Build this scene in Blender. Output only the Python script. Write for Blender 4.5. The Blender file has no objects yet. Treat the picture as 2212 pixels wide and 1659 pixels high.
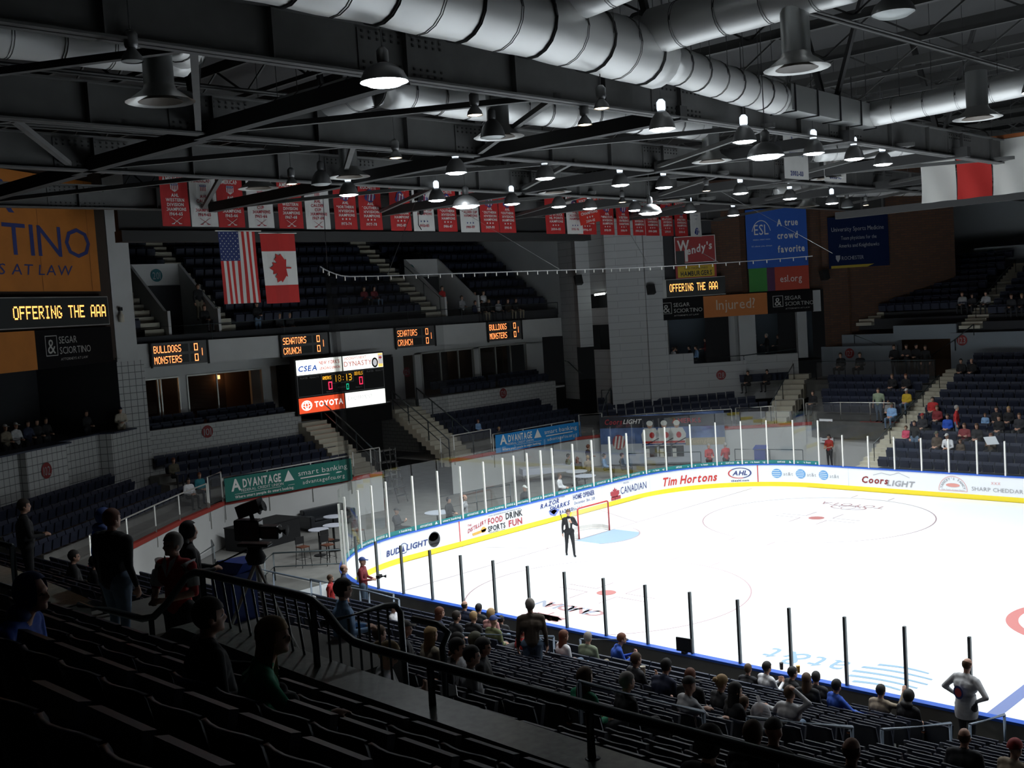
import bpy, bmesh, math, random
import numpy as np
from mathutils import Vector, Matrix, Quaternion
random.seed(7)
S = bpy.context.scene
COL = S.collection
PI = math.pi

# ---------------------------------------------------------------- camera, world, exposure
cd = bpy.data.cameras.new('camera'); cam = bpy.data.objects.new('camera', cd); COL.objects.link(cam)
cam.location = (28.942, -33.704, 9.300)
cam.rotation_euler = (1.502, 0.0632, 0.771)
cd.sensor_width = 36.0
cd.lens = 36.0 * 2418.5 / 2212.0
cd.clip_end = 400
S.camera = cam
w = bpy.data.worlds.new('world'); S.world = w; w.use_nodes = True
w.node_tree.nodes['Background'].inputs[0].default_value = (0.5, 0.55, 0.6, 1)
w.node_tree.nodes['Background'].inputs[1].default_value = 0.004
vs = S.view_settings
vs.view_transform = 'Standard'; vs.look = 'None'; vs.gamma = 1.0; vs.use_curve_mapping = False
vs.exposure = 0.0
S.cycles.max_bounces = 5; S.cycles.diffuse_bounces = 3; S.cycles.glossy_bounces = 3
S.cycles.transmission_bounces = 3; S.cycles.transparent_max_bounces = 12
S.cycles.caustics_reflective = False; S.cycles.caustics_refractive = False
S.cycles.sample_clamp_indirect = 3.0
LAMP_W = 1850.0       # one high-bay lamp

# ---------------------------------------------------------------- materials
_mats = {}
def mat(name, col, rough=0.6, metal=0.0, emit=None, es=0.0, var=0.0, vscale=8.0, bump=0.0, spec=0.5):
    if name in _mats: return _mats[name]
    m = bpy.data.materials.new(name); m.use_nodes = True
    nt = m.node_tree; b = nt.nodes['Principled BSDF']
    if isinstance(col, float): col = (col, col, col)
    b.inputs['Base Color'].default_value = (*col, 1); b.inputs['Roughness'].default_value = rough
    b.inputs['Metallic'].default_value = metal; b.inputs['Specular IOR Level'].default_value = spec
    if emit is not None:
        b.inputs['Emission Color'].default_value = (*emit, 1); b.inputs['Emission Strength'].default_value = es
    if var > 0 or bump > 0:
        tc = nt.nodes.new('ShaderNodeTexCoord'); nz = nt.nodes.new('ShaderNodeTexNoise')
        nz.inputs['Scale'].default_value = vscale; nz.inputs['Detail'].default_value = 3
        nt.links.new(tc.outputs['Object'], nz.inputs['Vector'])
        if var > 0:
            r = nt.nodes.new('ShaderNodeValToRGB')
            r.color_ramp.elements[0].position = 0.3; r.color_ramp.elements[1].position = 0.7
            r.color_ramp.elements[0].color = (*[c * (1 - var) for c in col], 1)
            r.color_ramp.elements[1].color = (*[min(1, c * (1 + var)) for c in col], 1)
            nt.links.new(nz.outputs['Fac'], r.inputs['Fac']); nt.links.new(r.outputs['Color'], b.inputs['Base Color'])
        if bump > 0:
            bp = nt.nodes.new('ShaderNodeBump'); bp.inputs['Strength'].default_value = bump
            nt.links.new(nz.outputs['Fac'], bp.inputs['Height']); nt.links.new(bp.outputs['Normal'], b.inputs['Normal'])
    _mats[name] = m
    return m

def brick_mat(name, c1, c2, mortar, bw, bh, ms=0.012, off=0.5, rough=0.8):
    m = bpy.data.materials.new(name); m.use_nodes = True
    nt = m.node_tree; b = nt.nodes['Principled BSDF']; b.inputs['Roughness'].default_value = rough
    uv = nt.nodes.new('ShaderNodeUVMap'); t = nt.nodes.new('ShaderNodeTexBrick')
    t.inputs['Color1'].default_value = (*c1, 1); t.inputs['Color2'].default_value = (*c2, 1); t.inputs['Mortar'].default_value = (*mortar, 1)
    t.inputs['Scale'].default_value = 1.0; t.inputs['Brick Width'].default_value = bw; t.inputs['Row Height'].default_value = bh
    t.inputs['Mortar Size'].default_value = ms; t.offset = off
    nt.links.new(uv.outputs['UV'], t.inputs['Vector']); nt.links.new(t.outputs['Color'], b.inputs['Base Color'])
    _mats[name] = m
    return m

def glass_mat(name, tint=(0.93, 0.97, 0.95), refl=0.10, graze=0.25):
    m = bpy.data.materials.new(name); m.use_nodes = True; nt = m.node_tree; nt.nodes.clear()
    o = nt.nodes.new('ShaderNodeOutputMaterial'); tr = nt.nodes.new('ShaderNodeBsdfTransparent'); gl = nt.nodes.new('ShaderNodeBsdfGlossy')
    mx = nt.nodes.new('ShaderNodeMixShader'); fr = nt.nodes.new('ShaderNodeLayerWeight'); pw = nt.nodes.new('ShaderNodeMath'); pw.operation = 'POWER'; pw.inputs[1].default_value = 4.0
    ma = nt.nodes.new('ShaderNodeMath'); ma.operation = 'MULTIPLY_ADD'; ma.inputs[1].default_value = graze; ma.inputs[2].default_value = refl
    ma.use_clamp = True
    tr.inputs[0].default_value = (*tint, 1); gl.inputs['Roughness'].default_value = 0.02; gl.inputs[0].default_value = (0.9, 0.9, 0.9, 1)
    nt.links.new(fr.outputs['Facing'], pw.inputs[0]); nt.links.new(pw.outputs[0], ma.inputs[0]); nt.links.new(ma.outputs[0], mx.inputs[0])
    nt.links.new(tr.outputs[0], mx.inputs[1]); nt.links.new(gl.outputs[0], mx.inputs[2]); nt.links.new(mx.outputs[0], o.inputs[0])
    _mats[name] = m
    return m

def net_mat(name, col, opac):
    m = bpy.data.materials.new(name); m.use_nodes = True; nt = m.node_tree; nt.nodes.clear()
    o = nt.nodes.new('ShaderNodeOutputMaterial'); tr = nt.nodes.new('ShaderNodeBsdfTransparent'); df = nt.nodes.new('ShaderNodeBsdfDiffuse')
    df.inputs[0].default_value = (*col, 1); mx = nt.nodes.new('ShaderNodeMixShader'); mx.inputs[0].default_value = opac
    nt.links.new(tr.outputs[0], mx.inputs[1]); nt.links.new(df.outputs[0], mx.inputs[2]); nt.links.new(mx.outputs[0], o.inputs[0])
    _mats[name] = m
    return m

def M(n): return _mats[n]
mat('ice', (0.86, 0.89, 0.92), 0.28)
mat('board_white', (0.82, 0.83, 0.85), 0.35); mat('yellow', (0.85, 0.66, 0.02), 0.4); mat('blue_cap', (0.02, 0.10, 0.50), 0.4)
mat('teal', (0.005, 0.16, 0.15), 0.5); mat('red_line', (0.55, 0.06, 0.06), 0.5); mat('ice_red', (0.75, 0.22, 0.22), 0.4); mat('ice_blue', (0.30, 0.42, 0.80), 0.4)
mat('ice_grey', (0.62, 0.64, 0.68), 0.4); mat('ice_sky', (0.52, 0.74, 0.92), 0.4); mat('crease_blue', (0.45, 0.66, 0.90), 0.4)
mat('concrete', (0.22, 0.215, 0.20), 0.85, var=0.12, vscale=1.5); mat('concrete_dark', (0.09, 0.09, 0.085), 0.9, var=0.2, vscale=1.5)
mat('parapet', (0.30, 0.33, 0.30), 0.7, var=0.1, vscale=3.0); mat('parapet_top', (0.25, 0.28, 0.25), 0.28, var=0.25, vscale=14.0, bump=0.3)
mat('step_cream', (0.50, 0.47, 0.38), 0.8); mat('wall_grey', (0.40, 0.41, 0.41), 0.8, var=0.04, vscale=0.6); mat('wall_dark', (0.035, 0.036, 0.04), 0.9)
mat('wall_light', (0.54, 0.54, 0.53), 0.75, var=0.05, vscale=0.8); mat('black', (0.008, 0.008, 0.009), 0.8); mat('black_gloss', (0.012, 0.012, 0.014), 0.35)
mat('red_stripe', (0.32, 0.035, 0.025), 0.6); mat('steel', (0.55, 0.55, 0.53), 0.35, 0.7); mat('rail_grey', (0.42, 0.42, 0.40), 0.45, 0.3)
mat('rail_dark', (0.045, 0.06, 0.065), 0.38, 0.2); mat('rail_blue', (0.10, 0.13, 0.17), 0.4, 0.2); mat('alu', (0.62, 0.62, 0.58), 0.35, 0.5)
mat('post_white', (0.78, 0.76, 0.70), 0.4); mat('post_dark', (0.09, 0.10, 0.10), 0.4, 0.3)
mat('seat_navy', (0.016, 0.020, 0.036), 0.42); mat('seat_navy_far', (0.020, 0.025, 0.046), 0.55, spec=0.3); mat('wood', (0.36, 0.12, 0.045), 0.30); mat('iron', (0.03, 0.032, 0.036), 0.5, 0.3)
mat('beam_grey', (0.10, 0.10, 0.097), 0.7, var=0.12, vscale=2.0); mat('beam_dark', (0.045, 0.045, 0.045), 0.8); mat('rivet', (0.035, 0.035, 0.035), 0.8)
mat('foil', (0.80, 0.80, 0.78), 0.42, 0.35, bump=0.35, vscale=5.0); mat('galv', (0.45, 0.46, 0.45), 0.38, 0.8); mat('deck', (0.03, 0.03, 0.03), 0.9)
mat('strap', (0.12, 0.12, 0.12), 0.5); mat('lamp_shell', (0.20, 0.20, 0.20), 0.4, 0.4); mat('lamp_glow', (0.9, 0.95, 1.0), 0.4, emit=(0.85, 0.94, 1.0), es=14.0)
mat('lamp_warm', (1.0, 0.9, 0.7), 0.4, emit=(1.0, 0.80, 0.55), es=6.0); mat('lamp_cap', (0.7, 0.75, 0.8), 0.4, emit=(0.8, 0.9, 1.0), es=1.2)
mat('ban_red', (0.42, 0.018, 0.018), 0.7, var=0.10, vscale=2.0); mat('ban_white', (0.62, 0.61, 0.58), 0.7, var=0.06, vscale=2.0); mat('txt_red', (0.36, 0.04, 0.05), 0.7); mat('txt_white', (0.70, 0.68, 0.65), 0.7)
mat('txt_navy', (0.03, 0.045, 0.18), 0.7); mat('txt_black', (0.012, 0.012, 0.014), 0.6); mat('txt_grey', (0.33, 0.33, 0.34), 0.6)
mat('orange', (0.50, 0.17, 0.025), 0.75, var=0.12, vscale=0.8); mat('sign_black', (0.006, 0.006, 0.007), 0.8, spec=0.15); mat('led_panel', (0.022, 0.026, 0.026), 0.6)
mat('led_amber', (0.2, 0.1, 0.02), 0.5, emit=(1.0, 0.42, 0.10), es=2.6); mat('led_orange', (0.2, 0.06, 0.02), 0.5, emit=(1.0, 0.26, 0.08), es=3.0)
mat('led_red', (0.2, 0.0, 0.01), 0.5, emit=(1.0, 0.03, 0.10), es=2.2); mat('led_green', (0.0, 0.2, 0.1), 0.5, emit=(0.02, 0.9, 0.5), es=1.2)
mat('lit_white', (0.8, 0.8, 0.8), 0.5, emit=(0.95, 1.0, 0.92), es=1.6); mat('lit_red', (0.5, 0.05, 0.02), 0.5, emit=(0.95, 0.10, 0.03), es=0.9)
mat('lit_txt_white', (0.9, 0.9, 0.9), 0.5, emit=(1, 0.95, 0.9), es=2.0); mat('lit_txt_red', (0.5, 0.05, 0.05), 0.5, emit=(0.8, 0.12, 0.10), es=0.55)
mat('lit_txt_blue', (0.02, 0.08, 0.4), 0.5, emit=(0.03, 0.12, 0.55), es=0.6); mat('lit_txt_grey', (0.5, 0.5, 0.5), 0.5, emit=(0.75, 0.75, 0.78), es=0.9)
mat('flag_red', (0.48, 0.020, 0.016), 0.7); mat('flag_white', (0.66, 0.65, 0.61), 0.7); mat('flag_blue', (0.020, 0.035, 0.14), 0.7)
mat('esl_blue', (0.012, 0.085, 0.40), 0.65); mat('esl_green', (0.03, 0.20, 0.03), 0.65); mat('esl_purple', (0.07, 0.015, 0.07), 0.65); mat('esl_red', (0.42, 0.045, 0.02), 0.65)
mat('navy_sign', (0.005, 0.013, 0.050), 0.8, spec=0.15); mat('gold', (0.35, 0.26, 0.02), 0.6); mat('wen_red', (0.30, 0.02, 0.02), 0.5); mat('wen_yellow', (0.55, 0.36, 0.01), 0.5)
mat('adv_green', (0.006, 0.135, 0.105), 0.6); mat('adv_blue', (0.01, 0.20, 0.50), 0.6); mat('sign_red', (0.24, 0.02, 0.02), 0.6); mat('sign_teal', (0.01, 0.12, 0.14), 0.6)
mat('table_white', (0.55, 0.58, 0.66), 0.5); mat('cloth_white', (0.55, 0.57, 0.66), 0.7); mat('curtain', (0.006, 0.006, 0.008), 0.9); mat('suite_brown', (0.14, 0.075, 0.04), 0.8)
mat('warm_bulb', (1, .8, .5), 0.5, emit=(1.0, 0.5, 0.2), es=5.0); mat('tube_lamp', (1, 1, 1), 0.5, emit=(0.9, 1.0, 0.95), es=8.0); mat('screen', (0.03, 0.06, 0.1), 0.3, emit=(0.3, 0.5, 0.7), es=1.0)
mat('bin_blue', (0.015, 0.05, 0.30), 0.5); mat('cup_white', (0.6, 0.55, 0.45), 0.5); mat('beer', (0.75, 0.42, 0.06), 0.3); mat('paper', (0.7, 0.72, 0.75), 0.7); mat('net_white', (0.75, 0.72, 0.68), 0.7)
mat('mural_blue', (0.10, 0.16, 0.34), 0.6, var=0.5, vscale=1.4); mat('mural_dark', (0.02, 0.022, 0.03), 0.6, var=0.4, vscale=2.0); mat('mural_ice', (0.48, 0.50, 0.55), 0.6); mat('glass_top', (0.5, 0.55, 0.55), 0.3)
brick_mat('block', (0.50, 0.50, 0.49), (0.48, 0.48, 0.47), (0.20, 0.20, 0.20), 0.40, 0.20, 0.012)
brick_mat('tile', (0.52, 0.52, 0.51), (0.50, 0.50, 0.49), (0.13, 0.13, 0.13), 0.30, 0.30, 0.014, 0.0)
brick_mat('plank_block', (0.47, 0.48, 0.48), (0.46, 0.465, 0.465), (0.34, 0.34, 0.34), 3.0, 0.42, 0.02, 0.3)
brick_mat('brick', (0.105, 0.045, 0.022), (0.075, 0.034, 0.018), (0.05, 0.035, 0.028), 0.42, 0.14, 0.018)
glass_mat('rink_glass', refl=0.07); glass_mat('side_glass', (.97, .985, .98), 0.012, 0.04); glass_mat('suite_glass', (0.35, 0.36, 0.36), 0.05)
net_mat('netting', (0.004, 0.004, 0.004), 0.28); net_mat('netting_fold', (0.004, 0.004, 0.004), 0.45); net_mat('goal_net', (0.7, 0.68, 0.64), 0.30); net_mat('rail_mesh', (0.12, 0.12, 0.12), 0.35); net_mat('bag_plastic', (0.7, 0.68, 0.70), 0.55)

# ---------------------------------------------------------------- mesh builder
def frame(d):
    d = Vector(d).normalized(); a = Vector((0, 0, 1)) if abs(d.z) < 0.95 else Vector((1, 0, 0))
    u = d.cross(a).normalized(); return u, u.cross(d).normalized()

class MB:
    def __init__(s): s.v = []; s.f = []; s.m = []; s.uv = {}
    def add(s, vs, fs, m=0, uvs=None):
        b = len(s.v); s.v += [tuple(v) for v in vs]
        for i, f in enumerate(fs):
            if uvs: s.uv[len(s.f)] = uvs[i]
            s.f.append([b + k for k in f]); s.m.append(m)
        return s
    def box(s, x0, x1, y0, y1, z0, z1, m=0):
        return s.add([(x0, y0, z0), (x1, y0, z0), (x1, y1, z0), (x0, y1, z0), (x0, y0, z1), (x1, y0, z1), (x1, y1, z1), (x0, y1, z1)],
                     [(0, 3, 2, 1), (4, 5, 6, 7), (0, 1, 5, 4), (1, 2, 6, 5), (2, 3, 7, 6), (3, 0, 4, 7)], m)
    def obox(s, c, ax, ay, az, m=0):       # centre and three half-axis vectors
        c, ax, ay, az = map(Vector, (c, ax, ay, az)); p = []
        for z in (-1, 1):
            for x, y in ((-1, -1), (1, -1), (1, 1), (-1, 1)): p.append(c + ax * x + ay * y + az * z)
        return s.add(p, [(0, 3, 2, 1), (4, 5, 6, 7), (0, 1, 5, 4), (1, 2, 6, 5), (2, 3, 7, 6), (3, 0, 4, 7)], m)
    def bar(s, p, q, w, h, m=0):           # rectangular bar from p to q
        p, q = Vector(p), Vector(q); u, v = frame(q - p)
        return s.obox((p + q) / 2, (q - p) / 2, u * w / 2, v * h / 2, m)
    def tube(s, path, r, n=8, m=0, cap=True):
        P = [Vector(p) for p in path]; rs = r if isinstance(r, (list, tuple)) else [r] * len(P); rings = []
        u0 = None
        for i, p in enumerate(P):
            d = (P[min(i + 1, len(P) - 1)] - P[max(i - 1, 0)]).normalized()
            if u0 is None: u, v = frame(d)
            else:
                u = (u0 - d * u0.dot(d)).normalized(); v = d.cross(u)
            u0 = u
            rings.append([p + (u * math.cos(2 * PI * k / n) + v * math.sin(2 * PI * k / n)) * rs[i] for k in range(n)])
        vs = [x for rr in rings for x in rr]; fs = []
        for i in range(len(P) - 1):
            for k in range(n): fs.append((i * n + k, i * n + (k + 1) % n, (i + 1) * n + (k + 1) % n, (i + 1) * n + k))
        if cap: fs += [tuple(reversed(range(n))), tuple((len(P) - 1) * n + k for k in range(n))]
        return s.add(vs, fs, m)
    def lathe(s, prof, c, n=16, m=0, axis=None):
        c = Vector(c); vs = []; fs = []; k = len(prof)
        if axis is None: U, V, W = Vector((1, 0, 0)), Vector((0, 1, 0)), Vector((0, 0, 1))
        else: W = Vector(axis).normalized(); U, V = frame(W)
        for i in range(n):
            a = 2 * PI * i / n
            for r, z in prof: vs.append(c + (U * math.cos(a) + V * math.sin(a)) * r + W * z)
        for i in range(n):
            for j in range(k - 1): fs.append((i * k + j, ((i + 1) % n) * k + j, ((i + 1) % n) * k + j + 1, i * k + j + 1))
        return s.add(vs, fs, m)
    def ell(s, c, r, n=8, m=0):
        r = r if isinstance(r, (tuple, list)) else (r, r, r); vs = []; fs = []; h = max(4, n // 2 + 1)
        for j in range(h + 1):
            t = PI * j / h
            for i in range(n):
                a = 2 * PI * i / n; vs.append((c[0] + r[0] * math.sin(t) * math.cos(a), c[1] + r[1] * math.sin(t) * math.sin(a), c[2] + r[2] * math.cos(t)))
        for j in range(h):
            for i in range(n): fs.append((j * n + i, (j + 1) * n + i, (j + 1) * n + (i + 1) % n, j * n + (i + 1) % n))
        return s.add(vs, fs, m)
    def prism(s, pts, ext, m=0):           # planar polygon (3D points) extruded by a vector
        n = len(pts); P = [Vector(p) for p in pts]; E = Vector(ext)
        return s.add(P + [p + E for p in P], [tuple(range(n)), tuple(reversed(range(n, 2 * n)))] + [(i, i + n, (i + 1) % n + n, (i + 1) % n) for i in range(n)], m)
    def quad(s, a, b, c, d, m=0, uv=None): return s.add([a, b, c, d], [(0, 1, 2, 3)], m, [uv] if uv else None)
    def wall(s, a, b, z0, z1, m=0, th=0.0, nrm=None, z0b=None, z1b=None):   # vertical wall from a to b (xy) with uv in metres
        a, b = Vector(a), Vector(b); L = (b - a).length; z0b = z0 if z0b is None else z0b; z1b = z1 if z1b is None else z1b
        q = [(a.x, a.y, z0), (b.x, b.y, z0b), (b.x, b.y, z1b), (a.x, a.y, z1)]; u0 = a.dot((b - a).normalized())
        s.quad(*q, m, [(u0, z0), (u0 + L, z0b), (u0 + L, z1b), (u0, z1)])
        if th:
            n = Vector(nrm).normalized() * th if nrm is not None else Vector((-(b - a).y, (b - a).x, 0)).normalized() * th
            k = [Vector(p) + Vector((n.x, n.y, 0)) for p in q]
            s.quad(k[1], k[0], k[3], k[2], m, [(u0 + L, z0b), (u0, z0), (u0, z1), (u0 + L, z1b)])
            for i, j in ((0, 1), (1, 2), (2, 3), (3, 0)): s.quad(q[j], q[i], k[i], k[j], m, [(0, 0), (L if i in (0, 2) else z1 - z0, 0), (L if i in (0, 2) else z1 - z0, th), (0, th)])
        return s
    def build(s, name, mats, parent=None, smooth=False):
        me = bpy.data.meshes.new(name)
        v = s.v
        if parent is not None:
            inv = root_mat(parent).inverted(); v = [inv @ Vector(p) for p in v]
        me.from_pydata([tuple(p) for p in v], [], s.f)
        mats = mats if isinstance(mats, (list, tuple)) else [mats]
        for x in mats: me.materials.append(x if not isinstance(x, str) else M(x))
        if len(mats) > 1: me.polygons.foreach_set('material_index', s.m)
        if s.uv:
            L = me.uv_layers.new(name='UVMap')
            for p in me.polygons:
                uv = s.uv.get(p.index)
                if uv:
                    for k, li in enumerate(p.loop_indices): L.data[li].uv = uv[k % len(uv)]
        if smooth: me.polygons.foreach_set('use_smooth', [True] * len(me.polygons))
        me.update()
        o = bpy.data.objects.new(name, me); COL.objects.link(o)
        if parent is not None: o.parent = parent
        return o

def root_mat(o):
    m = Matrix.Translation(o.location) @ o.rotation_euler.to_matrix().to_4x4()
    return root_mat(o.parent) @ m if o.parent is not None else m

def tag(o, label, cat, group=None):
    o['label'] = label; o['category'] = cat
    if group: o['group'] = group
    return o
def thing(name, label, cat, loc=(0, 0, 0), rz=0.0, group=None):
    o = bpy.data.objects.new(name, None); COL.objects.link(o); o.location = loc; o.rotation_euler = (0, 0, rz)
    o.empty_display_size = 0.1
    return tag(o, label, cat, group)
def struct(name, mb, mats, smooth=False):
    o = mb.build(name, mats, None, smooth); o['kind'] = 'structure'; return o
def solo(name, mb, mats, label, cat, group=None, smooth=False): return tag(mb.build(name, mats, None, smooth), label, cat, group)
def copy_tree(o, parent=None):
    c = o.copy(); COL.objects.link(c)
    if parent is not None: c.parent = parent
    for ch in KIDS.get(o.name, []): copy_tree(ch, c)
    return c
KIDS = {}
def index_kids(o): KIDS[o.name] = [c for c in bpy.data.objects if c.parent == o]; [index_kids(c) for c in KIDS[o.name]]

# ---------------------------------------------------------------- lettering
_gl = {}
def make_glyphs():
    chars = "ABCDEFGHIJKLMNOPQRSTUVWXYZabcdefghijklmnopqrstuvwxyz0123456789&?.:-',"
    tmp = []
    for bold in (0, 1):
        for ch in chars:
            cu = bpy.data.curves.new('g', 'FONT'); cu.body = ch; cu.resolution_u = 2
            if bold: cu.offset = 0.028
            o = bpy.data.objects.new('g', cu); COL.objects.link(o); tmp.append((bold, ch, o))
    dg = bpy.context.evaluated_depsgraph_get()
    for bold, ch, o in tmp:
        me = o.evaluated_get(dg).to_mesh(); vs = [(p.co.x, p.co.y) for p in me.vertices]; fs = [tuple(p.vertices) for p in me.polygons]
        xs = [p[0] for p in vs] or [0]; x0 = min(xs); _gl[(bold, ch)] = ([(x - x0, y) for x, y in vs], fs, max(xs) - x0)
    for _, _, o in tmp: bpy.data.objects.remove(o)
    for c in [c for c in bpy.data.curves if c.users == 0]: bpy.data.curves.remove(c)
make_glyphs()
def text_width(t, size, bold, wx, gap): return sum((_gl[(bold, c)][2] + gap if c != ' ' else 0.30) for c in t) * size / 0.72 * wx - gap * size / 0.72 * wx
def text(mb, t, f, x, y, size, m=0, bold=1, wx=1.0, align='c', gap=0.10, shear=0.0, fit=None):
    """Lay t on the surface f(u, v); (x, y) is the middle (or left) of its baseline, size the cap height."""
    if fit:
        W = text_width(t, size, bold, 1.0, gap); wx = fit / W
    k = size / 0.72
    u = x - (text_width(t, size, bold, wx, gap) / 2 if align == 'c' else 0)
    for c in t:
        if c == ' ': u += 0.30 * k * wx; continue
        vs, fs, w_ = _gl[(bold, c)]
        mb.add([f(u + px * k * wx + shear * py * k, y + py * k) for px, py in vs], fs, m); u += (w_ + gap) * k * wx
def plane(o, U, V, off=0.006, N=None):
    o, U, V = Vector(o), Vector(U).normalized(), Vector(V).normalized(); N = (U.cross(V)).normalized() if N is None else Vector(N)
    return lambda u, v: o + U * u + V * v + N * off
def rect(mb, f, u0, u1, v0, v1, m=0, n=1):
    for i in range(n):
        a, b = u0 + (u1 - u0) * i / n, u0 + (u1 - u0) * (i + 1) / n
        mb.quad(f(a, v0), f(b, v0), f(b, v1), f(a, v1), m)
def disc(mb, f, u, v, r, m=0, n=20, ry=None, r0=None, a0=0.0, a1=2 * PI):
    ry = r if ry is None else ry
    if r0 is None: mb.add([f(u + r * math.cos(a0 + (a1 - a0) * i / n), v + ry * math.sin(a0 + (a1 - a0) * i / n)) for i in range(n + 1)] + [f(u, v)], [(i, i + 1, n + 1) for i in range(n)], m)
    else:
        q = r0 / r; vs = []
        for i in range(n + 1):
            a = a0 + (a1 - a0) * i / n; c, s_ = math.cos(a), math.sin(a); vs += [f(u + r * c, v + ry * s_), f(u + r * q * c, v + ry * q * s_)]
        mb.add(vs, [(2 * i, 2 * i + 2, 2 * i + 3, 2 * i + 1) for i in range(n)], m)
def star(mb, f, u, v, r, m=0, k=0.42):
    mb.add([f(u + (r if i % 2 == 0 else r * k) * math.sin(PI * i / 5), v + (r if i % 2 == 0 else r * k) * math.cos(PI * i / 5)) for i in range(10)] + [f(u, v)], [(i, (i + 1) % 10, 10) for i in range(10)], m)
def poly(mb, f, pts, m=0): mb.add([f(*p) for p in pts], [tuple(range(len(pts)))], m)
FONT57 = {'A': '7E1111117E', 'B': '7F49494936', 'C': '3E41414122', 'D': '7F4141413E', 'E': '7F49494941', 'F': '7F09090901', 'G': '3E41495132', 'H': '7F0808087F', 'I': '00417F4100', 'K': '7F08142241',
          'L': '7F40404040', 'M': '7F020C027F', 'N': '7F0408107F', 'O': '3E4141413E', 'R': '7F09192946', 'S': '4649494931', 'T': '01017F0101', 'U': '3F4040403F', 'V': '1F2040201F', 'W': '3F4038403F',
          '0': '7F4141417F', '1': '00007F0000', '3': '4149494936', '8': '3649494936', ':': '0000240000', ' ': '0000000000', "'": '0000030000'}
def led(mb, t, f, u, v, h, m=0, asp=0.78, bold=1.0):
    """dot-matrix word on f, cap height h, lower left corner at (u, v)"""
    p = h / 7.0; q = p * asp
    for c in t:
        cols = [int(FONT57[c][2 * i:2 * i + 2], 16) for i in range(5)]
        for i, bits in enumerate(cols):
            for j in range(7):
                if bits >> j & 1:
                    a, b = u + i * q, v + (6 - j) * p
                    mb.quad(f(a, b), f(a + q * 0.9 * bold, b), f(a + q * 0.9 * bold, b + p * 0.9 * bold), f(a, b + p * 0.9 * bold), m)
        u += 6 * q
    return u
# ================================================================ rink
RC, HW = 6.1, 12.95
def bpos(s, off=0.0, z=0.0):
    """point on the boards at arc length s (0 = start of the near corner), moved off metres towards the ice"""
    q = PI / 2 * RC
    if s <= 0: p, n = Vector((2.75 - s, -HW, 0)), Vector((0, 1, 0))
    elif s < q: a = s / RC; n = Vector((math.sin(a), math.cos(a), 0)); p = Vector((2.75, -HW + RC, 0)) - n * RC
    elif s < q + 13.7: p, n = Vector((-3.35, -HW + RC + s - q, 0)), Vector((1, 0, 0))
    elif s < 2 * q + 13.7: a = (s - q - 13.7) / RC; n = Vector((math.cos(a), -math.sin(a), 0)); p = Vector((2.75, HW - RC, 0)) - n * RC
    else: p, n = Vector((2.75 + s - 2 * q - 13.7, HW, 0)), Vector((0, -1, 0))
    return p + n * off + Vector((0, 0, z))
SN = sorted({round(x, 3) for x in [-30 + i * 2.5 for i in range(13)] + [i * 0.45 for i in range(0, 75)] + [33.5 + i * 2.5 for i in range(14)]})
def band(mb, prof, m, s0=-30.0, s1=66.0, closed=False):   # prof: (off, z) polyline swept along the boards
    ss = [s for s in SN if s0 < s < s1]; ss = [s0] + ss + [s1]; k = len(prof); vs = []; fs = []
    for s in ss: vs += [bpos(s, o, z) for o, z in prof]
    for i in range(len(ss) - 1):
        for j in range(k if closed else k - 1): fs.append((i * k + j, i * k + (j + 1) % k, (i + 1) * k + (j + 1) % k, (i + 1) * k + j))
    mb.add(vs, fs, m)
mb = MB(); mb.quad((-3.3, -12.9, 0), (57.5, -12.9, 0), (57.5, 12.9, 0), (-3.3, 12.9, 0)); struct('ice_floor', mb, 'ice')
mb = MB(); mb.box(-60, 75, -70, 70, -0.5, -0.02); struct('arena_floor', mb, 'concrete')

rb = thing('rink_boards', 'white rink boards with advertisements, yellow kick strip and blue top rail round the ice', 'rink boards', (-3.35, 0, 0))
mb = MB(); band(mb, [(0, 0.2), (0, 1.03)], 0); mb.build('board_face', 'board_white', rb)
mb = MB(); band(mb, [(0.012, 0.0), (0.012, 0.21), (0, 0.21)], 0); mb.build('kick_strip', 'yellow', rb)
mb = MB(); band(mb, [(0.03, 1.02), (0.03, 1.075), (-0.16, 1.075), (-0.16, 1.02)], 0, closed=True); mb.build('cap_rail', 'blue_cap', rb)
mb = MB(); band(mb, [(-0.12, 1.02), (-0.12, 0.0)], 0); mb.build('back_panel', mat('board_back', (0.16, 0.16, 0.15), 0.7, var=0.3, vscale=0.8), rb)
fb = lambda u, v: bpos(u, 0.016, v)
AD = lambda n, mb, ms: mb.build('advert_lettering', ms, rb)
def seam(s, m='red_line', wd=0.05):
    mb = MB(); rect(mb, lambda u, v: bpos(u, 0.014, v), s - wd / 2, s + wd / 2, 0.21, 1.02); mb.build('seam', m, rb)
for s in (29.95, 12.2): seam(s)
for s in (8.0, 17.0, 21.0, 34.4, 42.4, 24.4): seam(s, 'ice_grey', 0.015)
mb = MB(); text(mb, 'BUD', fb, 8.72, 0.40, 0.22, 0, shear=.2, fit=.75); text(mb, 'LIGHT', fb, 9.95, 0.42, 0.22, 0, shear=.2, fit=1.05)
disc(mb, fb, 9.30, .52, .22, 0, r0=.19, ry=.20, a0=.6, a1=5.4); poly(mb, fb, [(9.2, .40), (9.34, .40), (9.27, .66)], 0)
disc(mb, fb, 10.85, .56, .30, 1, ry=.30); disc(mb, fb, 10.82, .66, .25, 2, ry=.16); text(mb, 'LIGHT', fb, 10.82, .62, .08, 1, shear=.2); text(mb, 'HERE WE GO', fb, 10.85, .36, .07, 2, fit=.4)
AD('a', mb, ['txt_navy', 'txt_black', 'txt_grey'])
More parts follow.
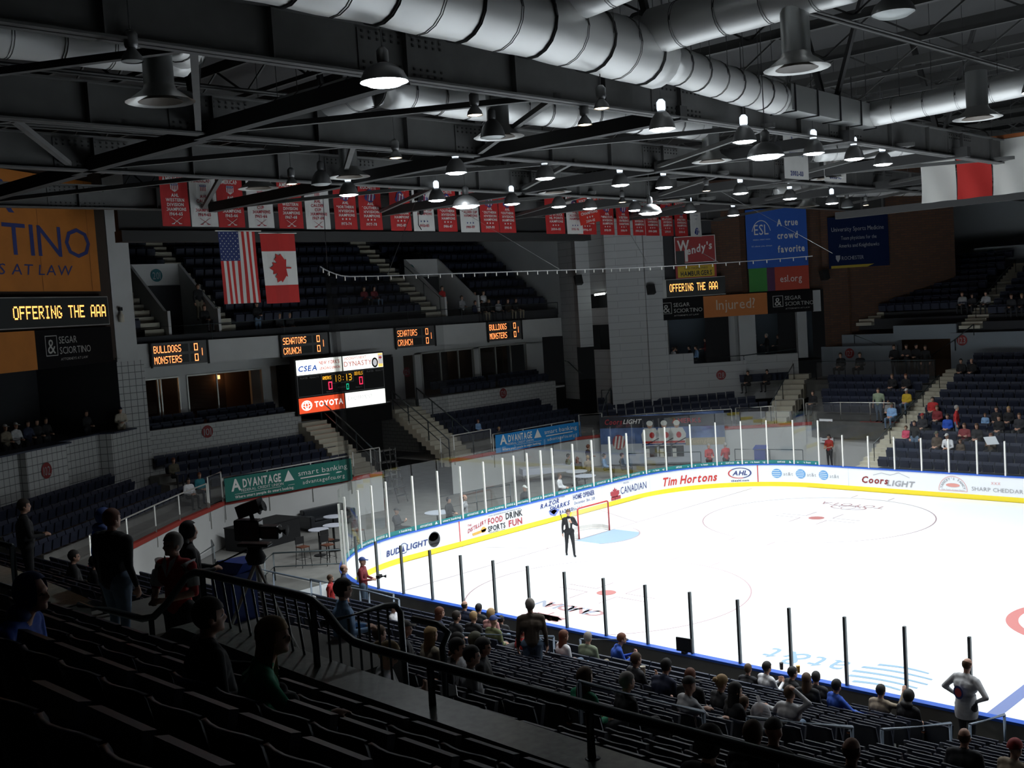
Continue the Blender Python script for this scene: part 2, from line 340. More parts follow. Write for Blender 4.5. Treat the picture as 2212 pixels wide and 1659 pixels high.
mb = MB(); text(mb, 'FOOD', fb, 14.2, .60, .24, 0, fit=.85); text(mb, 'SPORTS', fb, 14.25, .30, .22, 1, fit=1.0); text(mb, 'DRINK', fb, 15.3, .62, .26, 1, fit=1.0); text(mb, 'FUN', fb, 15.35, .28, .27, 0, fit=.8)
text(mb, 'YOUR NEIGHBORHOOD GATHERING PLACE', fb, 14.75, .90, .05, 1, bold=0, fit=1.9); text(mb, 'thedistillery.com', fb, 14.25, .22, .06, 1, bold=0, fit=.95)
text(mb, 'DISTILLERY', lambda u, v: bpos(12.6 + u, .016, .45 + v + .22 * u), .55, 0, .16, 0, shear=.2, fit=1.05); text(mb, 'THE', fb, 12.75, .72, .08, 0); poly(mb, fb, [(12.9, .30), (13.6, .36), (13.7, .48), (13.3, .44), (12.85, .40)], 2); disc(mb, fb, 13.5, .44, .14, 2, ry=.12)
AD('a', mb, ['txt_red', 'txt_black', mat('ad_gold', (.6, .33, .05), .5)])
mb = MB(); text(mb, 'RAZOR', lambda u, v: bpos(17.5 + u, .016, .72 + v + .06 * u), 0, 0, .19, 1, shear=.3, fit=1.2); text(mb, 'SHARKS', lambda u, v: bpos(18.1 + u, .016, .52 + v + .06 * u), 0, 0, .19, 1, shear=.3, fit=1.3)
text(mb, 'ROCHESTER', fb, 18.0, .95, .05, 1, bold=0, fit=1.0); poly(mb, fb, [(17.4, .5), (17.75, .58), (18.1, .46), (17.8, .22), (17.5, .32)], 2); poly(mb, fb, [(17.5, .46), (17.75, .52), (17.95, .44), (17.72, .3)], 0); text(mb, 'RAZORSHARKS', fb, 18.85, .26, .15, 1, fit=1.5)
text(mb, 'HOME OPENER', fb, 19.75, .72, .21, 1, fit=1.45); text(mb, 'December 31st, 2011', fb, 19.78, .50, .13, 1, bold=0, fit=1.4)
AD('a', mb, ['txt_red', 'txt_navy', mat('ad_blue', (.15, .2, .5), .5)])
LEAF = [(0, 1), (.18, .62), (.42, .72), (.34, .30), (.62, .52), (.70, .38), (1, .36), (.86, .06), (1, -.04), (.56, -.40), (.62, -.56), (.05, -.46), (.05, -1), (-.05, -1), (-.05, -.46), (-.62, -.56), (-.56, -.40), (-1, -.04), (-.86, .06), (-1, .36), (-.70, .38), (-.62, .52), (-.34, .30), (-.42, .72), (-.18, .62)]
mb = MB(); poly(mb, fb, [(21.9 + .34 * x, .52 + .30 * y) for x, y in LEAF], 0); rect(mb, fb, 21.62, 22.3, .24, .40, 0); text(mb, 'MOLSON', fb, 22.75, .86, .07, 1, bold=0); text(mb, 'CANADIAN', fb, 23.25, .42, .34, 1, bold=0, fit=1.85)
AD('a', mb, ['txt_red', 'txt_navy'])
mb = MB(); text(mb, 'Tim Hortons', fb, 26.55, .36, .40, 0, shear=.25, fit=2.85); AD('a', mb, [mat('ad_red', (.55, .03, .02), .5)])
mb = MB(); disc(mb, fb, 29.1, .66, .56, 0, ry=.26, r0=.49, a0=PI * .75, a1=PI * 1.6); disc(mb, fb, 29.1, .66, .56, 1, ry=.26, r0=.49, a0=-.4 * PI, a1=.75 * PI); text(mb, 'AHL', fb, 29.1, .56, .22, 1, shear=.3, fit=.7); text(mb, 'theahl.com', fb, 29.1, .26, .09, 1, fit=.85); AD('a', mb, ['red_line', 'txt_navy'])
mb = MB()
for c in (30.85, 32.0, 33.15):
    disc(mb, fb, c, .62, .24, 0, ry=.22)
    for i in range(4): rect(mb, lambda u, v: bpos(u, .019, v), c - .22 + .03 * abs(i - 1.5), c + .20 - .05 * abs(i - 1.5), .47 + .09 * i, .495 + .09 * i, 1)
    text(mb, 'at&t', fb, c + .54, .52, .17, 2, bold=0)
AD('a', mb, [mat('ad_sky', (.12, .33, .62), .4), 'board_white', 'txt_grey'])
mb = MB(); text(mb, 'Coors', fb, 35.65, .40, .30, 0, shear=.2, fit=1.25); text(mb, 'LIGHT', fb, 36.85, .34, .25, 1, shear=.3, fit=1.25)
for a, b in (((35.6, .78), (36.0, .9)), ((36.0, .9), (36.4, .82)), ((36.4, .82), (36.8, .95)), ((36.8, .95), (37.3, .75))): poly(mb, fb, [a, b, (b[0], b[1] - .02), (a[0], a[1] - .02)], 1)
AD('a', mb, ['sign_red', 'txt_grey'])
mb = MB(); disc(mb, fb, 39.2, .32, .62, 0, ry=.62, r0=.60, a0=0, a1=PI); rect(mb, fb, 38.58, 39.82, .30, .315, 0)
for i, ch in enumerate("YANCEY'S FANCY"):
    a = PI * (.92 - .84 * i / 13)
    if ch != ' ': text(mb, ch, (lambda a: lambda u, v: bpos(39.2 + math.cos(a) * (.46 + v) + math.sin(a) * u, .016, .32 + math.sin(a) * (.46 + v) - math.cos(a) * u))(a), 0, 0, .10, 1)
text(mb, "New York's Artisan Cheese", fb, 39.2, .33, .05, 1, bold=0, fit=1.0, shear=.2); disc(mb, fb, 39.2, .55, .3, 0, ry=.08)
text(mb, 'XXX', fb, 41.0, .68, .12, 0, bold=0); text(mb, 'SHARP CHEDDAR', fb, 41.05, .38, .17, 1, bold=0, fit=2.1)
AD('a', mb, [mat('ad_rose', (.7, .3, .26), .5), 'txt_grey'])

# glass, posts and the teal strip under the glass
POSTS = [-17.58 + 1.285 * i for i in range(14)] + [0.30, 1.55, 2.8, 4.1] + [5.45, 6.8, 7.76, 8.61, 9.97, 11.25, 12.45, 13.74, 14.85, 15.5, 16.3, 17.15, 17.86, 19.21, 20.5, 21.75, 23.0, 24.25, 25.46, 26.8, 28.05, 29.25, 30.45, 31.7, 32.95, 34.15, 35.4, 36.62, 37.85, 39.05, 40.25, 41.4, 42.6, 43.85, 45.1]
side = lambda s: 'near' if s < 2.5 else ('far' if s > 33.5 else 'end')
cnt = {'near': 0, 'end': 0, 'far': 0}; wn = {'near': 'dark glass post on the near boards', 'end': 'pale tall glass post on the boards behind the goal', 'far': 'pale glass post on the far side boards'}
ORD = ['first', 'second', 'third', 'fourth', 'fifth', 'sixth', 'seventh', 'eighth', 'ninth', 'tenth', 'eleventh', 'twelfth', 'thirteenth', 'fourteenth', 'fifteenth', 'sixteenth', 'seventeenth', 'eighteenth', 'nineteenth', 'twentieth']
def nth(i): return ORD[i] if i < 20 else 'twenty-' + ORD[i - 20] if i < 29 else 'thirtieth' if i == 29 else 'thirty-' + ORD[i - 30] if i < 39 else 'fortieth' if i == 39 else 'forty-' + ORD[i - 40]
allp = sorted(POSTS); left_first = sorted(allp, key=lambda s: (side(s) != 'near', -s if side(s) == 'near' else s))
for s in left_first:
    k = side(s); h = {'near': 2.52, 'end': 3.16, 'far': 2.52}[k]; mb = MB()
    p = bpos(s, -.03, 1.06); t = (bpos(s + .05) - bpos(s - .05)).normalized(); n = (bpos(s, 1) - bpos(s, 0)).normalized()
    mb.obox(p + Vector((0, 0, (h - 1.06) / 2)), t * .028, n * .035, Vector((0, 0, (h - 1.06) / 2)))
    solo('glass_post', mb, 'post_dark' if k == 'near' else 'post_white', f'{wn[k]}, {nth(cnt[k])} from the left', 'post', f'glass posts, {k} boards'); cnt[k] += 1
cnt = {'near': 0, 'end': 0, 'far': 0}
for s0, s1 in sorted(zip(allp[:-1], allp[1:]), key=lambda q: (side((q[0] + q[1]) / 2) != 'near', -q[0] if q[1] < 2.5 else q[0])):
    k = side((s0 + s1) / 2); h = 3.6 if k == 'end' else 2.98; mb = MB(); n = max(1, round((s1 - s0) / .6))
    for i in range(n):
        a, b = s0 + .02 + (s1 - s0 - .04) * i / n, s0 + .02 + (s1 - s0 - .04) * (i + 1) / n
        mb.quad(bpos(a, -.03, 1.075), bpos(b, -.03, 1.075), bpos(b, -.03, h), bpos(a, -.03, h))
    g = solo('rink_glass', mb, 'rink_glass' if k == 'end' else 'side_glass', {'near': 'clear pane of rink glass on the near boards, ', 'end': 'tall clear pane of rink glass behind the goal, ', 'far': 'clear pane of rink glass on the far boards, '}[k] + nth(cnt[k]) + ' from the left', 'glass pane', f'glass panes, {k} boards')
    if k == 'end':
        mb = MB(); fs = lambda u, v: bpos(u, -.020, v); rect(mb, fs, s0 + .04, s1 - .04, 1.08, 1.25, 0, 2); ft = lambda u, v: bpos(u, -.014, v); c = (s0 + s1) / 2; L = s1 - s0
        if cnt[k] % 2: text(mb, 'smart banking', ft, c, 1.13, .085, 1, fit=min(.95, L * .8))
        else: text(mb, 'ADVANTAGE', ft, c - L * .08, 1.13, .08, 1, fit=min(.62, L * .55)); poly(mb, ft, [(c + L * .27, 1.12), (c + L * .39, 1.12), (c + L * .33, 1.23)], 1)
        mb.build('advert_strip', ['teal', 'txt_white'], g)
    cnt[k] += 1

# ---------------------------------------------------------------- markings in the ice
def ice_mark(n, mb, ms): o = struct(n, mb, ms)
gi = lambda z: (lambda u, v: Vector((u, v, z)))
def ring(mb, x, y, r, wd=.05, m=0, z=.004): disc(mb, gi(z), x, y, r, m, 72, r0=r - wd)
mat('il_red', (.36, .25, .26), .4); mat('il_dot', (.42, .16, .15), .4); mat('il_crease', (.26, .36, .45), .4); mat('il_blue', (.15, .19, .36), .4); mat('il_sky', (.22, .33, .43), .4); mat('il_logo_red', (.40, .22, .22), .4); mat('il_logo_navy', (.29, .31, .38), .4)
mb = MB(); rect(mb, gi(.004), -.025, .025, -11.6, 11.6)
for y in (-1, 1):
    mb.quad((-3.33, 4.22 * y, .004), (-3.33, 4.27 * y, .004), (0, 2.77 * y, .004), (0, 2.72 * y, .004))
    ring(mb, 6.1, 6.7 * y, 4.57)
    for sx in (-1, 1):
        for sy in (-1, 1):
            x, yy = 6.1 + .6 * sx, 6.7 * y + .23 * sy; rect(mb, gi(.004), min(x, x + 1.2 * sx), max(x, x + 1.2 * sx), yy - .025, yy + .025); rect(mb, gi(.004), x - .025, x + .025, min(yy, yy + .9 * sy), max(yy, yy + .9 * sy))
            x2 = 6.1 + sx * .85; rect(mb, gi(.004), x2 - .025, x2 + .025, 6.7 * y + sy * 4.6 - .0, 6.7 * y + sy * 5.2) if sy > 0 else rect(mb, gi(.004), x2 - .025, x2 + .025, 6.7 * y - 5.2, 6.7 * y - 4.6)
ring(mb, 27.1, 0, 4.57); disc(mb, gi(.0045), 0, 0, 1.83, 0, 24, r0=1.78, a0=-PI / 2 * .78, a1=PI / 2 * .78)
ice_mark('ice_floor_lines', mb, 'il_red')
mb = MB(); [disc(mb, gi(.006), 6.1, y, .32) for y in (-6.7, 6.7)]; ring(mb, 19.4, -2.6, 2.2, .32); ice_mark('ice_floor_dots', mb, 'il_dot')
mb = MB(); mb.add([(0, -1.22, .003)] + [(1.83 * math.cos(a), 1.83 * math.sin(a), .003) for a in [-.73 + 1.46 * i / 16 for i in range(17)]] + [(0, 1.22, .003)], [tuple(range(19))]); ice_mark('ice_floor_crease', mb, 'il_crease')
mb = MB(); rect(mb, gi(.004), 19.5, 19.8, -12.9, 12.9); ice_mark('ice_floor_blue_line', mb, 'il_blue')
mb = MB(); ft = lambda cx, cy: (lambda u, v: Vector((cx - u, cy - v, .005)))
text(mb, 'at&t', ft(14.55, -8.75), 0, 0, 1.05, 0, bold=0, fit=2.2); g = (16.85, -9.15)
for i in range(5):
    yy = [-.72, -.40, -.05, .32, .68][i]; hw = math.sqrt(max(0, .86 - yy * yy)); 
    mb.add([(g[0] + hw * (1 - 2 * k / 10), g[1] + yy + .10 * math.sin(PI * k / 10), .005) for k in range(11)] + [(g[0] + hw * (1 - 2 * k / 10), g[1] + yy - .09 + .10 * math.sin(PI * k / 10) - .06 * (k / 10), .005) for k in range(10, -1, -1)], [tuple(range(22))])
ice_mark('ice_floor_sky_logo', mb, 'il_sky')
mb = MB()
for i, ch in enumerate('CANADIAN'): text(mb, ch, ft(6.3, -8.45), -1.05 + .3 * i, 0, .55, i % 2, bold=1)
text(mb, 'TOYOTA', ft(6.1, 10.0), 0, 0, .55, 0, bold=0, fit=2.9); rect(mb, gi(.005), 5.55, 6.95, -10.05, -9.6, 0); poly(mb, ft(6.2, -9.8), [(.75 * x, .5 * y) for x, y in LEAF], 0)
for r1, r2 in ((.8, .42), (.28, .42), (.5, .2)): disc(mb, gi(.006), 6.2, 9.2 + (.1 if r1 == .5 else 0), r1, 0, 40, ry=r2, r0=r1 * .9)
ice_mark('ice_floor_red_logos', mb, ['il_logo_red', 'il_logo_navy'])

# ---------------------------------------------------------------- goal
gl = thing('hockey_goal', 'hockey goal with red posts and white net standing on the goal line', 'goal', (0, 0, 0))
mb = MB(); mb.tube([(0, -.945, 0), (0, -.945, 1.14), (0, -.92, 1.20), (0, -.86, 1.22), (0, .86, 1.22), (0, .92, 1.20), (0, .945, 1.14), (0, .945, 0)], .032, 8); mb.build('goal_frame', mat('goal_red', (.42, .03, .03), .4), gl, True)
base = [(0, -.945), (-.45, -1.05), (-.85, -.85), (-1.05, -.4), (-1.05, .4), (-.85, .85), (-.45, 1.05), (0, .945)]
mb = MB(); mb.tube([(x, y, .03) for x, y in base], .025, 6); mb.build('base_frame', mat('goal_white', (.7, .67, .62), .5), gl, True); mb = MB(); mb.tube([(0, -.90, 1.22), (-.5, -.62, 1.2), (-.52, .62, 1.2), (0, .90, 1.22)], .015, 6); mb.build('top_frame', 'goal_white', gl, True)
mb = MB(); top = [(0, -.92), (-.22, -.85), (-.45, -.66), (-.52, -.3), (-.52, .3), (-.45, .66), (-.22, .85), (0, .92)]
for i in range(7): mb.quad((*base[i], .03), (*base[i + 1], .03), (*top[i + 1], 1.2), (*top[i], 1.2))
mb.add([(*p, 1.2) for p in top], [tuple(range(8))]); mb.build('net', 'goal_net', gl)
mb = MB()
for i in range(7): mb.quad((*base[i], .03), (*base[i + 1], .03), (*base[i + 1], .2), (*base[i], .2))
mb.build('skirt', 'net_white', gl)
# ================================================================ stands and walls
def zN(i): return .35 + .262 * i + .0025 * i * i
YN = lambda i: -14.25 - .87 * i
XL = lambda i: 3.2 if i < 3 else (4.0 - .3 * i if i < 8 else .8)
mb = MB(); mb.box(-2, 34, -13.6, -13.0, -.02, .33)
for i in range(16):
    y0, y1 = YN(i) - .2, YN(i) + .67
    if i == 15: y0 = -28.05
    if i < 13: mb.box(XL(i), 34, y0, y1, 0, zN(i))
    else: mb.box(.8, 13.3, y0, y1, 0, zN(i)); mb.box(20.9 if i == 15 else 18.9, 34, y0, y1, 0, zN(i))
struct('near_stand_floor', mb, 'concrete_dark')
mb = MB(); mb.box(13.3, 18.9, -28.05, -25.5, 0, 5.3); mb.box(18.9, 20.9, -28.05, -27.35, 0, 5.3); struct('landing_floor', mb, 'concrete_dark')
YC = lambda k: -29.2 - .955 * k
zC = lambda k: 5.76 + .435 * k
mb = MB()
for k in range(5): mb.box(8, 34, YC(k) - .25, YC(k) + .705, 4.0, zC(k))
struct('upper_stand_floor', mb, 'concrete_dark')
# parapet in front of the camera's block
prof = [(6, 4.4), (34, 4.4), (34, 6.21), (24.5, 6.25), (21.3, 6.31), (19.12, 6.40), (18.92, 6.37), (18.15, 5.95), (17.6, 5.98), (17.0, 5.97), (16.42, 5.88), (16.40, 6.20), (15.6, 6.25), (14.4, 6.30), (6, 6.34)]
mb = MB(); mb.prism([(x, -28.1, z) for x, z in prof], (0, -.32, 0)); 
top = prof[2:]
for (x0, z0), (x1, z1) in zip(top[:-1], top[1:]):
    if abs(x0 - x1) > .1: mb.quad((x0, -28.07, z0 + .015), (x1, -28.07, z1 + .015), (x1, -28.45, z1 + .015), (x0, -28.45, z0 + .015), 1); mb.quad((x0, -28.45, z0 + .015), (x1, -28.45, z1 + .015), (x1, -28.45, z1 - .04), (x0, -28.45, z0 - .04), 1)
struct('wall_parapet', mb, ['parapet', 'parapet_top'])

# ---- the wall round the floor behind the goal, with the red stripe on top
FW = [(-3.5, -20.6, 1.9), (-7.5, -15.9, 1.9), (-10.4, -12.3, 1.9), (-12.8, -8.9, 1.88), (-12.8, -.35, 1.86)]
FW2 = [(-12.8, 4.15, 1.82), (-12.8, 13.4, 1.72), (-11.7, 14.8, 1.78), (-4.8, 18.2, 2.05), (-.3, 19.15, 2.32), (3.7, 19.3, 2.34)]
for nm, L in (('wall_end_low', FW), ('wall_far_low', FW2)):
    mb = MB(); st = MB()
    for a, b in zip(L[:-1], L[1:]):
        mb.wall(a[:2], b[:2], 0, a[2] - .12, 0, z1b=b[2] - .12)
        n = Vector((-(b[1] - a[1]), b[0] - a[0])).normalized()
        st.prism([(a[0] - n.x * .03, a[1] - n.y * .03, a[2] - .16), (b[0] - n.x * .03, b[1] - n.y * .03, b[2] - .16), (b[0] - n.x * .03, b[1] - n.y * .03, b[2]), (a[0] - n.x * .03, a[1] - n.y * .03, a[2])], (n.x * .2, n.y * .2, 0))
    struct(nm, mb, 'wall_light'); struct('trim_1' if nm == 'wall_end_low' else 'trim_2', st, 'red_stripe')
# decks behind it
mb = MB(); mb.add([(-3.5, -20.6, 1.72), (-7.5, -15.9, 1.72), (-10.4, -12.3, 1.72), (-12.8, -8.9, 1.72), (-12.8, -.35, 1.72), (-17.3, -.35, 1.72), (-17.3, -11, 1.72), (-11.0, -22.6, 1.72)], [tuple(range(8))])
mb.add([(-12.8, 4.15, 1.66), (-12.8, 13.4, 1.66), (-11.7, 14.8, 1.68), (-4.8, 18.2, 1.9), (-.3, 19.15, 2.2), (3.7, 19.3, 2.2), (3.7, 25, 2.2), (-5, 26, 1.9), (-17.3, 18.5, 1.66), (-17.3, 4.15, 1.66)], [tuple(range(10))])
for e in range(4):
    x0, x1, z = -14.4 - .87 * e, -13.53 - .87 * e, 1.95 + .307 * e
    mb.box(x0, x1, -10.0, -.75, 1.7, z); mb.box(x0, x1, 6.1, 16.2 - .2 * e, 1.6, z)
for r in range(4):
    o = 1.25 + .87 * r; z = 1.80 + .27 * r; d = Vector((-.58, .815)); n = Vector((-.815, -.58)); a = Vector((-6.2, -17.6)) + n * o; b = Vector((-12.3, -9.0)) + n * o
    mb.obox(((a.x + b.x) / 2 + n.x * .43, (a.y + b.y) / 2 + n.y * .43, z / 2 + .8), (d.x * ((b - a).length / 2 - .3 * r), d.y * ((b - a).length / 2 - .3 * r), 0), (n.x * .435, n.y * .435, 0), (0, 0, z / 2 - .8))
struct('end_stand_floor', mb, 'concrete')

# ---- walls of sections 101 and 129, suites and fascia
mb = MB(); mb.wall((-17.2, -10.3), (-17.2, -1.85), 1.7, 4.80, 0, .25, (-1, 0, 0), z1b=4.76); mb.wall((-17.2, 6.05), (-17.2, 17.2), 1.7, 4.62, 0, .25, (-1, 0, 0), z1b=4.62)
mb.wall((-17.2, 6.05), (-20.5, 6.05), 1.7, 4.62, 0); mb.wall((-17.2, -1.85), (-20.5, -1.85), 1.7, 4.76, 0, .2, (0, 1, 0))
struct('wall_end_mid', mb, 'block')
mb = MB(); mb.box(-17.5, -17.17, -10.3, -1.8, 4.78, 4.83); struct('trim_3', mb, 'wall_light')
mb = MB(); mb.box(-22.5, -17.45, -10.3, 18.3, 4.15, 4.25); mb.box(-22.5, -17.2, -.35, 4.15, 3.75, 4.66); mb.box(-17.4, -17.2, -.35, 4.15, 3.75, 4.66); mb.box(-19, -17.3, -.35, 4.15, 3.95, 4.7); struct('suite_floor', mb, 'wall_light')
# suite front: piers round the openings
def pier(mb, y0, y1, z0, z1, x=-19.2, th=.18): mb.wall((x, y0), (x, y1), z0, z1, 0, th, (-1, 0, 0))
mb = MB()
for y0, y1 in ((-10.3, -9.3), (-7.0, -6.6), (-2.42, -1.9), (7.7, 8.15), (12.3, 12.75), (16.85, 17.4)): pier(mb, y0, y1, 4.2, 7.05)
pier(mb, -10.3, -1.9, 7.05, 7.75); pier(mb, 6.1, 18.4, 6.95, 7.6); pier(mb, -1.9, 6.1, 7.1, 7.7); pier(mb, -1.9, -.35, 4.6, 7.1, -21.0); pier(mb, 6.2, 7.7, 4.2, 7.0, -20.2); pier(mb, 17.4, 18.4, 4.2, 7.0)
struct('wall_end_suites', mb, 'wall_light')
mb = MB(); mb.quad((-19.3, -.35, 4.6), (-19.3, 6.2, 4.6), (-19.3, 6.2, 7.2), (-19.3, -.35, 7.2)); mb.wall((-19.3, -.35), (-21, -.35), 4.6, 7.1, 0); struct('wall_end_curtain', mb, 'curtain')
mb = MB(); mb.quad((-22.3, -10.3, 4), (-22.3, 18.3, 4), (-22.3, 18.3, 7.6), (-22.3, -10.3, 7.6)); struct('wall_end_suite_back', mb, 'suite_brown')
mb = MB(); mb.box(-22.5, -17.55, -10.3, 18.4, 7.62, 7.7); struct('ceiling_suites', mb, 'wall_grey')
mb = MB()
yy = [-10.2 + (28.6 * i / 6) for i in range(7)]; zb = lambda y: 7.66 - .34 * (y + 10.2) / 28.6; zt = lambda y: 8.70 - .26 * (y + 10.2) / 28.6
for a, b in zip(yy[:-1], yy[1:]): mb.prism([(-17.5, a, zb(a)), (-17.5, b, zb(b)), (-17.5, b, zt(b)), (-17.5, a, zt(a))], (-.3, 0, 0))
struct('wall_end_fascia', mb, 'wall_light')
mb = MB()
for y0, y1 in ((-9.3, -7.0), (-6.6, -2.42), (8.15, 12.3), (12.75, 16.85)): mb.quad((-19.24, y0, 4.9), (-19.24, y0 + (y1 - y0) * .5, 4.9), (-19.24, y0 + (y1 - y0) * .5, 7.05), (-19.24, y0, 7.05))
struct('window_1', mb, 'suite_glass')
mb = MB()
for y0, y1, ms in ((-9.3, -7.0, (-8.1, -7.95)), (-6.6, -2.42, (-5.0,)), (8.15, 12.3, (9.6, 11.0)), (12.75, 16.85, (14.1, 15.4))):
    for y in (y0 + .02, y1 - .02) + ms: mb.box(-19.2, -19.12, y - .03, y + .03, 4.6, 7.02)
    mb.box(-19.2, -19.12, y0, y1, 6.98, 7.05)
struct('window_1_frame', mb, 'alu')
# ---- stairs beside the centre gap
def flight(mb, x0, z0, x1, z1, y0, y1, n, m=0, solid=None):
    for i in range(n):
        xa, xb = x0 + (x1 - x0) * i / n, x0 + (x1 - x0) * (i + 1) / n; z = z0 + (z1 - z0) * (i + 1) / n
        zb = 1.2 if solid is None else z - solid
        mb.box(min(xa, xb), max(xa, xb), y0, y1, zb, z, m)
mb = MB(); flight(mb, -13.0, 1.72, -17.2, 4.25, -1.85, -.35, 13); flight(mb, -13.0, 1.66, -17.3, 4.25, 4.15, 6.05, 13, 0, .45)
mb.box(-19.0, -17.2, 4.15, 6.2, 3.9, 4.26)
struct('end_steps_floor', mb, 'step_cream')
# ---- upper deck
mb = MB(); cr = MB()
for j in range(9):
    x1, x0, z = -17.75 - .85 * j, -18.6 - .85 * j, 9.0 + .6 * j
    segs = [(-10.2, -7.95), (-5.35, 9.15), (11.75, 18.4)] if j < 4 else [(-10.2, 18.4)]
    for a, b in segs: mb.box(x0, x1, a, b, 8.0, z)
    if j < 4:
        for a, b in ((-7.95, -5.35), (9.15, 11.75)): mb.box(x0, x1, a, b, 8.0, 9.0)
    for a, b in ((-9.0, -8.05), (-5.25, -4.3), (7.9, 9.05), (11.85, 12.7)):
        if j >= 1: cr.box(x1 - .02, x1 + .36, a, b, z - .35, z - .30); cr.box(x0 - .0, x1 + .0, a, b, z, z + .012); cr.box(x1 - .0, x1 + .02, a, b, z - .26, z); cr.box(x1 + .36, x1 + .38, a, b, z - .58, z - .32)
struct('upper_deck_floor', mb, 'wall_dark'); struct('upper_deck_steps_floor', cr, 'step_cream')
mb = MB()
for y0, y1 in ((-7.85, -5.4), (9.25, 11.7)):
    mb.wall((-21.2, y0), (-21.2, y1), 9.0, 12.45, 0)
    for y, s in ((y0, -1), (y1, 1)): mb.prism([(-21.2, y, 9), (-17.9, y, 9), (-17.9, y, 10.1), (-18.2, y, 10.1), (-21.2, y, 12.45)], (0, s * .14, 0))
struct('wall_upper_tunnels', mb, 'wall_light')
# gray wall closing the upper deck on the right, and the top back wall
mb = MB(); mb.prism([(-17.5, 18.45, 7.3), (-17.5, 18.45, 15.5), (-27, 18.45, 15.5), (-27, 18.45, 7.3)], (0, .3, 0)); struct('wall_upper_right', mb, 'wall_grey')
mb = MB(); mb.wall((-26, -30), (-26, 20), 8, 18, 0); mb.wall((-26, -10.9), (-17.4, -10.9), 8.6, 16, 0); struct('wall_end_top', mb, 'wall_dark')

# ---- far right corner tower (grey) and open bar beside it
mb = MB()
mb.wall((-17.5, 18.45), (-16.0, 18.0), 3.4, 15.5, 0); mb.wall((-16.0, 18.0), (-15.35, 17.6), 6.6, 15.5, 0); mb.wall((-15.35, 17.6), (-14.9, 18.3), 6.6, 15.5, 0)
mb.wall((-14.9, 18.3), (-13.35, 18.1), 9.75, 15.5, 0); mb.wall((-14.9, 18.3), (-13.35, 18.1), 7.9, 8.9, 0); mb.wall((-14.9, 18.3), (-13.35, 18.1), 2.6, 6.4, 0)
mb.wall((-13.35, 18.1), (-13.2, 17.75), 5.6, 15.5, 0); mb.wall((-13.2, 17.75), (-12.75, 18.3), 2.6, 15.5, 0)
mb.wall((-12.75, 18.3), (-11.65, 19.4), 2.4, 15.5, 0); mb.wall((-11.65, 19.4), (-11.5, 19.3), 2.4, 15.5, 0); mb.wall((-11.5, 19.3), (-11.4, 19.45), 2.4, 15.5, 0); mb.wall((-11.4, 19.45), (-10.75, 20.2), 2.4, 15.5, 0)
mb.wall((-10.75, 20.2), (-11.4, 21.2), 2.4, 15.5, 0); mb.wall((-11.3, 20.0), (-9.78, 21.32), 2.4, 5.9, 0); mb.wall((-9.78, 21.32), (-10.1, 21.7), 2.4, 5.9, 0)
mb.wall((-9.78, 21.32), (-7.58, 23.52), 2.4, 5.24, 0, .2, (-.7, .7, 0)); mb.wall((-7.8, 23.7), (-5.38, 25.72), 2.9, 5.5, 0, .2, (-.7, .7, 0))
struct('wall_corner_tower', mb, 'plank_block')
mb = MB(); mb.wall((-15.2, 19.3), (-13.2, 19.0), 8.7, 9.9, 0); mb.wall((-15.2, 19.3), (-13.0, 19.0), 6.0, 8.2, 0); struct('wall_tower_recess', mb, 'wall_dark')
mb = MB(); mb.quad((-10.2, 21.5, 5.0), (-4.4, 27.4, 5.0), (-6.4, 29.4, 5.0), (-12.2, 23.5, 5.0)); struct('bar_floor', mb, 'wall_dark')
mb = MB(); mb.wall((-12.6, 22.6), (-6.2, 29.0), 5, 8.6, 0); struct('wall_bar_back', mb, mat('bar_wall', (.10, .13, .16), .8))
mb = MB(); mb.box(-8.6, -8.1, 23.3, 23.8, 5.2, 8.0); mb.obox((-5.3, 26.1, 6.6), (.2, .2, 0), (-.15, .15, 0), (0, 0, 1.4)); mb.obox((-7.7, 23.9, 6.6), (.35, .35, 0), (-.2, .2, 0), (0, 0, 1.4)); struct('pillar_bar', mb, 'wall_grey')
mb = MB(); mb.wall((-9.4, 22.1), (-8.4, 23.1), 5.0, 8.0, 0); mb.wall((-6.4, 25.3), (-5.5, 26.2), 5.0, 8.0, 0); struct('wall_bar_curtain', mb, 'curtain')
mb = MB(); mb.wall((-11.3, 20.4), (-3.6, 28.1), 9.2, 16, 0); mb.wall((-3.6, 28.1), (-3.0, 27.9), 4.2, 16, 0); mb.wall((-4.2, 26.9), (1.4, 32.5), 4.4, 16, 0); mb.wall((1.4, 32.5), (-1.0, 38), 6, 16, 0); struct('wall_corner_brick', mb, 'brick')
mb = MB(); mb.wall((-7.9, 23.9), (-7.4, 23.8), 9.2, 15, 0); mb.wall((-8.75, 23.05), (-7.9, 23.9), 9.2, 15, 0, .1, (.7, -.7, 0)); struct('pillar_brick', mb, 'brick')
mb = MB(); mb.wall((-10.95, 20.45), (-8.9, 22.5), 9.2, 15.5, 0, .05, (.7, -.7, 0)); struct('wall_corner_dark', mb, 'wall_dark')

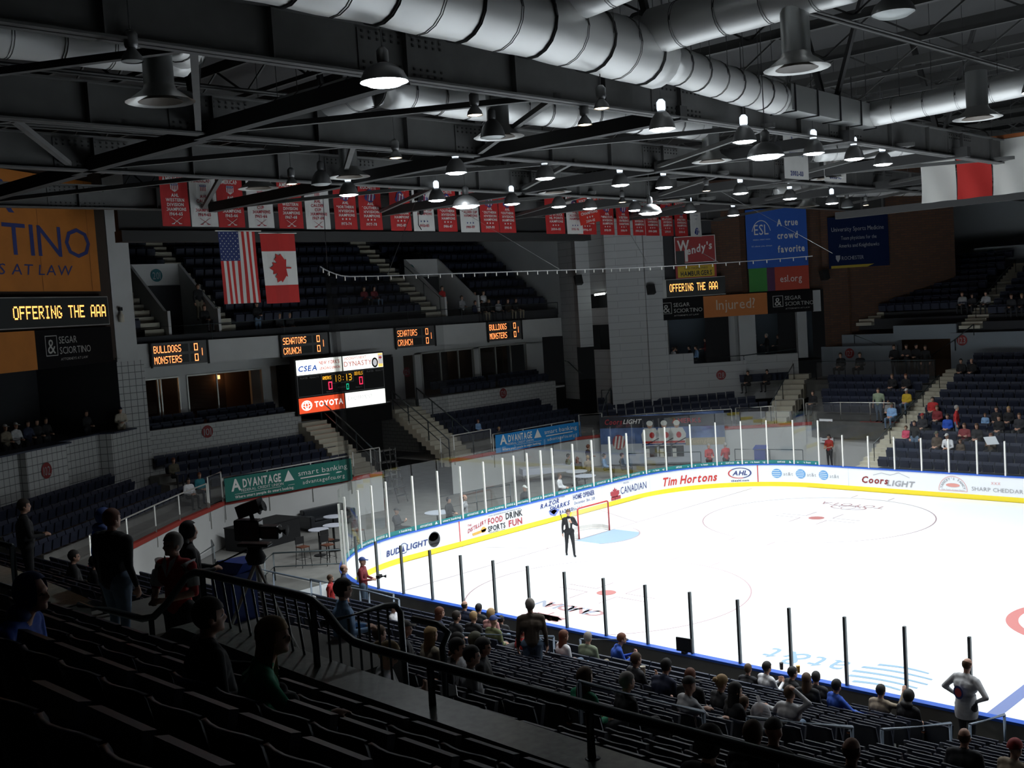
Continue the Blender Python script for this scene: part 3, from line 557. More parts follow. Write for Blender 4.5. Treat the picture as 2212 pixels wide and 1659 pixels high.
# ---- far stand
zF = lambda i: .5 + .305 * i
YF = lambda i: 14.4 + .87 * i
mb = MB(); cr = MB(); mb.box(3.2, 45, 13.2, 14.0, -.02, .4)
for i in range(14):
    y0, y1 = YF(i) - .62, YF(i) + .25
    mb.box(3.75, 45, y0, y1, 0, zF(i))
    if 6 <= i < 12: mb.box(-.9 - .42 * (i - 6), 3.75, y0, y1, 1.5, zF(i))
    cr.box(3.75, 4.9, y0, y1 + .01, zF(i) - .02, zF(i) + .02); cr.box(3.75, 4.9, y0 - .42, y0 - .02, zF(i) - .30, zF(i) - .14); cr.box(3.75, 4.9, y0 - .03, y0, zF(i) - .14, zF(i) + .02)
mb.box(-4.6, 3.75, 24.4, 27.0, 3.0, 4.0)
struct('far_stand_floor', mb, 'concrete_dark'); 
fl = [(-3.4, 19.0, 2.0), (-5.3, 25.6, 4.4)]
for i in range(10):
    a = Vector(fl[0]).lerp(Vector(fl[1]), i / 10); cr.obox((a.x, a.y + .3, a.z - .3), (.62, .22, 0), (-.12, .36, 0), (0, 0, .42))
mb = MB(); mb.wall((-4.5, 26.9), (.2, 26.9), 4.0, 5.75, 0, .2, (0, 1, 0)); mb.wall((3.3, 26.9), (45, 26.9), 4.0, 6.35, 0, .2, (0, 1, 0)); mb.wall((.0, 27.0), (3.6, 27.0), 6.05, 6.85, 0, .2, (0, 1, 0)); mb.wall((-4.3, 27.6), (.2, 27.6), 5, 6.4, 0)
struct('wall_far_mid', mb, mat('wall_blue', (.22, .25, .28), .8))
mb = MB(); mb.quad((-1, 29.5, 3), (5, 29.5, 3), (5, 29.5, 7), (-1, 29.5, 7)); struct('wall_far_tunnel', mb, 'suite_brown')
mb = MB()
zU = lambda j: 6.9 + .34 * j
for j in range(10):
    y0, y1 = 27.4 + .87 * j, 28.27 + .87 * j; xl = -2.9 + .2 * j
    mb.box(xl if j > 0 else 3.4, 45, y0, y1, zU(j) - .6, zU(j))
    for a, b in ((xl, xl + .95), (3.75, 4.9)):
        if j or a > 0: cr.box(a, b, y0, y1, zU(j) - .02, zU(j) + .02); cr.box(a, b, y0 - .4, y0, zU(j) - .35, zU(j) - .17); cr.box(a, b, y0 - .03, y0, zU(j) - .17, zU(j))
struct('far_upper_floor', mb, 'wall_dark'); struct('far_steps_floor', cr, 'step_cream')
mb = MB(); mb.wall((.9, 36.6), (45, 36.6), 9.9, 11.1, 0, .2, (0, 1, 0)); mb.wall((-2, 40), (45, 40), 9.0, 17.5, 0); struct('wall_far_top', mb, mat('wall_blue2', (.30, .32, .33), .8))
# ---- near left corner: wall 102, open balcony, column
A = Vector((-17.2, -10.6)); D = Vector((.51, -.86)); Nn = Vector((.86, .51))
PL = lambda t, o=0.0: A + D * t + Nn * o
mb = MB(); mb.wall(PL(13), PL(7.5), 2.0, 5.05, 0); mb.wall(PL(7.5), PL(7.5, .35), 2.0, 5.05, 0); mb.wall(PL(7.5, .35), PL(5.05, .35), 2.0, 5.05, 0); mb.wall(PL(5.05, .35), PL(4.9, -.35), 2.0, 5.05, 0)
mb.wall(PL(4.9, -.35), PL(2.0, -.35), 2.0, 5.05, 0); mb.wall(PL(2.0, -.35), PL(1.85, .25), 2.0, 5.05, 0); mb.wall(PL(1.85, .25), PL(-.3, .25), 1.7, 5.05, 0)
struct('wall_corner_near', mb, 'tile')
mb = MB(); mb.prism([(*PL(13), 5.05), (*PL(13, .2), 5.05), (*PL(4.9, .5), 5.05), (*PL(4.8, -.2), 5.05), (*PL(2, -.2), 5.05), (*PL(1.9, .45), 5.05), (*PL(.2, .45), 5.05), (*PL(.2, -.6), 5.05), (*PL(13, -.6), 5.05)], (0, 0, .06)); struct('trim_4', mb, mat('ledge_blue', (.03, .04, .07), .5))
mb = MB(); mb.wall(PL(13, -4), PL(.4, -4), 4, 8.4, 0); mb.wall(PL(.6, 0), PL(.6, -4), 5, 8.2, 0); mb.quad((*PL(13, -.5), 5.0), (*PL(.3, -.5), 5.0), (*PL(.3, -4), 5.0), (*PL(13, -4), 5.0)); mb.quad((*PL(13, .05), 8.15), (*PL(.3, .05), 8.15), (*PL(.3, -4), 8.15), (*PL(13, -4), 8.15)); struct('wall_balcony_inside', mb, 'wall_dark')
mb = MB(); mb.wall(PL(13, -.05), PL(.5, -.05), 8.1, 16.5, 0); struct('wall_corner_upper', mb, mat('brown_wall', (.045, .03, .022), .9))
mb = MB(); mb.box(-17.6, -17.15, -10.95, -9.98, 1.7, 16.6); mb.box(-17.7, -17.1, -11.0, -9.9, 1.7, 1.75); struct('column_corner', mb, 'wall_light')
mb = MB(); mb.wall((-17.12, -11.1), (-17.12, -9.75), 1.7, 8.0, 0); mb.wall((-17.12, -9.75), (-17.6, -9.75), 1.7, 8.0, 0); struct('column_tile', mb, 'tile')
# ================================================================ roof, girders, bracing, ducts
mb = MB(); mb.box(-45, 60, -60, 60, 18.0, 18.3); struct('roof_slab', mb, 'deck')
def girder(x0, y0, x1, y1, zb, h=.88, fw=.34):
    mb = MB(); a, b = Vector((x0, y0, 0)), Vector((x1, y1, 0)); d = (b - a).normalized(); n = Vector((-d.y, d.x, 0)); L = (b - a).length
    zz = lambda z: Vector((0, 0, z))
    mb.obox((a + b) / 2 + zz(zb + h / 2), d * L / 2, n * .02, zz(h / 2)); mb.obox((a + b) / 2 + zz(zb + .02), d * L / 2, n * fw / 2, zz(.02), 1); mb.obox((a + b) / 2 + zz(zb + h), d * L / 2, n * fw / 2, zz(.02), 1)
    k = 0; s = 1.2
    while s < L:
        c = a + d * s
        mb.obox(c + zz(zb + h / 2), d * .012, n * .15, zz(h / 2), 1)
        if k % 3 == 0:                                      # riveted gusset plate
            for sd in (-1, 1):
                mb.obox(c + n * (.03 * sd) + zz(zb + h / 2), d * 1.05, n * .012, zz(h * .42))
                if sd > 0: continue
                for i in range(12):
                    for j in (-3, -2, 2, 3): mb.obox(c + d * (-.95 + .17 * i) - n * .05 + zz(zb + h / 2 + j * .105), d * .02, n * .014, zz(.02), 2)
        s += 2.9; k += 1
    struct('roof_beam', mb, ['beam_grey', 'beam_grey', 'rivet'])
girder(13.6, -30, 12.0, 34, 13.5); girder(7.1, -30, 5.0, 34, 13.5); girder(1.5, -30, -1.7, 34, 13.45); girder(-8.6, -26, -8.6, 24, 13.6, .8)
mb = MB(); mb.box(-14.3, -13.7, -12, 17.2, 12.9, 13.35); mb.box(-14.2, -13.9, -12, 17.2, 13.35, 14.6); struct('roof_beam', mb, 'beam_dark')
GX = [(13.3, 6.4), (6.4, .2), (.2, -8.3)]
for gi_, (xa, xb) in enumerate(GX):
    ys = [-28.4, -20.2, -11.5, -3.2, 5.2, 13.6, 22]
    for k, y in enumerate(ys[:-1]):
        ym = (y + ys[k + 1]) / 2
        for (p, q) in (((xb, y, 13.62), (xa, y + .15, 13.62)), ((xb, y, 13.62), (xa, ym, 13.62)), ((xa, ym, 13.62), (xb, ys[k + 1], 13.62))):
            mb = MB(); big = p[1] == q[1] - .15
            mb.bar(p, q, .30 if big else .13, .34 if big else .12); struct('roof_beam', mb, 'beam_dark' if big else 'beam_grey')
mb = MB()
for y in range(-27, 34, 4):                              # joists and purlins under the deck
    mb.bar((-30, y, 17.0), (30, y, 17.0), .12, .3)
    for x in range(-28, 30, 3): mb.bar((x, y, 16.9), (x + 1.5, y, 16.0), .05, .05); mb.bar((x + 1.5, y, 16.0), (x + 3, y, 16.9), .05, .05)
    mb.bar((-30, y, 15.95), (30, y, 15.95), .1, .12)
for x in (16, 10, 3, -4): mb.tube([(x, -30, 15.5), (x, 34, 15.5)], .06, 6); mb.tube([(x + .6, -30, 15.3), (x + .6, 34, 15.3)], .035, 6)
struct('roof_beam_lattice', mb, mat('joist', (.05, .05, .048), .8))
for i, (x, y) in enumerate([(13.3, -20.2), (6.4, -20.2), (13, -11.5), (6.2, -11.5), (12.8, -3.2), (5.9, -3.2), (-.6, -3.2), (0, -11.5), (12.5, 5.2), (5.6, 5.2)]):
    mb = MB(); mb.bar((x, y, 13.6), (x - 1.2, y + .4, 17.9), .16, .16); mb.bar((x, y, 14.3), (x + 1.4, y - .3, 17.9), .12, .12); struct('roof_beam', mb, 'beam_dark')
def duct(path, r, label, ring=.9, m='foil', rr=None):
    t = thing('air_duct', label, 'air duct', path[0]); mb = MB(); P = []
    for a, b in zip(path[:-1], path[1:]):
        n = max(2, int((Vector(b) - Vector(a)).length / .3))
        P += [Vector(a).lerp(Vector(b), i / n) for i in range(n)]
    P.append(Vector(path[-1])); mb.tube(P, [r * (1 + .02 * math.sin(7.3 * i)) for i in range(len(P))], 18); mb.build('duct_body', m, t, True)
    s = 0
    for i in range(0, len(P) - 1, max(1, int(ring / .3))):
        mb = MB(); d = (P[i + 1] - P[i]).normalized(); mb.tube([P[i] - d * .025, P[i] + d * .025], r * 1.035, 18, cap=False); mb.tube([P[i] + Vector((r, 0, 0)) if abs(d.x) < .5 else P[i] + Vector((0, r, 0)), P[i] + Vector((r, 0, 3.4)) if abs(d.x) < .5 else P[i] + Vector((0, r, 3.4))], .012, 4)
        mb.build('hanger_strap', 'strap', t)
    return t
duct([(15.3, -31, 14.55), (15.05, -22, 14.5), (14.9, -18, 14.42), (14.5, -14, 14.35)], .62, 'huge silver foil-wrapped duct running along the girder at the top of the hall')
duct([(14.5, -14, 14.35), (13.9, -10.5, 14.3), (13.35, -7.2, 14.3)], .42, 'narrower silver foil duct continuing the huge one towards the far side')
t = thing('air_duct', 'bare rectangular metal duct with black flanges at the far end of the foil duct', 'air duct', (13.2, -4.4, 14.3)); mb = MB(); mb.obox((13.1, -4.3, 14.3), (-.25, 2.9, 0), (.42, .04, 0), (0, 0, .34)); mb.build('duct_body', 'galv', t)
for y in (-7.0, -5.6, -4.1, -2.6, -1.5):
    mb = MB(); mb.obox((13.1 - .086 * (y + 4.3), y, 14.3), (-.003, .025, 0), (.45, .04, 0), (0, 0, .37)); mb.build('flange', 'black', t)
duct([(12.9, -1.6, 14.35), (14.2, -1.4, 14.4), (17.6, -1.2, 14.55)], .36, 'silver round branch duct turning right from the rectangular duct')
duct([(14.6, -14.6, 14.75), (16.6, -14.5, 14.8), (19.2, -14.4, 14.85)], .46, 'dark silver branch duct with bright underside crossing to the upper right')
duct([(15.2, -17.6, 14.9), (17.6, -17.2, 15.2), (22, -16.6, 15.4)], .45, 'bright foil branch duct leaving the frame at the top')
duct([(3.0, -16.7, 14.6), (6.0, -16.7, 14.6), (8.3, -16.6, 14.6)], .42, 'foil duct branch above the banners, behind the big bright lamp'); duct([(8.3, -16.6, 14.6), (8.35, -13.4, 14.5), (8.8, -8, 14.5), (8.9, -4.0, 14.5)], .42, 'foil duct behind the first girder in the middle of the ceiling')
duct([(9.0, -30, 14.7), (8.95, -26, 14.6), (9.1, -22.0, 14.6)], .42, 'foil duct in the dark upper left corner of the ceiling'); duct([(9.2, -22, 14.6), (9.9, -22.6, 14.6), (10.2, -22.9, 14.6)], .36, 'short foil elbow at the end of the upper left duct')
duct([(8.0, 4.0, 14.3), (11.5, 9.8, 14.5), (13, 13, 14.5)], .4, 'grey foil duct behind the hanging flags at the right'); duct([(-1, 16, 14.3), (2.4, 26, 14.3)], .4, 'distant silver duct over the far stand')
DIF = [(18.1, -14.5, 'under the upper right branch duct'), (17.3, -4.0, 'under the right round branch duct'), (9.82, -14.1, 'in the middle, left of the unlit lamp'), (10.2, -23.2, 'in the dark upper left corner'), (1.2, -2.5, 'right of the red banners, over a lamp'), (9.1, -4.0, 'below the first girder near the bright round lamp'), (7.76, 5.7, 'below the white hanging banners'), (2.5, -13.0, 'above the middle red banners'), (.1, 17.8, 'over the blue sign at the far corner'), (.35, 5.9, 'over the last red banners'), (-.6, -14.1, 'in the dark above the first banners')]
for x, y, wh in DIF:
    t = thing('ceiling_diffuser', f'round metal air diffuser {wh}', 'air diffuser', (x, y, 13.4)); mb = MB(); mb.lathe([(.27, .25), (.27, 1.2)], (x, y, 13.4), 16); mb.build('neck', 'galv', t, True)
    mb = MB(); mb.lathe([(.62, 0), (.56, .03), (.30, .22), (.27, .3)], (x, y, 13.4), 20); mb.build('outer_cone', mat('dif', (.5, .5, .48), .35, .5), t, True)
    mb = MB(); mb.lathe([(.40, .0), (.12, .16), (.0, .16)], (x, y, 13.4), 16); mb.build('inner_cone', mat('dif_in', (.12, .1, .08), .5), t, True)

# ================================================================ high-bay lamps
def lamp(x, y, z, label, kind='bay', lit=True, group=None, power=1.0, top=15.5):
    t = thing('hall_lamp', label, 'ceiling lamp', (x, y, z), 0, group)
    if kind == 'bay': pr = [(.30, 0), (.285, .09), (.235, .24), (.15, .36), (.09, .41)]; r = .285; zc = .41
    elif kind == 'dome': pr = [(.40, 0), (.39, .05), (.33, .17), (.20, .27), (.09, .31)]; r = .385; zc = .31
    else: pr = [(.16, 0), (.14, .08), (.07, .17), (.05, .22)]; r = .145; zc = .2
    mb = MB(); mb.lathe(pr + [(.0, pr[-1][1] + .005)], (x, y, z), 20); mb.build('shade', 'lamp_shell', t, True)
    mb = MB(); mb.lathe([(r, .015), (r * .7, -.03 if kind == 'bay' else -.05 if kind == 'dome' else 0), (0, -.04 if kind == 'bay' else -.07 if kind == 'dome' else 0)], (x, y, z), 20); mb.build('lens', ('lamp_glow' if kind != 'small' else 'lamp_warm') if lit else mat('lens_off', (.4, .43, .42), .3), t, True)
    mb = MB(); mb.lathe([(0, zc), (.085, zc), (.10, zc + .05), (.10, zc + .2), (.05, zc + .26), (0, zc + .26)], (x, y, z), 12); mb.build('ballast', 'lamp_cap' if lit and kind == 'bay' else 'lamp_shell', t, True)
    mb = MB(); mb.tube([(x, y, z + zc + .25), (x, y, top)], .012, 5); mb.build('hanger', 'strap', t)
    if lit and power:
        ld = bpy.data.lights.new('lamp_light', 'SPOT'); ld.energy = LAMP_W * power; ld.color = (.90, .96, 1.0) if kind != 'small' else (1, .85, .65); ld.spot_size = math.radians(140); ld.spot_blend = .8; ld.shadow_soft_size = .2
        lo = bpy.data.objects.new('lamp_light', ld); COL.objects.link(lo); lo.parent = t; lo.location = (0, 0, -.09)
    return t
ROWS = {'first': [(14.6, -21.61), (13.79, -12.92), (13.5, -9.09), (13.03, -4.79), (12.88, -2.13), (12.55, .42)], 'second': [(6.38, -12.34), (6.3, -8.63), (5.79, -4.41), (5.8, -2.04), (5.38, 3.41), (4.62, 8.33), (3.88, 13.28)], 'third': [(1.2, -12.05), (.59, -7.84), (.25, -3.83), (-.12, -.84), (-.4, 1.36), (-.56, 4.54), (-.49, 8.42), (-1.4, 13.35)]}
for r, L in ROWS.items():
    for i, (x, y) in enumerate(L):
        if r == 'first' and i == 0: lamp(x, y, 13.1, 'glaring white lamp, largest and brightest, hanging below the first girder', 'dome', power=.25)
        else: lamp(x, y, 13.05, f'lit bell-shaped lamp, {nth(i if r != "first" else i - 1)} from the left in the {r} row from the camera', group=f'lit lamps, {r} row', power=1.0 if -11.5 < y < 11 else .35)
lamp(15.9, -12.1, 12.2, 'large glaring round lamp right of two bell lamps in the first row', 'dome', power=.8); lamp(5.6, -11.3, 12.25, 'round lamp hanging in front of the white cup banner', 'dome', power=.6); lamp(5.5, -2.5, 12.2, 'round lamp hanging in front of the right red banners', 'dome', power=.6)
lamp(10.2, -14.7, 13.3, 'big dark unlit bell lamp below the first girder', 'bay', False); lamp(19.6, -13.6, 14.2, 'unlit shade cut off at the top right corner', 'dome', False); lamp(2.2, -13.8, 13.2, 'unlit bell lamp with pale ballast above the banners', 'bay', False); lamp(3.2, 16, 13.0, 'unlit bell lamp at the far right of the lamps', 'bay', False)
for x, y, wh in [(14.69, -16.13, 'under the first girder with a red fitting'), (2.67, -15.17, 'low in front of the fifth red banner'), (7.75, -15.64, 'left of the second row'), (13.0, -18.0, 'tiny, under the gusset of the first girder'), (13.2, -14.9, 'tiny, beside the dark unlit lamp'), (1.4, 1.2, 'above the right red banners'), (5.2, 1.4, 'small warm one left of the second row end'), (3.4, 17.5, 'small warm one near the far corner'), (12.2, 1.3, 'small one beside the white hanging flag')]:
    lamp(x, y, 13.1, f'small cone spotlight {wh}', 'small', power=.05)
lamp(13.6, -25.5, 13.2, 'tiny dark spotlight hanging at the upper left under the first girder', 'small', False)
lamp(12.4, -27.5, 13.2, 'tiny dark spotlight at the far upper left', 'small', False)
for x in (20.5, 27.5):                                   # the rows over the rest of the ice, beyond the frame
    for y in (-9, -4.5, 0, 4.5, 9): lamp(x, y, 13.05, 'lit bell-shaped lamp over the middle of the ice', group='lit lamps over the middle of the ice', power=1.0)

# ================================================================ championship banners, flags
def sway(o, U, wdt): return lambda u, v: Vector(o) + Vector(U) * u + Vector((0, 0, v)) + Vector((.02 * math.sin(u * 4 + v * 1.3), 0, 0))
BY = [(-13.53, -12.44, 12.93), (-12.35, -11.27, 12.92), (-11.21, -10.1, 12.91), (-10.0, -8.87, 12.89), (-8.6, -7.48, 12.88), (-7.3, -6.13, 12.86), (-5.97, -4.85, 12.85), (-4.66, -3.48, 12.84), (-2.98, -1.85, 12.82), (-1.8, -0.6, 12.8), (-0.33, 0.79, 12.79), (1.07, 2.23, 12.77), (2.22, 3.39, 12.76), (3.48, 4.56, 12.75), (6.72, 8.11, 12.71), (8.15, 9.34, 12.7), (9.0, 10.46, 12.68), (10.82, 11.95, 12.67), (12.06, 13.14, 12.65), (13.45, 14.49, 12.64), (14.61, 15.8, 12.63), (15.88, 16.94, 12.61), (17.2, 18.38, 12.6), (18.73, 19.77, 12.58)]
W_, C_ = 'WESTERN/DIVISION/CHAMPIONS', 'CALDER/CUP/CHAMPIONS'
BT = [('r', W_, '1964-65', 1), ('w', C_, '1964-65', 1), ('r', W_, '1965-66', 1), ('w', C_, '1965-66', 1), ('r', W_, '1967-68', 1), ('w', C_, '1967-68', 1), ('r', 'NORTHERN/DIVISION/CHAMPIONS', '1973-74', 2), ('r', 'SOUTHERN/DIVISION/CHAMPIONS', '1977-78', 2), ('r', 'SOUTHERN/DIVISION/CHAMPIONS', '1982-83', 2), ('w', 'CALDER CUP/CHAMPIONS', '1982-83', 2), ('r', 'SOUTHERN/DIVISION/CHAMPIONS', '1986-87', 2), ('w', 'CALDER CUP/CHAMPIONS', '1986-87', 2), ('r', 'SOUTHERN/DIVISION/CHAMPIONS', '1989-90', 2), ('r', 'SOUTHERN/DIVISION/CHAMPIONS', '1990-91', 2),
      ('r', 'MACGREGOR/KILPATRICK/AHL POINTS/CHAMPIONS', '2004-05', 3), ('w', 'CALDER CUP/CHAMPIONS', '1995-96', 2), ('r', '/EMPIRE STATE/CHAMPIONS', '1996-97', 2), ('r', 'EMPIRE STATE/DIVISION/CHAMPIONS', '1998-99', 2), ('r', 'WESTERN/CONFERENCE/CHAMPIONS', '1998-99', 2), ('r', 'EMPIRE STATE/DIVISION/CHAMPIONS', '1999-2000', 2), ('r', 'WESTERN/CONFERENCE/CHAMPIONS', '1999-2000', 2), ('r', 'MID-ATLANTIC/DIVISION/CHAMPIONS', '2000-01', 2), ('r', 'WESTERN/CONFERENCE/CHAMPIONS', '2000-01', 2), ('w', 'AHL/HALL OF FAME', '1970', 4)]
def shield(mb, f, u, v, r, r_, w_, b_):
    poly(mb, f, [(u - r, v + r), (u + r, v + r), (u + r * 1.05, v + .4 * r), (u + r, v - .5 * r), (u, v - 1.15 * r), (u - r, v - .5 * r), (u - r * 1.05, v + .4 * r)], w_)
    g = lambda a, b: f(a, b) + Vector((.004, 0, 0))
    rect(mb, g, u - r * .9, u + r * .9, v + .42 * r, v + .92 * r, b_)
    for i in range(4): rect(mb, g, u - r * .8 + i * r * .45, u - r * .58 + i * r * .45, v - .62 * r, v + .40 * r, r_)
    for i in (-1, 0, 1): star(mb, lambda a, b: f(a, b) + Vector((.007, 0, 0)), u + i * r * .5, v + .68 * r, r * .22, w_)
def amlogo(mb, f, u, v, r, r_, w_, b_):
    disc(mb, f, u, v, r * .82, b_, 18, ry=r); disc(mb, f, u + r * .45, v - .1 * r, r * .62, b_, 14, ry=r * .5); disc(mb, f, u - r * .5, v - .3 * r, r * .55, b_, 14, ry=r * .5)
    g = lambda a, b: f(a, b) + Vector((.004, 0, 0))
    for i in range(4):
        c = -.55 + .34 * i; poly(mb, g, [(u + (c - .12) * r, v - .7 * r), (u + (c + .05) * r, v - .75 * r), (u + (c + .34) * r, v + .6 * r), (u + (c + .17) * r, v + .65 * r)], w_ if i % 2 else r_)
    poly(mb, g, [(u - .2 * r, v + .45 * r), (u + .7 * r, v + .2 * r), (u + .7 * r, v + .38 * r), (u - .1 * r, v + .72 * r)], w_)
lab = {'r': 'red', 'w': 'white'}
for i, ((y0, y1, zb_), (c, body, yr, st)) in enumerate(zip(BY, BT)):
    x = -7.6 - .05 * (i % 3); ym = (y0 + y1) / 2; w_ = y1 - y0; H = 2.45
    o = thing('championship_banner', f'{lab[c]} hanging banner reading {body.replace("/", " ").strip()} {yr}, {nth(i)} from the left' if st != 4 else 'narrow white banner with small navy logo, last of the row at the right', 'banner', (x, ym, zb_), 0, 'championship banners')
    f0 = lambda u, v, x=x, ym=ym, zb_=zb_: Vector((x + .02 * math.sin(u * 5 + v * 1.4), ym + u, zb_ + v))
    mb = MB()
    for a in range(4): rect(mb, lambda u, v: f0(u, v), -w_ / 2 + w_ * a / 4, -w_ / 2 + w_ * (a + 1) / 4, 0, H / 2); rect(mb, lambda u, v: f0(u, v), -w_ / 2 + w_ * a / 4, -w_ / 2 + w_ * (a + 1) / 4, H / 2, H)
    mb.build('cloth', 'ban_red' if c == 'r' else 'ban_white', o)
    f = lambda u, v: f0(u, v) + Vector((.012, 0, 0)); mb = MB(); k = w_ / 1.12; T = 0
    if st == 1:
        text(mb, 'ROCHESTER', f, 0, 1.82, .15 * k, T, fit=.93 * k); text(mb, 'AMERICANS', f, 0, 1.60, .15 * k, T, fit=.93 * k); shield(mb, f, 0, 1.38, .15, 1, 2 if c == 'r' else 2, 3)
        for j, t_ in enumerate(['AHL'] + body.split('/') + [yr]): text(mb, t_, f, 0, 1.04 - .165 * j, .115, T, wx=.92 * k * (1 if len(t_) < 9 else .93))
        for sx in (-1, 1): poly(mb, f, [(-.22 * sx, .32), (-.20 * sx, .32), (.13 * sx, .10), (.02 * sx + .10 * sx, .08)], T); rect(mb, f, min(.08 * sx, .19 * sx), max(.08 * sx, .19 * sx), .07, .10, T)
    elif st == 2 or st == 3:
        if st == 2: text(mb, 'ROCHESTER', f, 0, 1.68, .13 * k, T, fit=.9 * k); amlogo(mb, f, 0, 1.40, .26 * k, 1, 2, 3)
        L = (['AHL'] if st == 2 else []) + body.split('/'); 
        for j, t_ in enumerate(L):
            if t_: text(mb, t_, f, 0, (1.02 if st == 2 else 1.05) - .165 * j, .11, T, fit=min(.9 * k, len(t_) * .105 * k))
        for j in (-1, 0, 1): star(mb, f, .17 * j, .42, .055, T if c == 'r' else 3)
        text(mb, yr, f, 0, .18, .11, T, wx=.9 * k)
    else: amlogo(mb, f, .05, .3, .2, 3, 2, 3); text(mb, 'AHL', f, 0, 1.4, .1, 3); text(mb, 'CALDER', f, 0, 1.15, .08, 3, bold=0); text(mb, 'CUP', f, 0, .95, .08, 3, bold=0)
    mb.build('lettering', ['txt_white' if c == 'r' else 'txt_red', 'txt_red', 'txt_white', 'txt_navy'], o)
# the crooked banner in front
o = thing('championship_banner', 'red banner hung crooked in front of a white one at the right of the row', 'banner', (-7.3, 9.4, 13.3), 0, 'championship banners')
ca, sa = math.cos(.16), math.sin(.16); f0 = lambda u, v: Vector((-7.25, 9.55 + u * ca - v * sa, 13.2 + u * sa + v * ca)); mb = MB(); rect(mb, f0, -.8, .8, 0, 2.2); mb.build('cloth', mat('ban_red2', (.55, .03, .018), .7), o)
f = lambda u, v: f0(u, v) + Vector((.012, 0, 0)); mb = MB()
for j, t_ in enumerate(['NORTH DIVISION', '& WESTERN', 'CONFERENCE', 'CHAMPIONS']): text(mb, t_, f, 0, 1.1 - .21 * j, .14, 0, fit=1.3 if j != 1 else 1.0)
for j in (-1, 0, 1): star(mb, f, .2 * j, .32, .07, 0)
text(mb, '2004-05', f, 0, .07, .13, 0); amlogo(mb, f, 0, 1.5, .25, 1, 0, 2); mb.build('lettering', ['txt_white', 'txt_red', 'txt_navy'], o)
for k, y in enumerate((3.05, 5.9)):
    o = thing('championship_banner', 'white banner reading CENTRAL DIVISION CHAMPIONS high behind the round lamps' if k == 0 else 'white banner reading CONFERENCE CHAMPIONS beside the other one high behind lamps', 'banner', (8, y, 13.2)); f = lambda u, v: Vector((8.0, y + u, 13.25 + v)); mb = MB(); rect(mb, f, -.85, .85, 0, 1.9); mb.build('cloth', 'ban_white', o)
    g = lambda u, v: Vector((8.012, y + u, 13.25 + v)); mb = MB(); text(mb, 'CENTRAL DIVISION' if k == 0 else 'CONFERENCE', g, 0, 1.05, .15, fit=1.5); text(mb, 'CHAMPIONS', g, 0, .82, .15, fit=1.0); text(mb, '2002-03', g, 0, .12, .17); disc(mb, g, 0, 1.52, .3, r0=.24); mb.build('lettering', 'txt_navy', o)
def cloth(u0, u1, v0, v1, P, nu=14, nv=10, amp=.05, ph=0.0, fl=3.0):
    mb = MB()
    return lambda u, v: P(u, v) + Vector((amp * math.sin(u * fl * 2 + ph + v * .8) * (.4 + .6 * (1 - (v - v0) / (v1 - v0))), 0, 0))
def strip(mb, f, u0, u1, v0, v1, m, nu=3, nv=10):
    vs = [f(u0 + (u1 - u0) * i / nu, v0 + (v1 - v0) * j / nv) for j in range(nv + 1) for i in range(nu + 1)]
    mb.add(vs, [(j * (nu + 1) + i, j * (nu + 1) + i + 1, (j + 1) * (nu + 1) + i + 1, (j + 1) * (nu + 1) + i) for j in range(nv) for i in range(nu)], m)
o = thing('national_flag', 'flag with stars and red and white stripes hanging vertically over the upper seats', 'flag', (-8.2, -10.1, 10.1)); f = cloth(0, 1.62, 0, 2.72, lambda u, v: Vector((-8.2, -11.0 + u + .05 * (1 - v / 2.7), 10.08 + v))); mb = MB(); n = 13; sw = 1.62 / n
for i in range(n): strip(mb, f, sw * i, sw * (i + 1), 0, 1.62 if i < 7 else 2.72, 0 if i % 2 == 0 else 1, 1)
strip(mb, f, 0, sw * 7, 1.62, 2.72, 2, 5); g = lambda u, v: f(u, v) + Vector((.015, 0, 0))
for i in range(11):
    for j in range(9):
        if (i + j) % 2 == 0: star(mb, g, .055 + .095 * j, 1.68 + .098 * i, .03, 1)
mb.build('cloth', ['flag_red', 'flag_white', 'flag_blue'], o, False); mb = MB(); mb.tube([(-8.2, -11.1, 12.83), (-8.2, -9.1, 12.83)], .025, 6); mb.build('pole', 'post_white', o)
o = thing('national_flag', 'red and white maple leaf flag hanging vertically beside the striped flag', 'flag', (-8.2, -8.5, 10.0)); f = cloth(0, 1.6, 0, 2.72, lambda u, v: Vector((-8.15, -9.2 + u + .06 * (1 - v / 2.7), 10.02 + v)), ph=1.0); mb = MB()
strip(mb, f, 0, 1.6, 0, .70, 0, 6); strip(mb, f, 0, 1.6, .70, 2.02, 1, 6); strip(mb, f, 0, 1.6, 2.02, 2.70, 0, 6)
g = lambda u, v: f(u, v) + Vector((.03, 0, 0)); poly(mb, g, [(.80 - .50 * y, 1.36 + .56 * x) for x, y in LEAF], 0); mb.build('cloth', ['flag_red', 'flag_white'], o, False); mb = MB(); mb.tube([(-8.15, -9.25, 12.74), (-8.15, -7.5, 12.74)], .02, 6); mb.build('pole', 'post_white', o)
for x0, x1, m, wh in ((9.5, 10.88, 'flag_white', 'rumpled white cloth panel, first of the three hanging at the far right'), (10.93, 12.25, 'flag_red', 'plain dark red cloth panel hanging between two white ones'), (12.3, 14.2, 'flag_white', 'wide white cloth panel cut off by the right edge')):
    f = lambda u, v: Vector((x0 + u, 10.0 + .06 * math.sin(u * 5 + v * 1.5) * (2.0 - v), 12.36 + v)); mb = MB(); strip(mb, f, 0, x1 - x0, 0, 2.05, 0, 10); solo('hanging_cloth', mb, m, wh, 'cloth panel', 'cloth panels at the far right', True)
mb = MB(); mb.bar((9, 10.05, 14.5), (18, 10.05, 14.5), .1, .14); struct('roof_beam', mb, 'wood')
mb = MB(); mb.bar((5, 11.5, 12.35), (20, 11.5, 12.35), .2, .3); struct('roof_beam', mb, 'beam_dark')
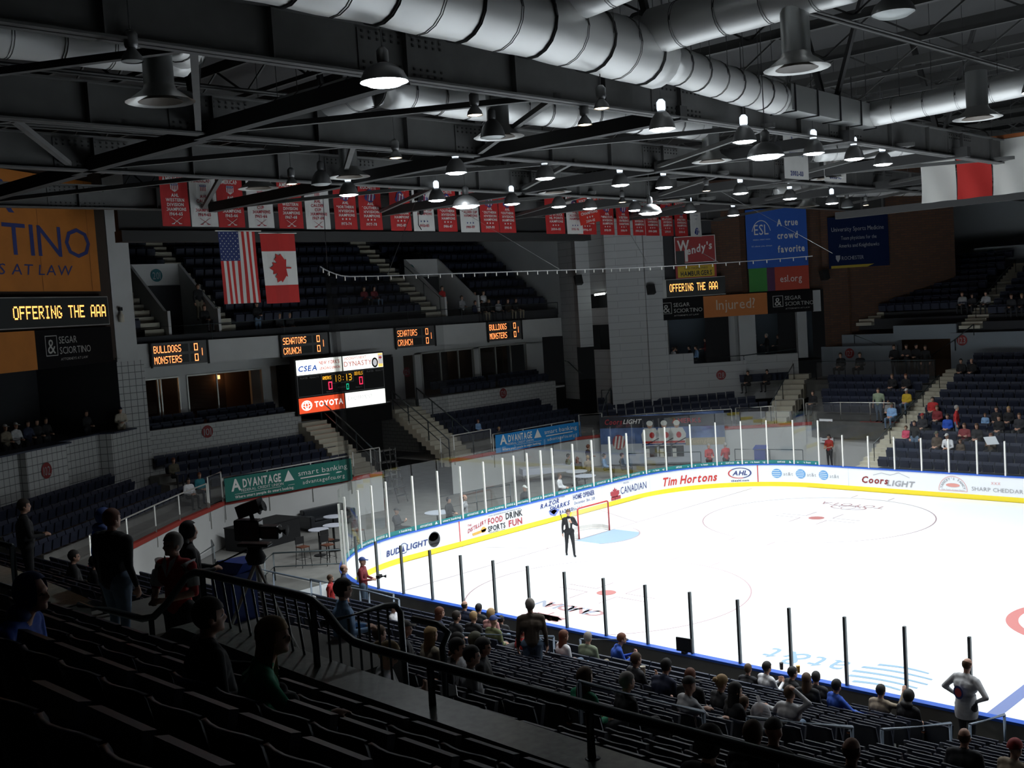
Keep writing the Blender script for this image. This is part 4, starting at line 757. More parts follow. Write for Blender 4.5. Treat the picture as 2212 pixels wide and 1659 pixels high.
# protective net and its curved pipe
nr = thing('net_rail', 'thin curved pipe with clips carrying the black protective net above the end glass', 'net rail', (-3.5, 0, 10.75)); P = [bpos(s, -.15, 10.75 + .55 * max(0, (7.2 - s) / 4) * (s < 7.2)) for s in [5.0 + .5 * i for i in range(57)]]; mb = MB(); mb.tube(P, .022, 6); mb.build('pipe', 'strap', nr)
mb = MB()
for s in [5.4 + .62 * i for i in range(45)]: p = bpos(s, -.15, 10.66 + .55 * max(0, (7.2 - s) / 4)); mb.box(p.x - .015, p.x + .015, p.y - .015, p.y + .015, p.z - .06, p.z + .08)
mb.build('clip', 'alu', nr)['kind'] = 'stuff'
for s, a in ((9.6, (-6.0, -2.7, 14.4)), (19.2, (-6, -2.5, 14.4)), (25.2, (-6, 9.8, 14)), (28.6, (-6, 10.4, 14)), (34, (1, 8, 14)), (5.9, (-6.5, -7.3, 14))): mb = MB(); mb.tube([bpos(s, -.15, 10.8), a], .012, 4); mb.build('stay_cable', 'strap', nr)
mb = MB(); ss = [5.6 + .6 * i for i in range(48)]
for a, b in zip(ss[:-1], ss[1:]): mb.quad(bpos(a, -.15, 3.6), bpos(b, -.15, 3.6), bpos(b, -.15, 10.7), bpos(a, -.15, 10.7), 0 if a < 12 else 1)
solo('protective_net', mb, ['netting', net_mat('netting_thin', (.004, .004, .004), .08)], 'see-through black protective net hanging above the end glass', 'net')
mb = MB()
for a0, a1, b0, b1 in ((5.55, 6.7, 6.4, 6.75), (5.7, 6.2, 6.5, 6.7)):
    for i in range(12):
        t, u = i / 12, (i + 1) / 12; L = lambda a, b, t: a + (b - a) * min(1, t * 1.15); mb.quad(bpos(L(a0, b0, t), -.2, 11.2 - 8 * t), bpos(L(a1, b1, t), -.2, 11.2 - 8 * t), bpos(L(a1, b1, u), -.2, 11.2 - 8 * u), bpos(L(a0, b0, u), -.2, 11.2 - 8 * u))
solo('gathered_net', mb, 'netting_fold', 'dark gathered end of the protective net hanging down beside the scoreboard', 'net')
o = thing('chain_hoist', 'black chain hoist hanging in front of the white 1982-83 banner', 'hoist', (-6, -2.8, 13.3)); mb = MB(); mb.box(-6.12, -5.88, -2.98, -2.68, 13.9, 14.7); mb.lathe([(0, 0), (.1, .05), (.1, .2), (0, .25)], (-6, -2.75, 13.3), 8); mb.build('motor', 'black', o); mb = MB(); mb.tube([(-6, -2.9, 13.9), (-6, -2.95, 12.9), (-6, -2.8, 12.7)], .02, 5); mb.tube([(-6, -2.75, 13.9), (-6, -2.75, 13.4)], .02, 5); mb.build('chain', 'black', o)
# ================================================================ signs and scoreboards
def panel(name, label, cat, f, u0, u1, v0, v1, m, th=.08, group=None):
    """a flat sign body on f with thickness behind it; returns the Empty-less root"""
    c = f((u0 + u1) / 2, v0); o = thing(name, label, cat, c, 0, group); mb = MB()
    N = (f(1, 0) - f(0, 0)).cross(f(0, 1) - f(0, 0)).normalized()
    q = [f(u0, v0), f(u1, v0), f(u1, v1), f(u0, v1)]; mb.prism(q, -N * th); mb.build('sign_panel', m, o); return o
def over(f, d): 
    N = (f(1, 0) - f(0, 0)).cross(f(0, 1) - f(0, 0)).normalized(); return lambda u, v: f(u, v) + N * d
LC = lambda o_: plane((*PL(0), 0), (-.51, .86, 0), (0, 0, 1), o_)          # near left corner plane, u = -t
RP = lambda o_: plane((-7.0, 24.1, 0), (1, 1, 0), (0, 0, 1), o_)           # far right corner plane
def law_firm(mb, f, u, v, h, m=0):
    """framed ampersand and the firm's name, h the height of the frame, left edge at u"""
    w_ = h * .92
    for a, b, c, d in ((u, u + w_, v, v + h * .04), (u, u + w_, v + h * .96, v + h), (u, u + .04 * h, v, v + h), (u + w_ - .04 * h, u + w_, v, v + h)): rect(mb, f, a, b, c, d, m)
    text(mb, '&', f, u + w_ / 2, v + h * .12, h * .74, m, bold=0); text(mb, 'SEGAR', f, u + w_ + h * .75 + .1, v + h * .58, h * .36, m, bold=0, fit=h * 1.45); text(mb, 'SCIORTINO', f, u + w_ + h * 1.28 + .12, v + h * .06, h * .36, m, bold=0, fit=h * 2.55); text(mb, 'ATTORNEYS AT LAW', f, u + w_ + h * 1.28, v - h * .26, h * .13, m, bold=0, shear=.2, fit=h * 2.2)
f = LC(.08)
o = panel('hanging_banner', 'huge orange banner with dark serif lettering at the upper left edge', 'banner', f, -12, -1.42, 11.05, 15.6, 'orange', .03); g = over(f, .01); mb = MB()
text(mb, 'SEGAR', g, -10.6, 14.0, 1.35, bold=0, fit=8.2); text(mb, 'SCIORTINO', g, -7.9, 12.42, 1.25, bold=0, fit=12.0); text(mb, 'ATTORNEYS AT LAW', g, -8.0, 11.68, .42, bold=0, shear=.2, fit=9.4); mb.build('lettering', 'txt_navy', o)
mb = MB(); [rect(mb, g, u - .01, u + .01, 11.05, 15.6) for u in (-2.0, -5.2, -8)]; mb.build('fold_line', mat('fold', (.16, .06, .02), .8), o)
f = LC(.35); o = panel('led_sign', 'amber dot-matrix message sign below the orange banner, reading OFFERING THE AAA', 'message board', f, -9.5, -1.4, 9.63, 10.82, 'led_panel', .3); g = over(f, .01); mb = MB(); led(mb, 'OFFERING THE AAA', g, -7.45, 9.98, .50, 0, .86); mb.build('led_lettering', 'led_amber', o)
mb = MB(); [rect(mb, g, -9.5, -1.4, a, b) for a, b in ((9.63, 9.67), (10.78, 10.82))]; rect(mb, g, -1.44, -1.4, 9.63, 10.82); mb.build('trim_frame', 'steel', o)
f = LC(.12); o = panel('fascia_sign', 'black law firm sign with framed ampersand under the left message board', 'sign', f, -6.0, -1.0, 8.05, 9.55, 'sign_black', .1); mb = MB(); law_firm(mb, over(f, .01), -5.45, 8.52, .80); mb.build('lettering', mat('txt_silver', (.42, .41, .38), .6), o)
panel('fascia_sign', 'plain orange sign panel cut off at the left edge beside the black law firm sign', 'sign', f, -12, -6.02, 8.05, 9.55, 'orange', .1)
f = RP(.12)
for u0, u1, c in ((-6.03, -3.2, 0), (.58, 3.3, 1)):
    o = panel('fascia_sign', ['black law firm sign on the far corner, left of the orange panel', 'black law firm sign on the far corner, right of the orange panel'][c], 'sign', f, u0, u1, 7.93, 9.22, 'sign_black', .1, 'far corner fascia signs'); mb = MB(); law_firm(mb, over(f, .01), u0 + .33, 8.30, .66); mb.build('lettering', 'txt_silver', o)
o = panel('fascia_sign', 'orange sign panel reading Injured? on the far corner', 'sign', f, -3.2, .58, 7.93, 9.2, mat('orange2', (.48, .15, .03), .7), .1, 'far corner fascia signs'); mb = MB(); text(mb, 'Injured?', over(f, .01), -1.3, 8.35, .62, bold=0, fit=2.3); mb.build('lettering', mat('txt_tan', (.55, .45, .36), .6), o)
mb = MB(); mb.prism([f(3.3, 7.9), f(3.75, 7.9), f(3.75, 9.15), f(3.3, 9.15)], (-.1, .1, 0)); struct('trim_5', mb, 'wall_grey')
o = panel('led_sign', 'amber dot-matrix message sign on the far corner, above the law firm signs', 'message board', f, -5.55, -1.85, 9.25, 10.32, 'led_panel', .3); g = over(f, .01); mb = MB(); led(mb, 'OFFERING THE AAA', g, -5.15, 9.58, .46, 0, .455); mb.build('led_lettering', 'led_amber', o)
mb = MB(); rect(mb, g, -5.55, -5.35, 9.25, 10.32); [rect(mb, g, -5.55, -1.85, a, b) for a, b in ((9.25, 9.28), (10.29, 10.32))]; mb.build('trim_frame', 'rail_grey', o)
o = panel('restaurant_sign', 'red and yellow hamburger restaurant sign with white western lettering on the far corner', 'sign', f, -4.74, -2.33, 11.2, 12.78, 'wen_red', .15); g = over(f, .012); mb = MB()
text(mb, 'W', g, -4.22, 11.95, .62, fit=.72); text(mb, "endy's", lambda u, v: g(-3.9 + u, 11.72 + v + .20 * u), .62, 0, .46, fit=1.5); [rect(mb, g, a, b, c, d) for a, b, c, d in ((-4.74, -2.33, 12.74, 12.78), (-4.74, -2.33, 11.2, 11.24), (-4.74, -4.70, 11.2, 12.78), (-2.37, -2.33, 11.2, 12.78))]; rect(mb, g, -4.15, -3.98, 11.3, 12.0); mb.build('lettering', 'txt_white', o)
mb = MB(); g2 = over(f, .016); rect(mb, g2, -4.68, -4.18, 11.15, 11.95); mb.build('dark_box', 'led_panel', o)
mb = MB(); mb.prism([f(-4.74, 10.3), f(-2.33, 10.3), f(-2.33, 11.12), f(-4.74, 11.12)], (-.1, .1, 0)); rect(mb, g, -4.62, -2.45, 10.38, 11.04, 1); text(mb, 'OLD FASHIONED', g2, -3.53, 10.84, .13, 2, bold=0, fit=1.4); text(mb, 'HAMBURGERS', g2, -3.53, 10.46, .28, 2, fit=1.85); mb.build('lower_strip', ['wen_red', 'wen_yellow', 'txt_black'], o)
o = panel('hanging_banner', 'tall blue banner reading A true crowd favorite with green and red blocks below', 'banner', f, -.48, 3.12, 10.65, 14.1, 'esl_blue', .04); g = over(f, .012); mb = MB()
for a, b, m in ((-.44, .63, 0), (.63, 1.1, 1), (1.1, 3.12, 2)): rect(mb, lambda u, v: f(u, v) + Vector((0, 0, 0)), a, b, 9.27, 10.65, m)
mb.build('colour_blocks', ['esl_green', 'esl_purple', 'esl_red'], o); mb = MB()
text(mb, 'ESL', g, .42, 12.6, .62, bold=0, fit=.85); disc(mb, g, .42, 12.55, .58, 0, 20, ry=.9, r0=.55, a0=.3, a1=PI - .3); text(mb, 'FEDERAL CREDIT UNION', g, .42, 12.28, .07, bold=0, fit=1.0); text(mb, "It's about you, always", g, .42, 11.9, .09, bold=0, fit=1.2); [text(mb, t_, g, 1.35, y, .40, align='l', wx=.72) for t_, y in (('A true', 13.05), ('crowd', 12.3), ('favorite', 11.5))]; text(mb, 'esl.org', g, 2.05, 9.75, .42, bold=0, wx=.8); mb.build('lettering', 'txt_white', o)
f2 = plane((-7.0, 24.1, 0), (1, 1, 0), (0, 0, 1), .15)
o = panel('hanging_banner', 'dark blue sports medicine banner with yellow bottom stripe on the brick wall', 'banner', f2, 4.34, 7.92, 10.35, 13.35, 'navy_sign', .04); g = over(f2, .012); mb = MB(); text(mb, 'University Sports Medicine', g, 6.1, 12.5, .26, bold=0, fit=3.1); text(mb, 'Team physicians for the', g, 6.15, 12.0, .22, bold=0, fit=2.1); text(mb, 'Amerks and Knighthawks', g, 6.15, 11.55, .22, bold=0, fit=2.4); text(mb, 'ROCHESTER', g, 5.75, 10.82, .22, bold=0, fit=1.3); poly(mb, g, [(4.75, 11.1), (5.0, 11.1), (5.0, 10.9), (4.87, 10.7), (4.75, 10.9)]); mb.build('lettering', mat('txt_dim', (.30, .31, .33), .6), o); mb = MB(); poly(mb, g, [(4.45, 10.35), (6.6, 10.35), (7.0, 10.5), (4.45, 10.5)]); mb.build('stripe', 'gold', o)
# score displays on the fascia
fx = lambda o_: plane((-17.5, 0, 0), (0, 1, 0), (0, 0, 1), o_)
f = fx(.12); g = over(f, .012)
for y0, w_, t1, t2, wh in ((-9.25, 2.85, 'BULLDOGS', 'MONSTERS', 'first'), (-2.4, 2.9, 'SENATORS', 'CRUNCH', 'second'), (4.88, 2.85, 'SENATORS', 'CRUNCH', 'third'), (11.82, 2.85, 'BULLDOGS', 'MONSTERS', 'fourth')):
    zb0, zt0 = zb(y0 + 1.4), zt(y0 + 1.4); H = zt0 - zb0
    o = panel('score_display', f'orange-lettered score display on the balcony front, {wh} from the left', 'score display', f, y0, y0 + w_, zb0, zt0, mat('led_case', (.10, .10, .10), .6), .1, 'out-of-town score displays'); mb = MB()
    for v in (.56, .10): rect(mb, g, y0 + .12, y0 + 1.85, zb0 + H * v, zb0 + H * (v + .34)); rect(mb, g, y0 + 1.95, y0 + 2.4, zb0 + H * v, zb0 + H * (v + .34))
    mb.build('dark_window', 'led_panel', o); mb = MB(); g2 = over(f, .02)
    led(mb, t1, g2, y0 + .14, zb0 + H * .57, H * .31, 0, .62); led(mb, t2, g2, y0 + .14, zb0 + H * .11, H * .31, 0, .62); led(mb, '0', g2, y0 + 2.15, zb0 + H * .57, H * .32, 0, .8); led(mb, '0', g2, y0 + 2.15, zb0 + H * .11, H * .32, 0, .8); led(mb, '1', g2, y0 + 2.48, zb0 + H * .34, H * .32, 0, .6); mb.build('led_lettering', 'led_orange', o)
    mb = MB(); [mb.box(-17.4, -17.33, y - .04, y + .04, zb0 - .05, zt0 + .03) for y in (y0, y0 + w_)]; mb.build('side_post', 'black', o)
# main scoreboard
o = thing('scoreboard', 'big scoreboard with lit advertising panels and a clock showing 18:13', 'scoreboard', (-17.0, .8, 4.6)); f = plane((-16.95, -2.0, 4.62), (0, 1, 0), (0, 0, 1), 0); g = over(f, .015); W, H = 5.62, 2.78; h2 = over(f, .03)
mb = MB(); mb.prism([f(0, 0), f(W, 0), f(W, H), f(0, H)], (-.35, 0, 0)); mb.build('cabinet', 'black', o)
for u0, u1, v0, v1, m, nm in ((.1, 2.88, 1.98, 2.72, 'lit_white', 'ad_panel'), (2.95, 5.55, 1.98, 2.72, 'lit_white', 'ad_panel'), (.1, 2.88, .08, .84, 'lit_red', 'ad_panel'), (2.95, 5.55, .08, .84, 'lit_white', 'ad_panel')):
    mb = MB(); rect(mb, g, u0, u1, v0, v1); mb.build(nm, m, o)
mb = MB(); text(mb, 'CSEA', h2, .75, 2.16, .27, 2, shear=.2, fit=1.15); text(mb, "NEW YORK'S", h2, 2.1, 2.42, .17, 1, fit=1.25); text(mb, 'LEADING UNION', h2, 2.12, 2.16, .13, 1, fit=1.25); text(mb, "HOCKEY'S NEXT", h2, 3.75, 2.52, .14, 1, bold=0, fit=1.4); text(mb, 'DYNASTY', h2, 3.9, 2.18, .26, 1, bold=0, fit=1.8); disc(mb, h2, 5.0, 2.25, .21, 3, ry=.26); disc(mb, over(f, .036), 5.0, 2.25, .13, 4, ry=.17); rect(mb, h2, 5.22, 5.52, 2.0, 2.7, 5); rect(mb, over(f, .036), 5.22, 5.52, 2.16, 2.62, 4); poly(mb, over(f, .04), [(5.37 + .11 * x, 2.48 + .10 * y) for x, y in LEAF], 1)
text(mb, 'TOYOTA', h2, 1.9, .34, .28, 0, fit=1.75); disc(mb, h2, .55, .46, .32, 0, 28, ry=.25, r0=.25); disc(mb, h2, .55, .50, .28, 0, 24, ry=.10, r0=.22); disc(mb, h2, .55, .46, .11, 0, 24, ry=.22, r0=.06); text(mb, 'EXCITEMENT', h2, 3.9, .45, .20, 4, bold=0, fit=1.6)
mb.build('ad_lettering', ['lit_txt_white', 'lit_txt_red', 'lit_txt_blue', 'txt_black', 'lit_txt_grey', 'led_amber'], o)
mb = MB(); [rect(mb, g, a, b, c, d) for a, b, c, d in ((.1, 5.55, .9, .925), (.1, 5.55, 1.92, 1.945), (.1, .125, .9, 1.94), (5.525, 5.55, .9, 1.94), (1.55, 1.57, .9, 1.94), (4.2, 4.22, .9, 1.94), (2.2, 3.55, 1.84, 1.86), (2.2, 3.55, 1.40, 1.42), (2.2, 2.22, 1.4, 1.86), (3.53, 3.55, 1.4, 1.86))]
for u in (.5, 4.65): text(mb, 'PLAYER', h2, u, 1.78, .09, 0, bold=0); text(mb, 'PENALTY', h2, u + .62, 1.78, .09, 0, bold=0)
text(mb, 'PERIOD', h2, 2.75, 1.12, .1, 0, bold=0); text(mb, 'PENALTY', h2, 2.0, .98, .07, 0, bold=0); text(mb, 'PENALTY', h2, 3.85, 1.05, .07, 0, bold=0); mb.build('frame_lines', 'txt_grey', o)
mb = MB(); led(mb, '18:13', h2, 2.34, 1.47, .34, 0, .78); led(mb, 'AMERKS', h2, 1.62, 1.64, .17, 0, .62); led(mb, 'DEVILS', h2, 3.62, 1.70, .17, 0, .62); mb.build('clock_digits', mat('led_yel', (.2, .1, 0), .5, emit=(1.0, .48, .03), es=1.9), o)
mb = MB(); led(mb, '0', h2, 1.95, 1.12, .40, 0, .8); led(mb, '0', h2, 3.9, 1.20, .40, 0, .8); mb.build('score_digits', 'led_red', o); mb = MB(); led(mb, '0', h2, 3.06, 1.02, .30, 0, .7); mb.build('period_digit', 'led_green', o)
# round section signs
def sec(num, f, u, v, m, wh, r=.29):
    o = panel('section_sign', f'round {"teal" if "teal" in m else "red"} section sign {num} {wh}', 'section sign', f, u - .01, u + .01, v, v + .01, m, .01, 'round section signs'); mb = MB(); disc(mb, over(f, .008), u, v, r, 0, 24); mb.build('disc', m, o); mb = MB(); text(mb, num, over(f, .014), u, v - .17 * r / .29, .33 * r / .29, 0, bold=0, fit=.38 * r / .29); mb.build('number', 'txt_grey', o)
f = plane((-17.19, 0, 0), (0, 1, 0), (0, 0, 1), .01); sec('101', f, -6.88, 4.46, 'sign_red', 'on the block wall below the left suite'); sec('129', f, 12.57, 4.30, 'sign_red', 'on the block wall below the right suite')
f = plane((-21.19, 0, 0), (0, 1, 0), (0, 0, 1), .01); sec('201', f, -6.6, 11.9, 'sign_teal', 'in the left tunnel of the upper deck', .31); sec('229', f, 9.55, 11.86, 'sign_teal', 'in the right tunnel of the upper deck', .31)
sec('129', plane((-20.19, 0, 0), (0, 1, 0), (0, 0, 1), .01), 7.9, 5.96, 'sign_red', 'on the passage wall right of the scoreboard'); sec('101', plane((-20.98, 0, 0), (0, 1, 0), (0, 0, 1), .01), -1.0, 5.96, 'sign_red', 'on the passage wall left of the scoreboard')
sec('102', plane((*PL(0, .36), 0), (-.51, .86, 0), (0, 0, 1), .01), -6.4, 4.2, 'sign_red', 'on the tiled wall at the left edge', .31)
sec('128', RP(.01), -8.03, 4.4, 'sign_red', 'at the foot of the gray corner tower'); sec('128', RP(.01), -2.35, 4.48, 'sign_red', 'on the balcony wall below the bar')
f = plane((0, 26.88, 0), (1, 0, 0), (0, 0, 1), .01); 
f = lambda u, v: Vector((u, 26.88, v)); sec('127', f, -2.67, 5.35, 'sign_red', 'on the wall left of the far tunnel'); sec('123', f, 3.95, 5.95, 'sign_red', 'on the wall right of the far tunnel'); sec('227', lambda u, v: Vector((u, 36.58, v)), 1.9, 10.6, 'sign_teal', 'on the top wall of the far upper seats', .33)
# advertising banners on the walkway rail
for y0, y1, z0, z1, m, wh in ((-8.93, -2.2, 1.86, 2.86, 'adv_green', 'left'), (7.25, 14.05, 1.70, 2.66, 'adv_blue', 'right')):
    f = plane((-12.66, 0, 0), (0, 1, 0), (0, 0, 1), 0); h = lambda u, v: f(u, v) + Vector((.03 * math.sin(u * 2.2 + v), 0, -.012 * (u - y0))); mb = MB(); o = thing('rail_banner', f'long {"green" if m == "adv_green" else "blue"} credit union banner tied to the walkway rail', 'banner', (-12.66, (y0 + y1) / 2, z0), 0, 'credit union banners'); strip(mb, h, y0, y1, z0, z1, 0, 24, 2); mb.build('cloth', m, o); g = lambda u, v: h(u, v) + Vector((.012, 0, 0)); mb = MB(); k = (z1 - z0)
    text(mb, 'A', g, y0 + .55, z0 + .42, .50, 0, fit=.5); text(mb, 'DVANTAGE', g, y0 + 1.85, z0 + .50, .36, 0, fit=1.9); poly(mb, g, [(y0 + 2.95, z0 + .45), (y0 + 3.5, z0 + .45), (y0 + 3.22, z0 + .93)]); text(mb, 'FEDERAL CREDIT UNION', g, y0 + 1.85, z0 + .32, .12, 0, bold=0, fit=2.1); rect(mb, g, y0 + .45, y0 + 3.5, z0 + .255, z0 + .27); text(mb, 'Where smart people do smart banking.', g, y0 + 1.95, z0 + .08, .12, 0, bold=1, fit=3.0)
    text(mb, 'smart banking', g, y0 + 5.1, z0 + .58, .24, 0, bold=0, fit=2.7, shear=-.03); rect(mb, g, y0 + 3.85, y0 + 6.1, z0 + .44, z0 + .49); text(mb, 'advantagefcu.org', g, y0 + 5.1, z0 + .18, .18, 0, bold=0, fit=2.3); mb.build('lettering', 'txt_white', o)
# mural of players hung in front of the far corner wall
U = Vector((.89, .45, 0)).normalized(); Fm = Vector((-11.66, 14.62, 0)); f = plane(Fm, U, (0, 0, 1), .1); L = 6.95
o = thing('mural_banner', 'large printed mural with hockey players in white jerseys hanging in the far corner', 'banner', (Fm.x, Fm.y, .1)); mb = MB(); mb.prism([f(0, .1), f(L, .15), f(L, 2.95), f(0, 2.78)], (.02, -.04, 0)); mb.build('sheet', 'mural_blue', o); g = over(f, .06); mb = MB()
rect(mb, g, 0, L, 2.15, 2.8, 0); rect(mb, g, 0, L, .1, 1.25, 1); rect(mb, over(f, .065), 4.2, L, 1.1, 1.5, 2); mb.build('print_fields', ['mural_dark', 'mural_ice', mat('mural_tan', (.42, .36, .24), .6)], o); mb = MB(); g2 = over(f, .075)
text(mb, 'Coors', g2, .78, 2.36, .30, 1, shear=.2, fit=1.0); text(mb, 'LIGHT', g2, 1.85, 2.38, .25, 0, shear=.3, fit=1.0); text(mb, 'Yuengling', g2, 5.7, 1.22, .26, 3, shear=.25, bold=0, fit=1.5); disc(mb, g2, 1.05, 1.35, .36, 1, ry=.42); [poly(mb, over(f, .08), [(.75 + .2 * i, 1.0), (.85 + .2 * i, 1.0), (.98 + .2 * i, 1.7), (.88 + .2 * i, 1.7)], 0) for i in range(4)]; text(mb, 'AMERKS', g2, 4.9, 2.35, .26, 1, fit=1.6)
mb.build('lettering', ['txt_white', 'txt_red', 'txt_navy', mat('txt_cream', (.6, .5, .35), .6)], o); mb = MB(); g3 = over(f, .09)
for c, s_ in ((2.85, 1.0), (3.65, .95), (4.35, 1.05)):
    b = .75; poly(mb, g3, [(c - .42, b + .35), (c + .42, b + .35), (c + .5, b + 1.0), (c + .32, b + 1.35), (c - .32, b + 1.35), (c - .5, b + 1.0)], 0); rect(mb, over(f, .094), c - .42, c + .42, b + .5, b + .62, 1); rect(mb, over(f, .094), c - .46, c + .46, b + .40, b + .47, 2); rect(mb, over(f, .088), c - .35, c + .33, b - .25, b + .36, 3); rect(mb, over(f, .092), c - .3, c - .08, b - .3, b + .2, 0); disc(mb, over(f, .098), c, b + 1.52, .15, 4, ry=.19); disc(mb, over(f, .10), c, b + 1.62, .18, 0, ry=.15); disc(mb, over(f, .094), c + .1, b + .95, .14, 1, ry=.17); poly(mb, over(f, .099), [(c - .5, b + .3), (c - .44, b + .3), (c + .5, b + .75), (c + .46, b + .8)], 3)
mb.build('printed_players', ['flag_white', 'flag_red', 'txt_navy', 'txt_black', mat('skin_print', (.42, .25, .18), .7)], o)

# ================================================================ rails
def rail_run(name, label, pts, h, m, mesh=None, posts=None, r=.03, mid=(), cat='railing', group=None, base=0.0, pr=None):
    """rail over points (x, y, z of foot): top pipe, posts, optional mid pipes and mesh infill"""
    o = thing(name, label, cat, pts[0], 0, group); up = Vector((0, 0, h)); P = [Vector(p) for p in pts]
    mb = MB(); mb.tube([p + up for p in P], r, 8); mb.build('top_pipe', m, o, True)
    for k in mid: mb = MB(); mb.tube([p + Vector((0, 0, k)) for p in P], r * .75, 6); mb.build('mid_pipe', m, o, True)
    for p in (P if posts is None else [Vector(q) for q in posts]): mb = MB(); mb.tube([p - Vector((0, 0, base)), p + up], pr or r, 8); mb.build('post', m, o, True)
    if mesh:
        mb = MB()
        for a, b in zip(P[:-1], P[1:]): mb.quad(a + Vector((0, 0, .08)), b + Vector((0, 0, .08)), b + up * .93, a + up * .93)
        mb.build('mesh_infill', mesh, o)
    return o
def ins(L, k, d=.06): return L
E3 = [(-5.6, -18.1, 1.9), (-7.5, -15.9, 1.9), (-9.0, -14.05, 1.9), (-10.4, -12.3, 1.9), (-11.9, -10.2, 1.9)]
rail_run('walkway_railing', 'pale mesh railing on the red-striped wall at the left of the floor', E3, 1.0, 'alu', 'rail_mesh', base=.55)
rail_run('walkway_railing', 'tall pale mesh gate at the left end of the green banner', [(-11.95, -10.1, 1.9), (-12.75, -9.0, 1.9)], 1.25, 'alu', 'rail_mesh', base=.9)
rail_run('walkway_railing', 'pale railing behind the long green banner', [(-12.8, -8.9, 1.9), (-12.8, -6.7, 1.9), (-12.8, -4.4, 1.9), (-12.8, -2.2, 1.9)], .98, 'alu', base=.8)
rail_run('walkway_railing', 'pale mesh gate at the foot of the left stairs', [(-12.8, -2.0, 1.88), (-12.8, -.95, 1.88), (-12.8, -.4, 1.88)], 1.15, 'alu', 'rail_mesh', base=.2)
rail_run('walkway_railing', 'pale mesh gate at the foot of the right stairs', [(-12.8, 3.5, 1.8), (-12.8, 4.4, 1.8), (-12.8, 7.05, 1.8)], 1.2, 'alu', 'rail_mesh', base=.3)
rail_run('walkway_railing', 'pale railing behind the long blue banner', [(-12.8, 7.2, 1.75), (-12.8, 9.5, 1.75), (-12.8, 11.8, 1.75), (-12.7, 13.6, 1.75)], .95, 'alu', base=.8)
rail_run('walkway_railing', 'pale mesh gate between the blue banner and the mural', [(-12.6, 13.9, 1.78), (-11.7, 14.85, 1.78)], 1.2, 'alu', 'rail_mesh')
rail_run('walkway_railing', 'pale pipe railing along the top of the mural', [(-11.6, 14.9, 1.8), (-9.4, 16.0, 1.88), (-7.2, 17.1, 1.95), (-5.2, 18.1, 2.0)], .98, 'alu', base=.3)
rail_run('walkway_railing', 'pale mesh railing right of the mural in the far corner', [(-5.0, 18.2, 2.05), (-3.6, 18.5, 2.1), (-2.9, 18.65, 2.15)], .98, 'alu', 'rail_mesh', base=.3)
rail_run('walkway_railing', 'taller pale gate at the foot of the far corner stairs', [(-2.8, 18.7, 2.18), (-1.3, 19.0, 2.25)], 1.25, 'alu')
rail_run('walkway_railing', 'pale mesh railing in front of the green-shirted man', [(-1.2, 19.05, 2.28), (.7, 19.2, 2.33), (2.3, 19.25, 2.34), (3.6, 19.3, 2.34)], .98, 'alu', 'rail_mesh', base=.3)
for y, wh in ((-.42, 'left stairs beside the scoreboard, near the gap'), (4.25, 'right stairs beside the scoreboard, near the gap'), (5.95, 'right stairs beside section 129')):
    P = [(-13.0, y, 1.8), (-14.5, y, 2.7), (-16.0, y, 3.55), (-17.2, y, 4.25)]; rail_run('stair_railing', f'dark pipe handrail on the {wh}', P, 1.0, 'rail_dark', mid=(.5,) if y < 5 else (), r=.035)
rail_run('stair_railing', 'dark pipe handrail at the back of the passage by the 128 tower', [(-13.2, 17.6, 3.2), (-12.9, 16.8, 2.8), (-12.6, 16.0, 2.0)], .95, 'rail_dark', r=.03)
o = thing('stair_railing', 'curved wall handrail on the gray wall left of the corner tower', 'railing', (-16.6, 18.1, 5)); mb = MB(); mb.tube([(-17.3, 18.3, 5.75), (-16.9, 18.15, 5.7), (-15.9, 17.9, 5.1), (-15.6, 17.8, 5.05)], .035, 6); mb.build('pipe', 'rail_dark', o); mb = MB(); mb.tube([(-16.2, 18.0, 5.3), (-16.2, 18.3, 5.3)], .02, 5); mb.build('bracket', 'rail_dark', o)
rail_run('stair_railing', 'dark rail frame in front of the gray corner tower', [(-14.0, 17.7, 2.9), (-13.3, 17.8, 2.9)], 1.1, 'rail_dark', r=.03)
rail_run('stair_railing', 'thin dark handrail down the middle of the far aisle', [(4.3, 15.5, .9), (4.3, 17.2, 1.5), (4.3, 19, 2.1), (4.3, 21, 2.8), (4.3, 23, 3.5)], .9, 'rail_dark', posts=[(4.3, y, .5 + .35 * (y - 14.4)) for y in (15.5, 17.2, 19, 21, 23)], r=.025)
rail_run('stair_railing', 'thin dark handrail on the far corner stairs', [(-3.6, 19.5, 2.2), (-4.3, 22, 3.1), (-5.0, 24.5, 4.0)], .95, 'rail_dark', r=.025)
rail_run('landing_railing', 'dark barred railing of the landing in front of the far tunnel', [(-3.6, 24.6, 4.0), (-1.8, 24.6, 4.0), (0, 24.6, 4.0), (1.8, 24.6, 4.0), (3.4, 24.6, 4.0)], 1.05, 'rail_dark', 'rail_mesh', r=.025)
rail_run('upper_railing', 'thin dark front railing of the upper deck, above the balcony front', [(-17.55, y, 8.65) for y in (-10, -6, -2, 2, 6, 10, 14, 18.2)], .75, 'rail_dark', r=.02)
for y, w_ in ((-7.9, 'left side of tunnel 201'), (-5.1, 'right side of tunnel 201'), (9.1, 'left side of the right upper tunnel'), (11.8, 'right side of the right upper tunnel')): rail_run('stair_railing', f'thin dark aisle rail on the {w_}', [(-18.3, y, 9.2), (-19.6, y, 10.1), (-21.2, y, 11.2)], .9, 'rail_dark', r=.02)
for j, (x, wh) in enumerate(((4.3, 'right'),)): rail_run('stair_railing', 'thin dark handrail on the far upper aisle', [(x, 28, 6.9), (x, 31, 8.1), (x, 34, 9.3)], .9, 'rail_dark', r=.025)
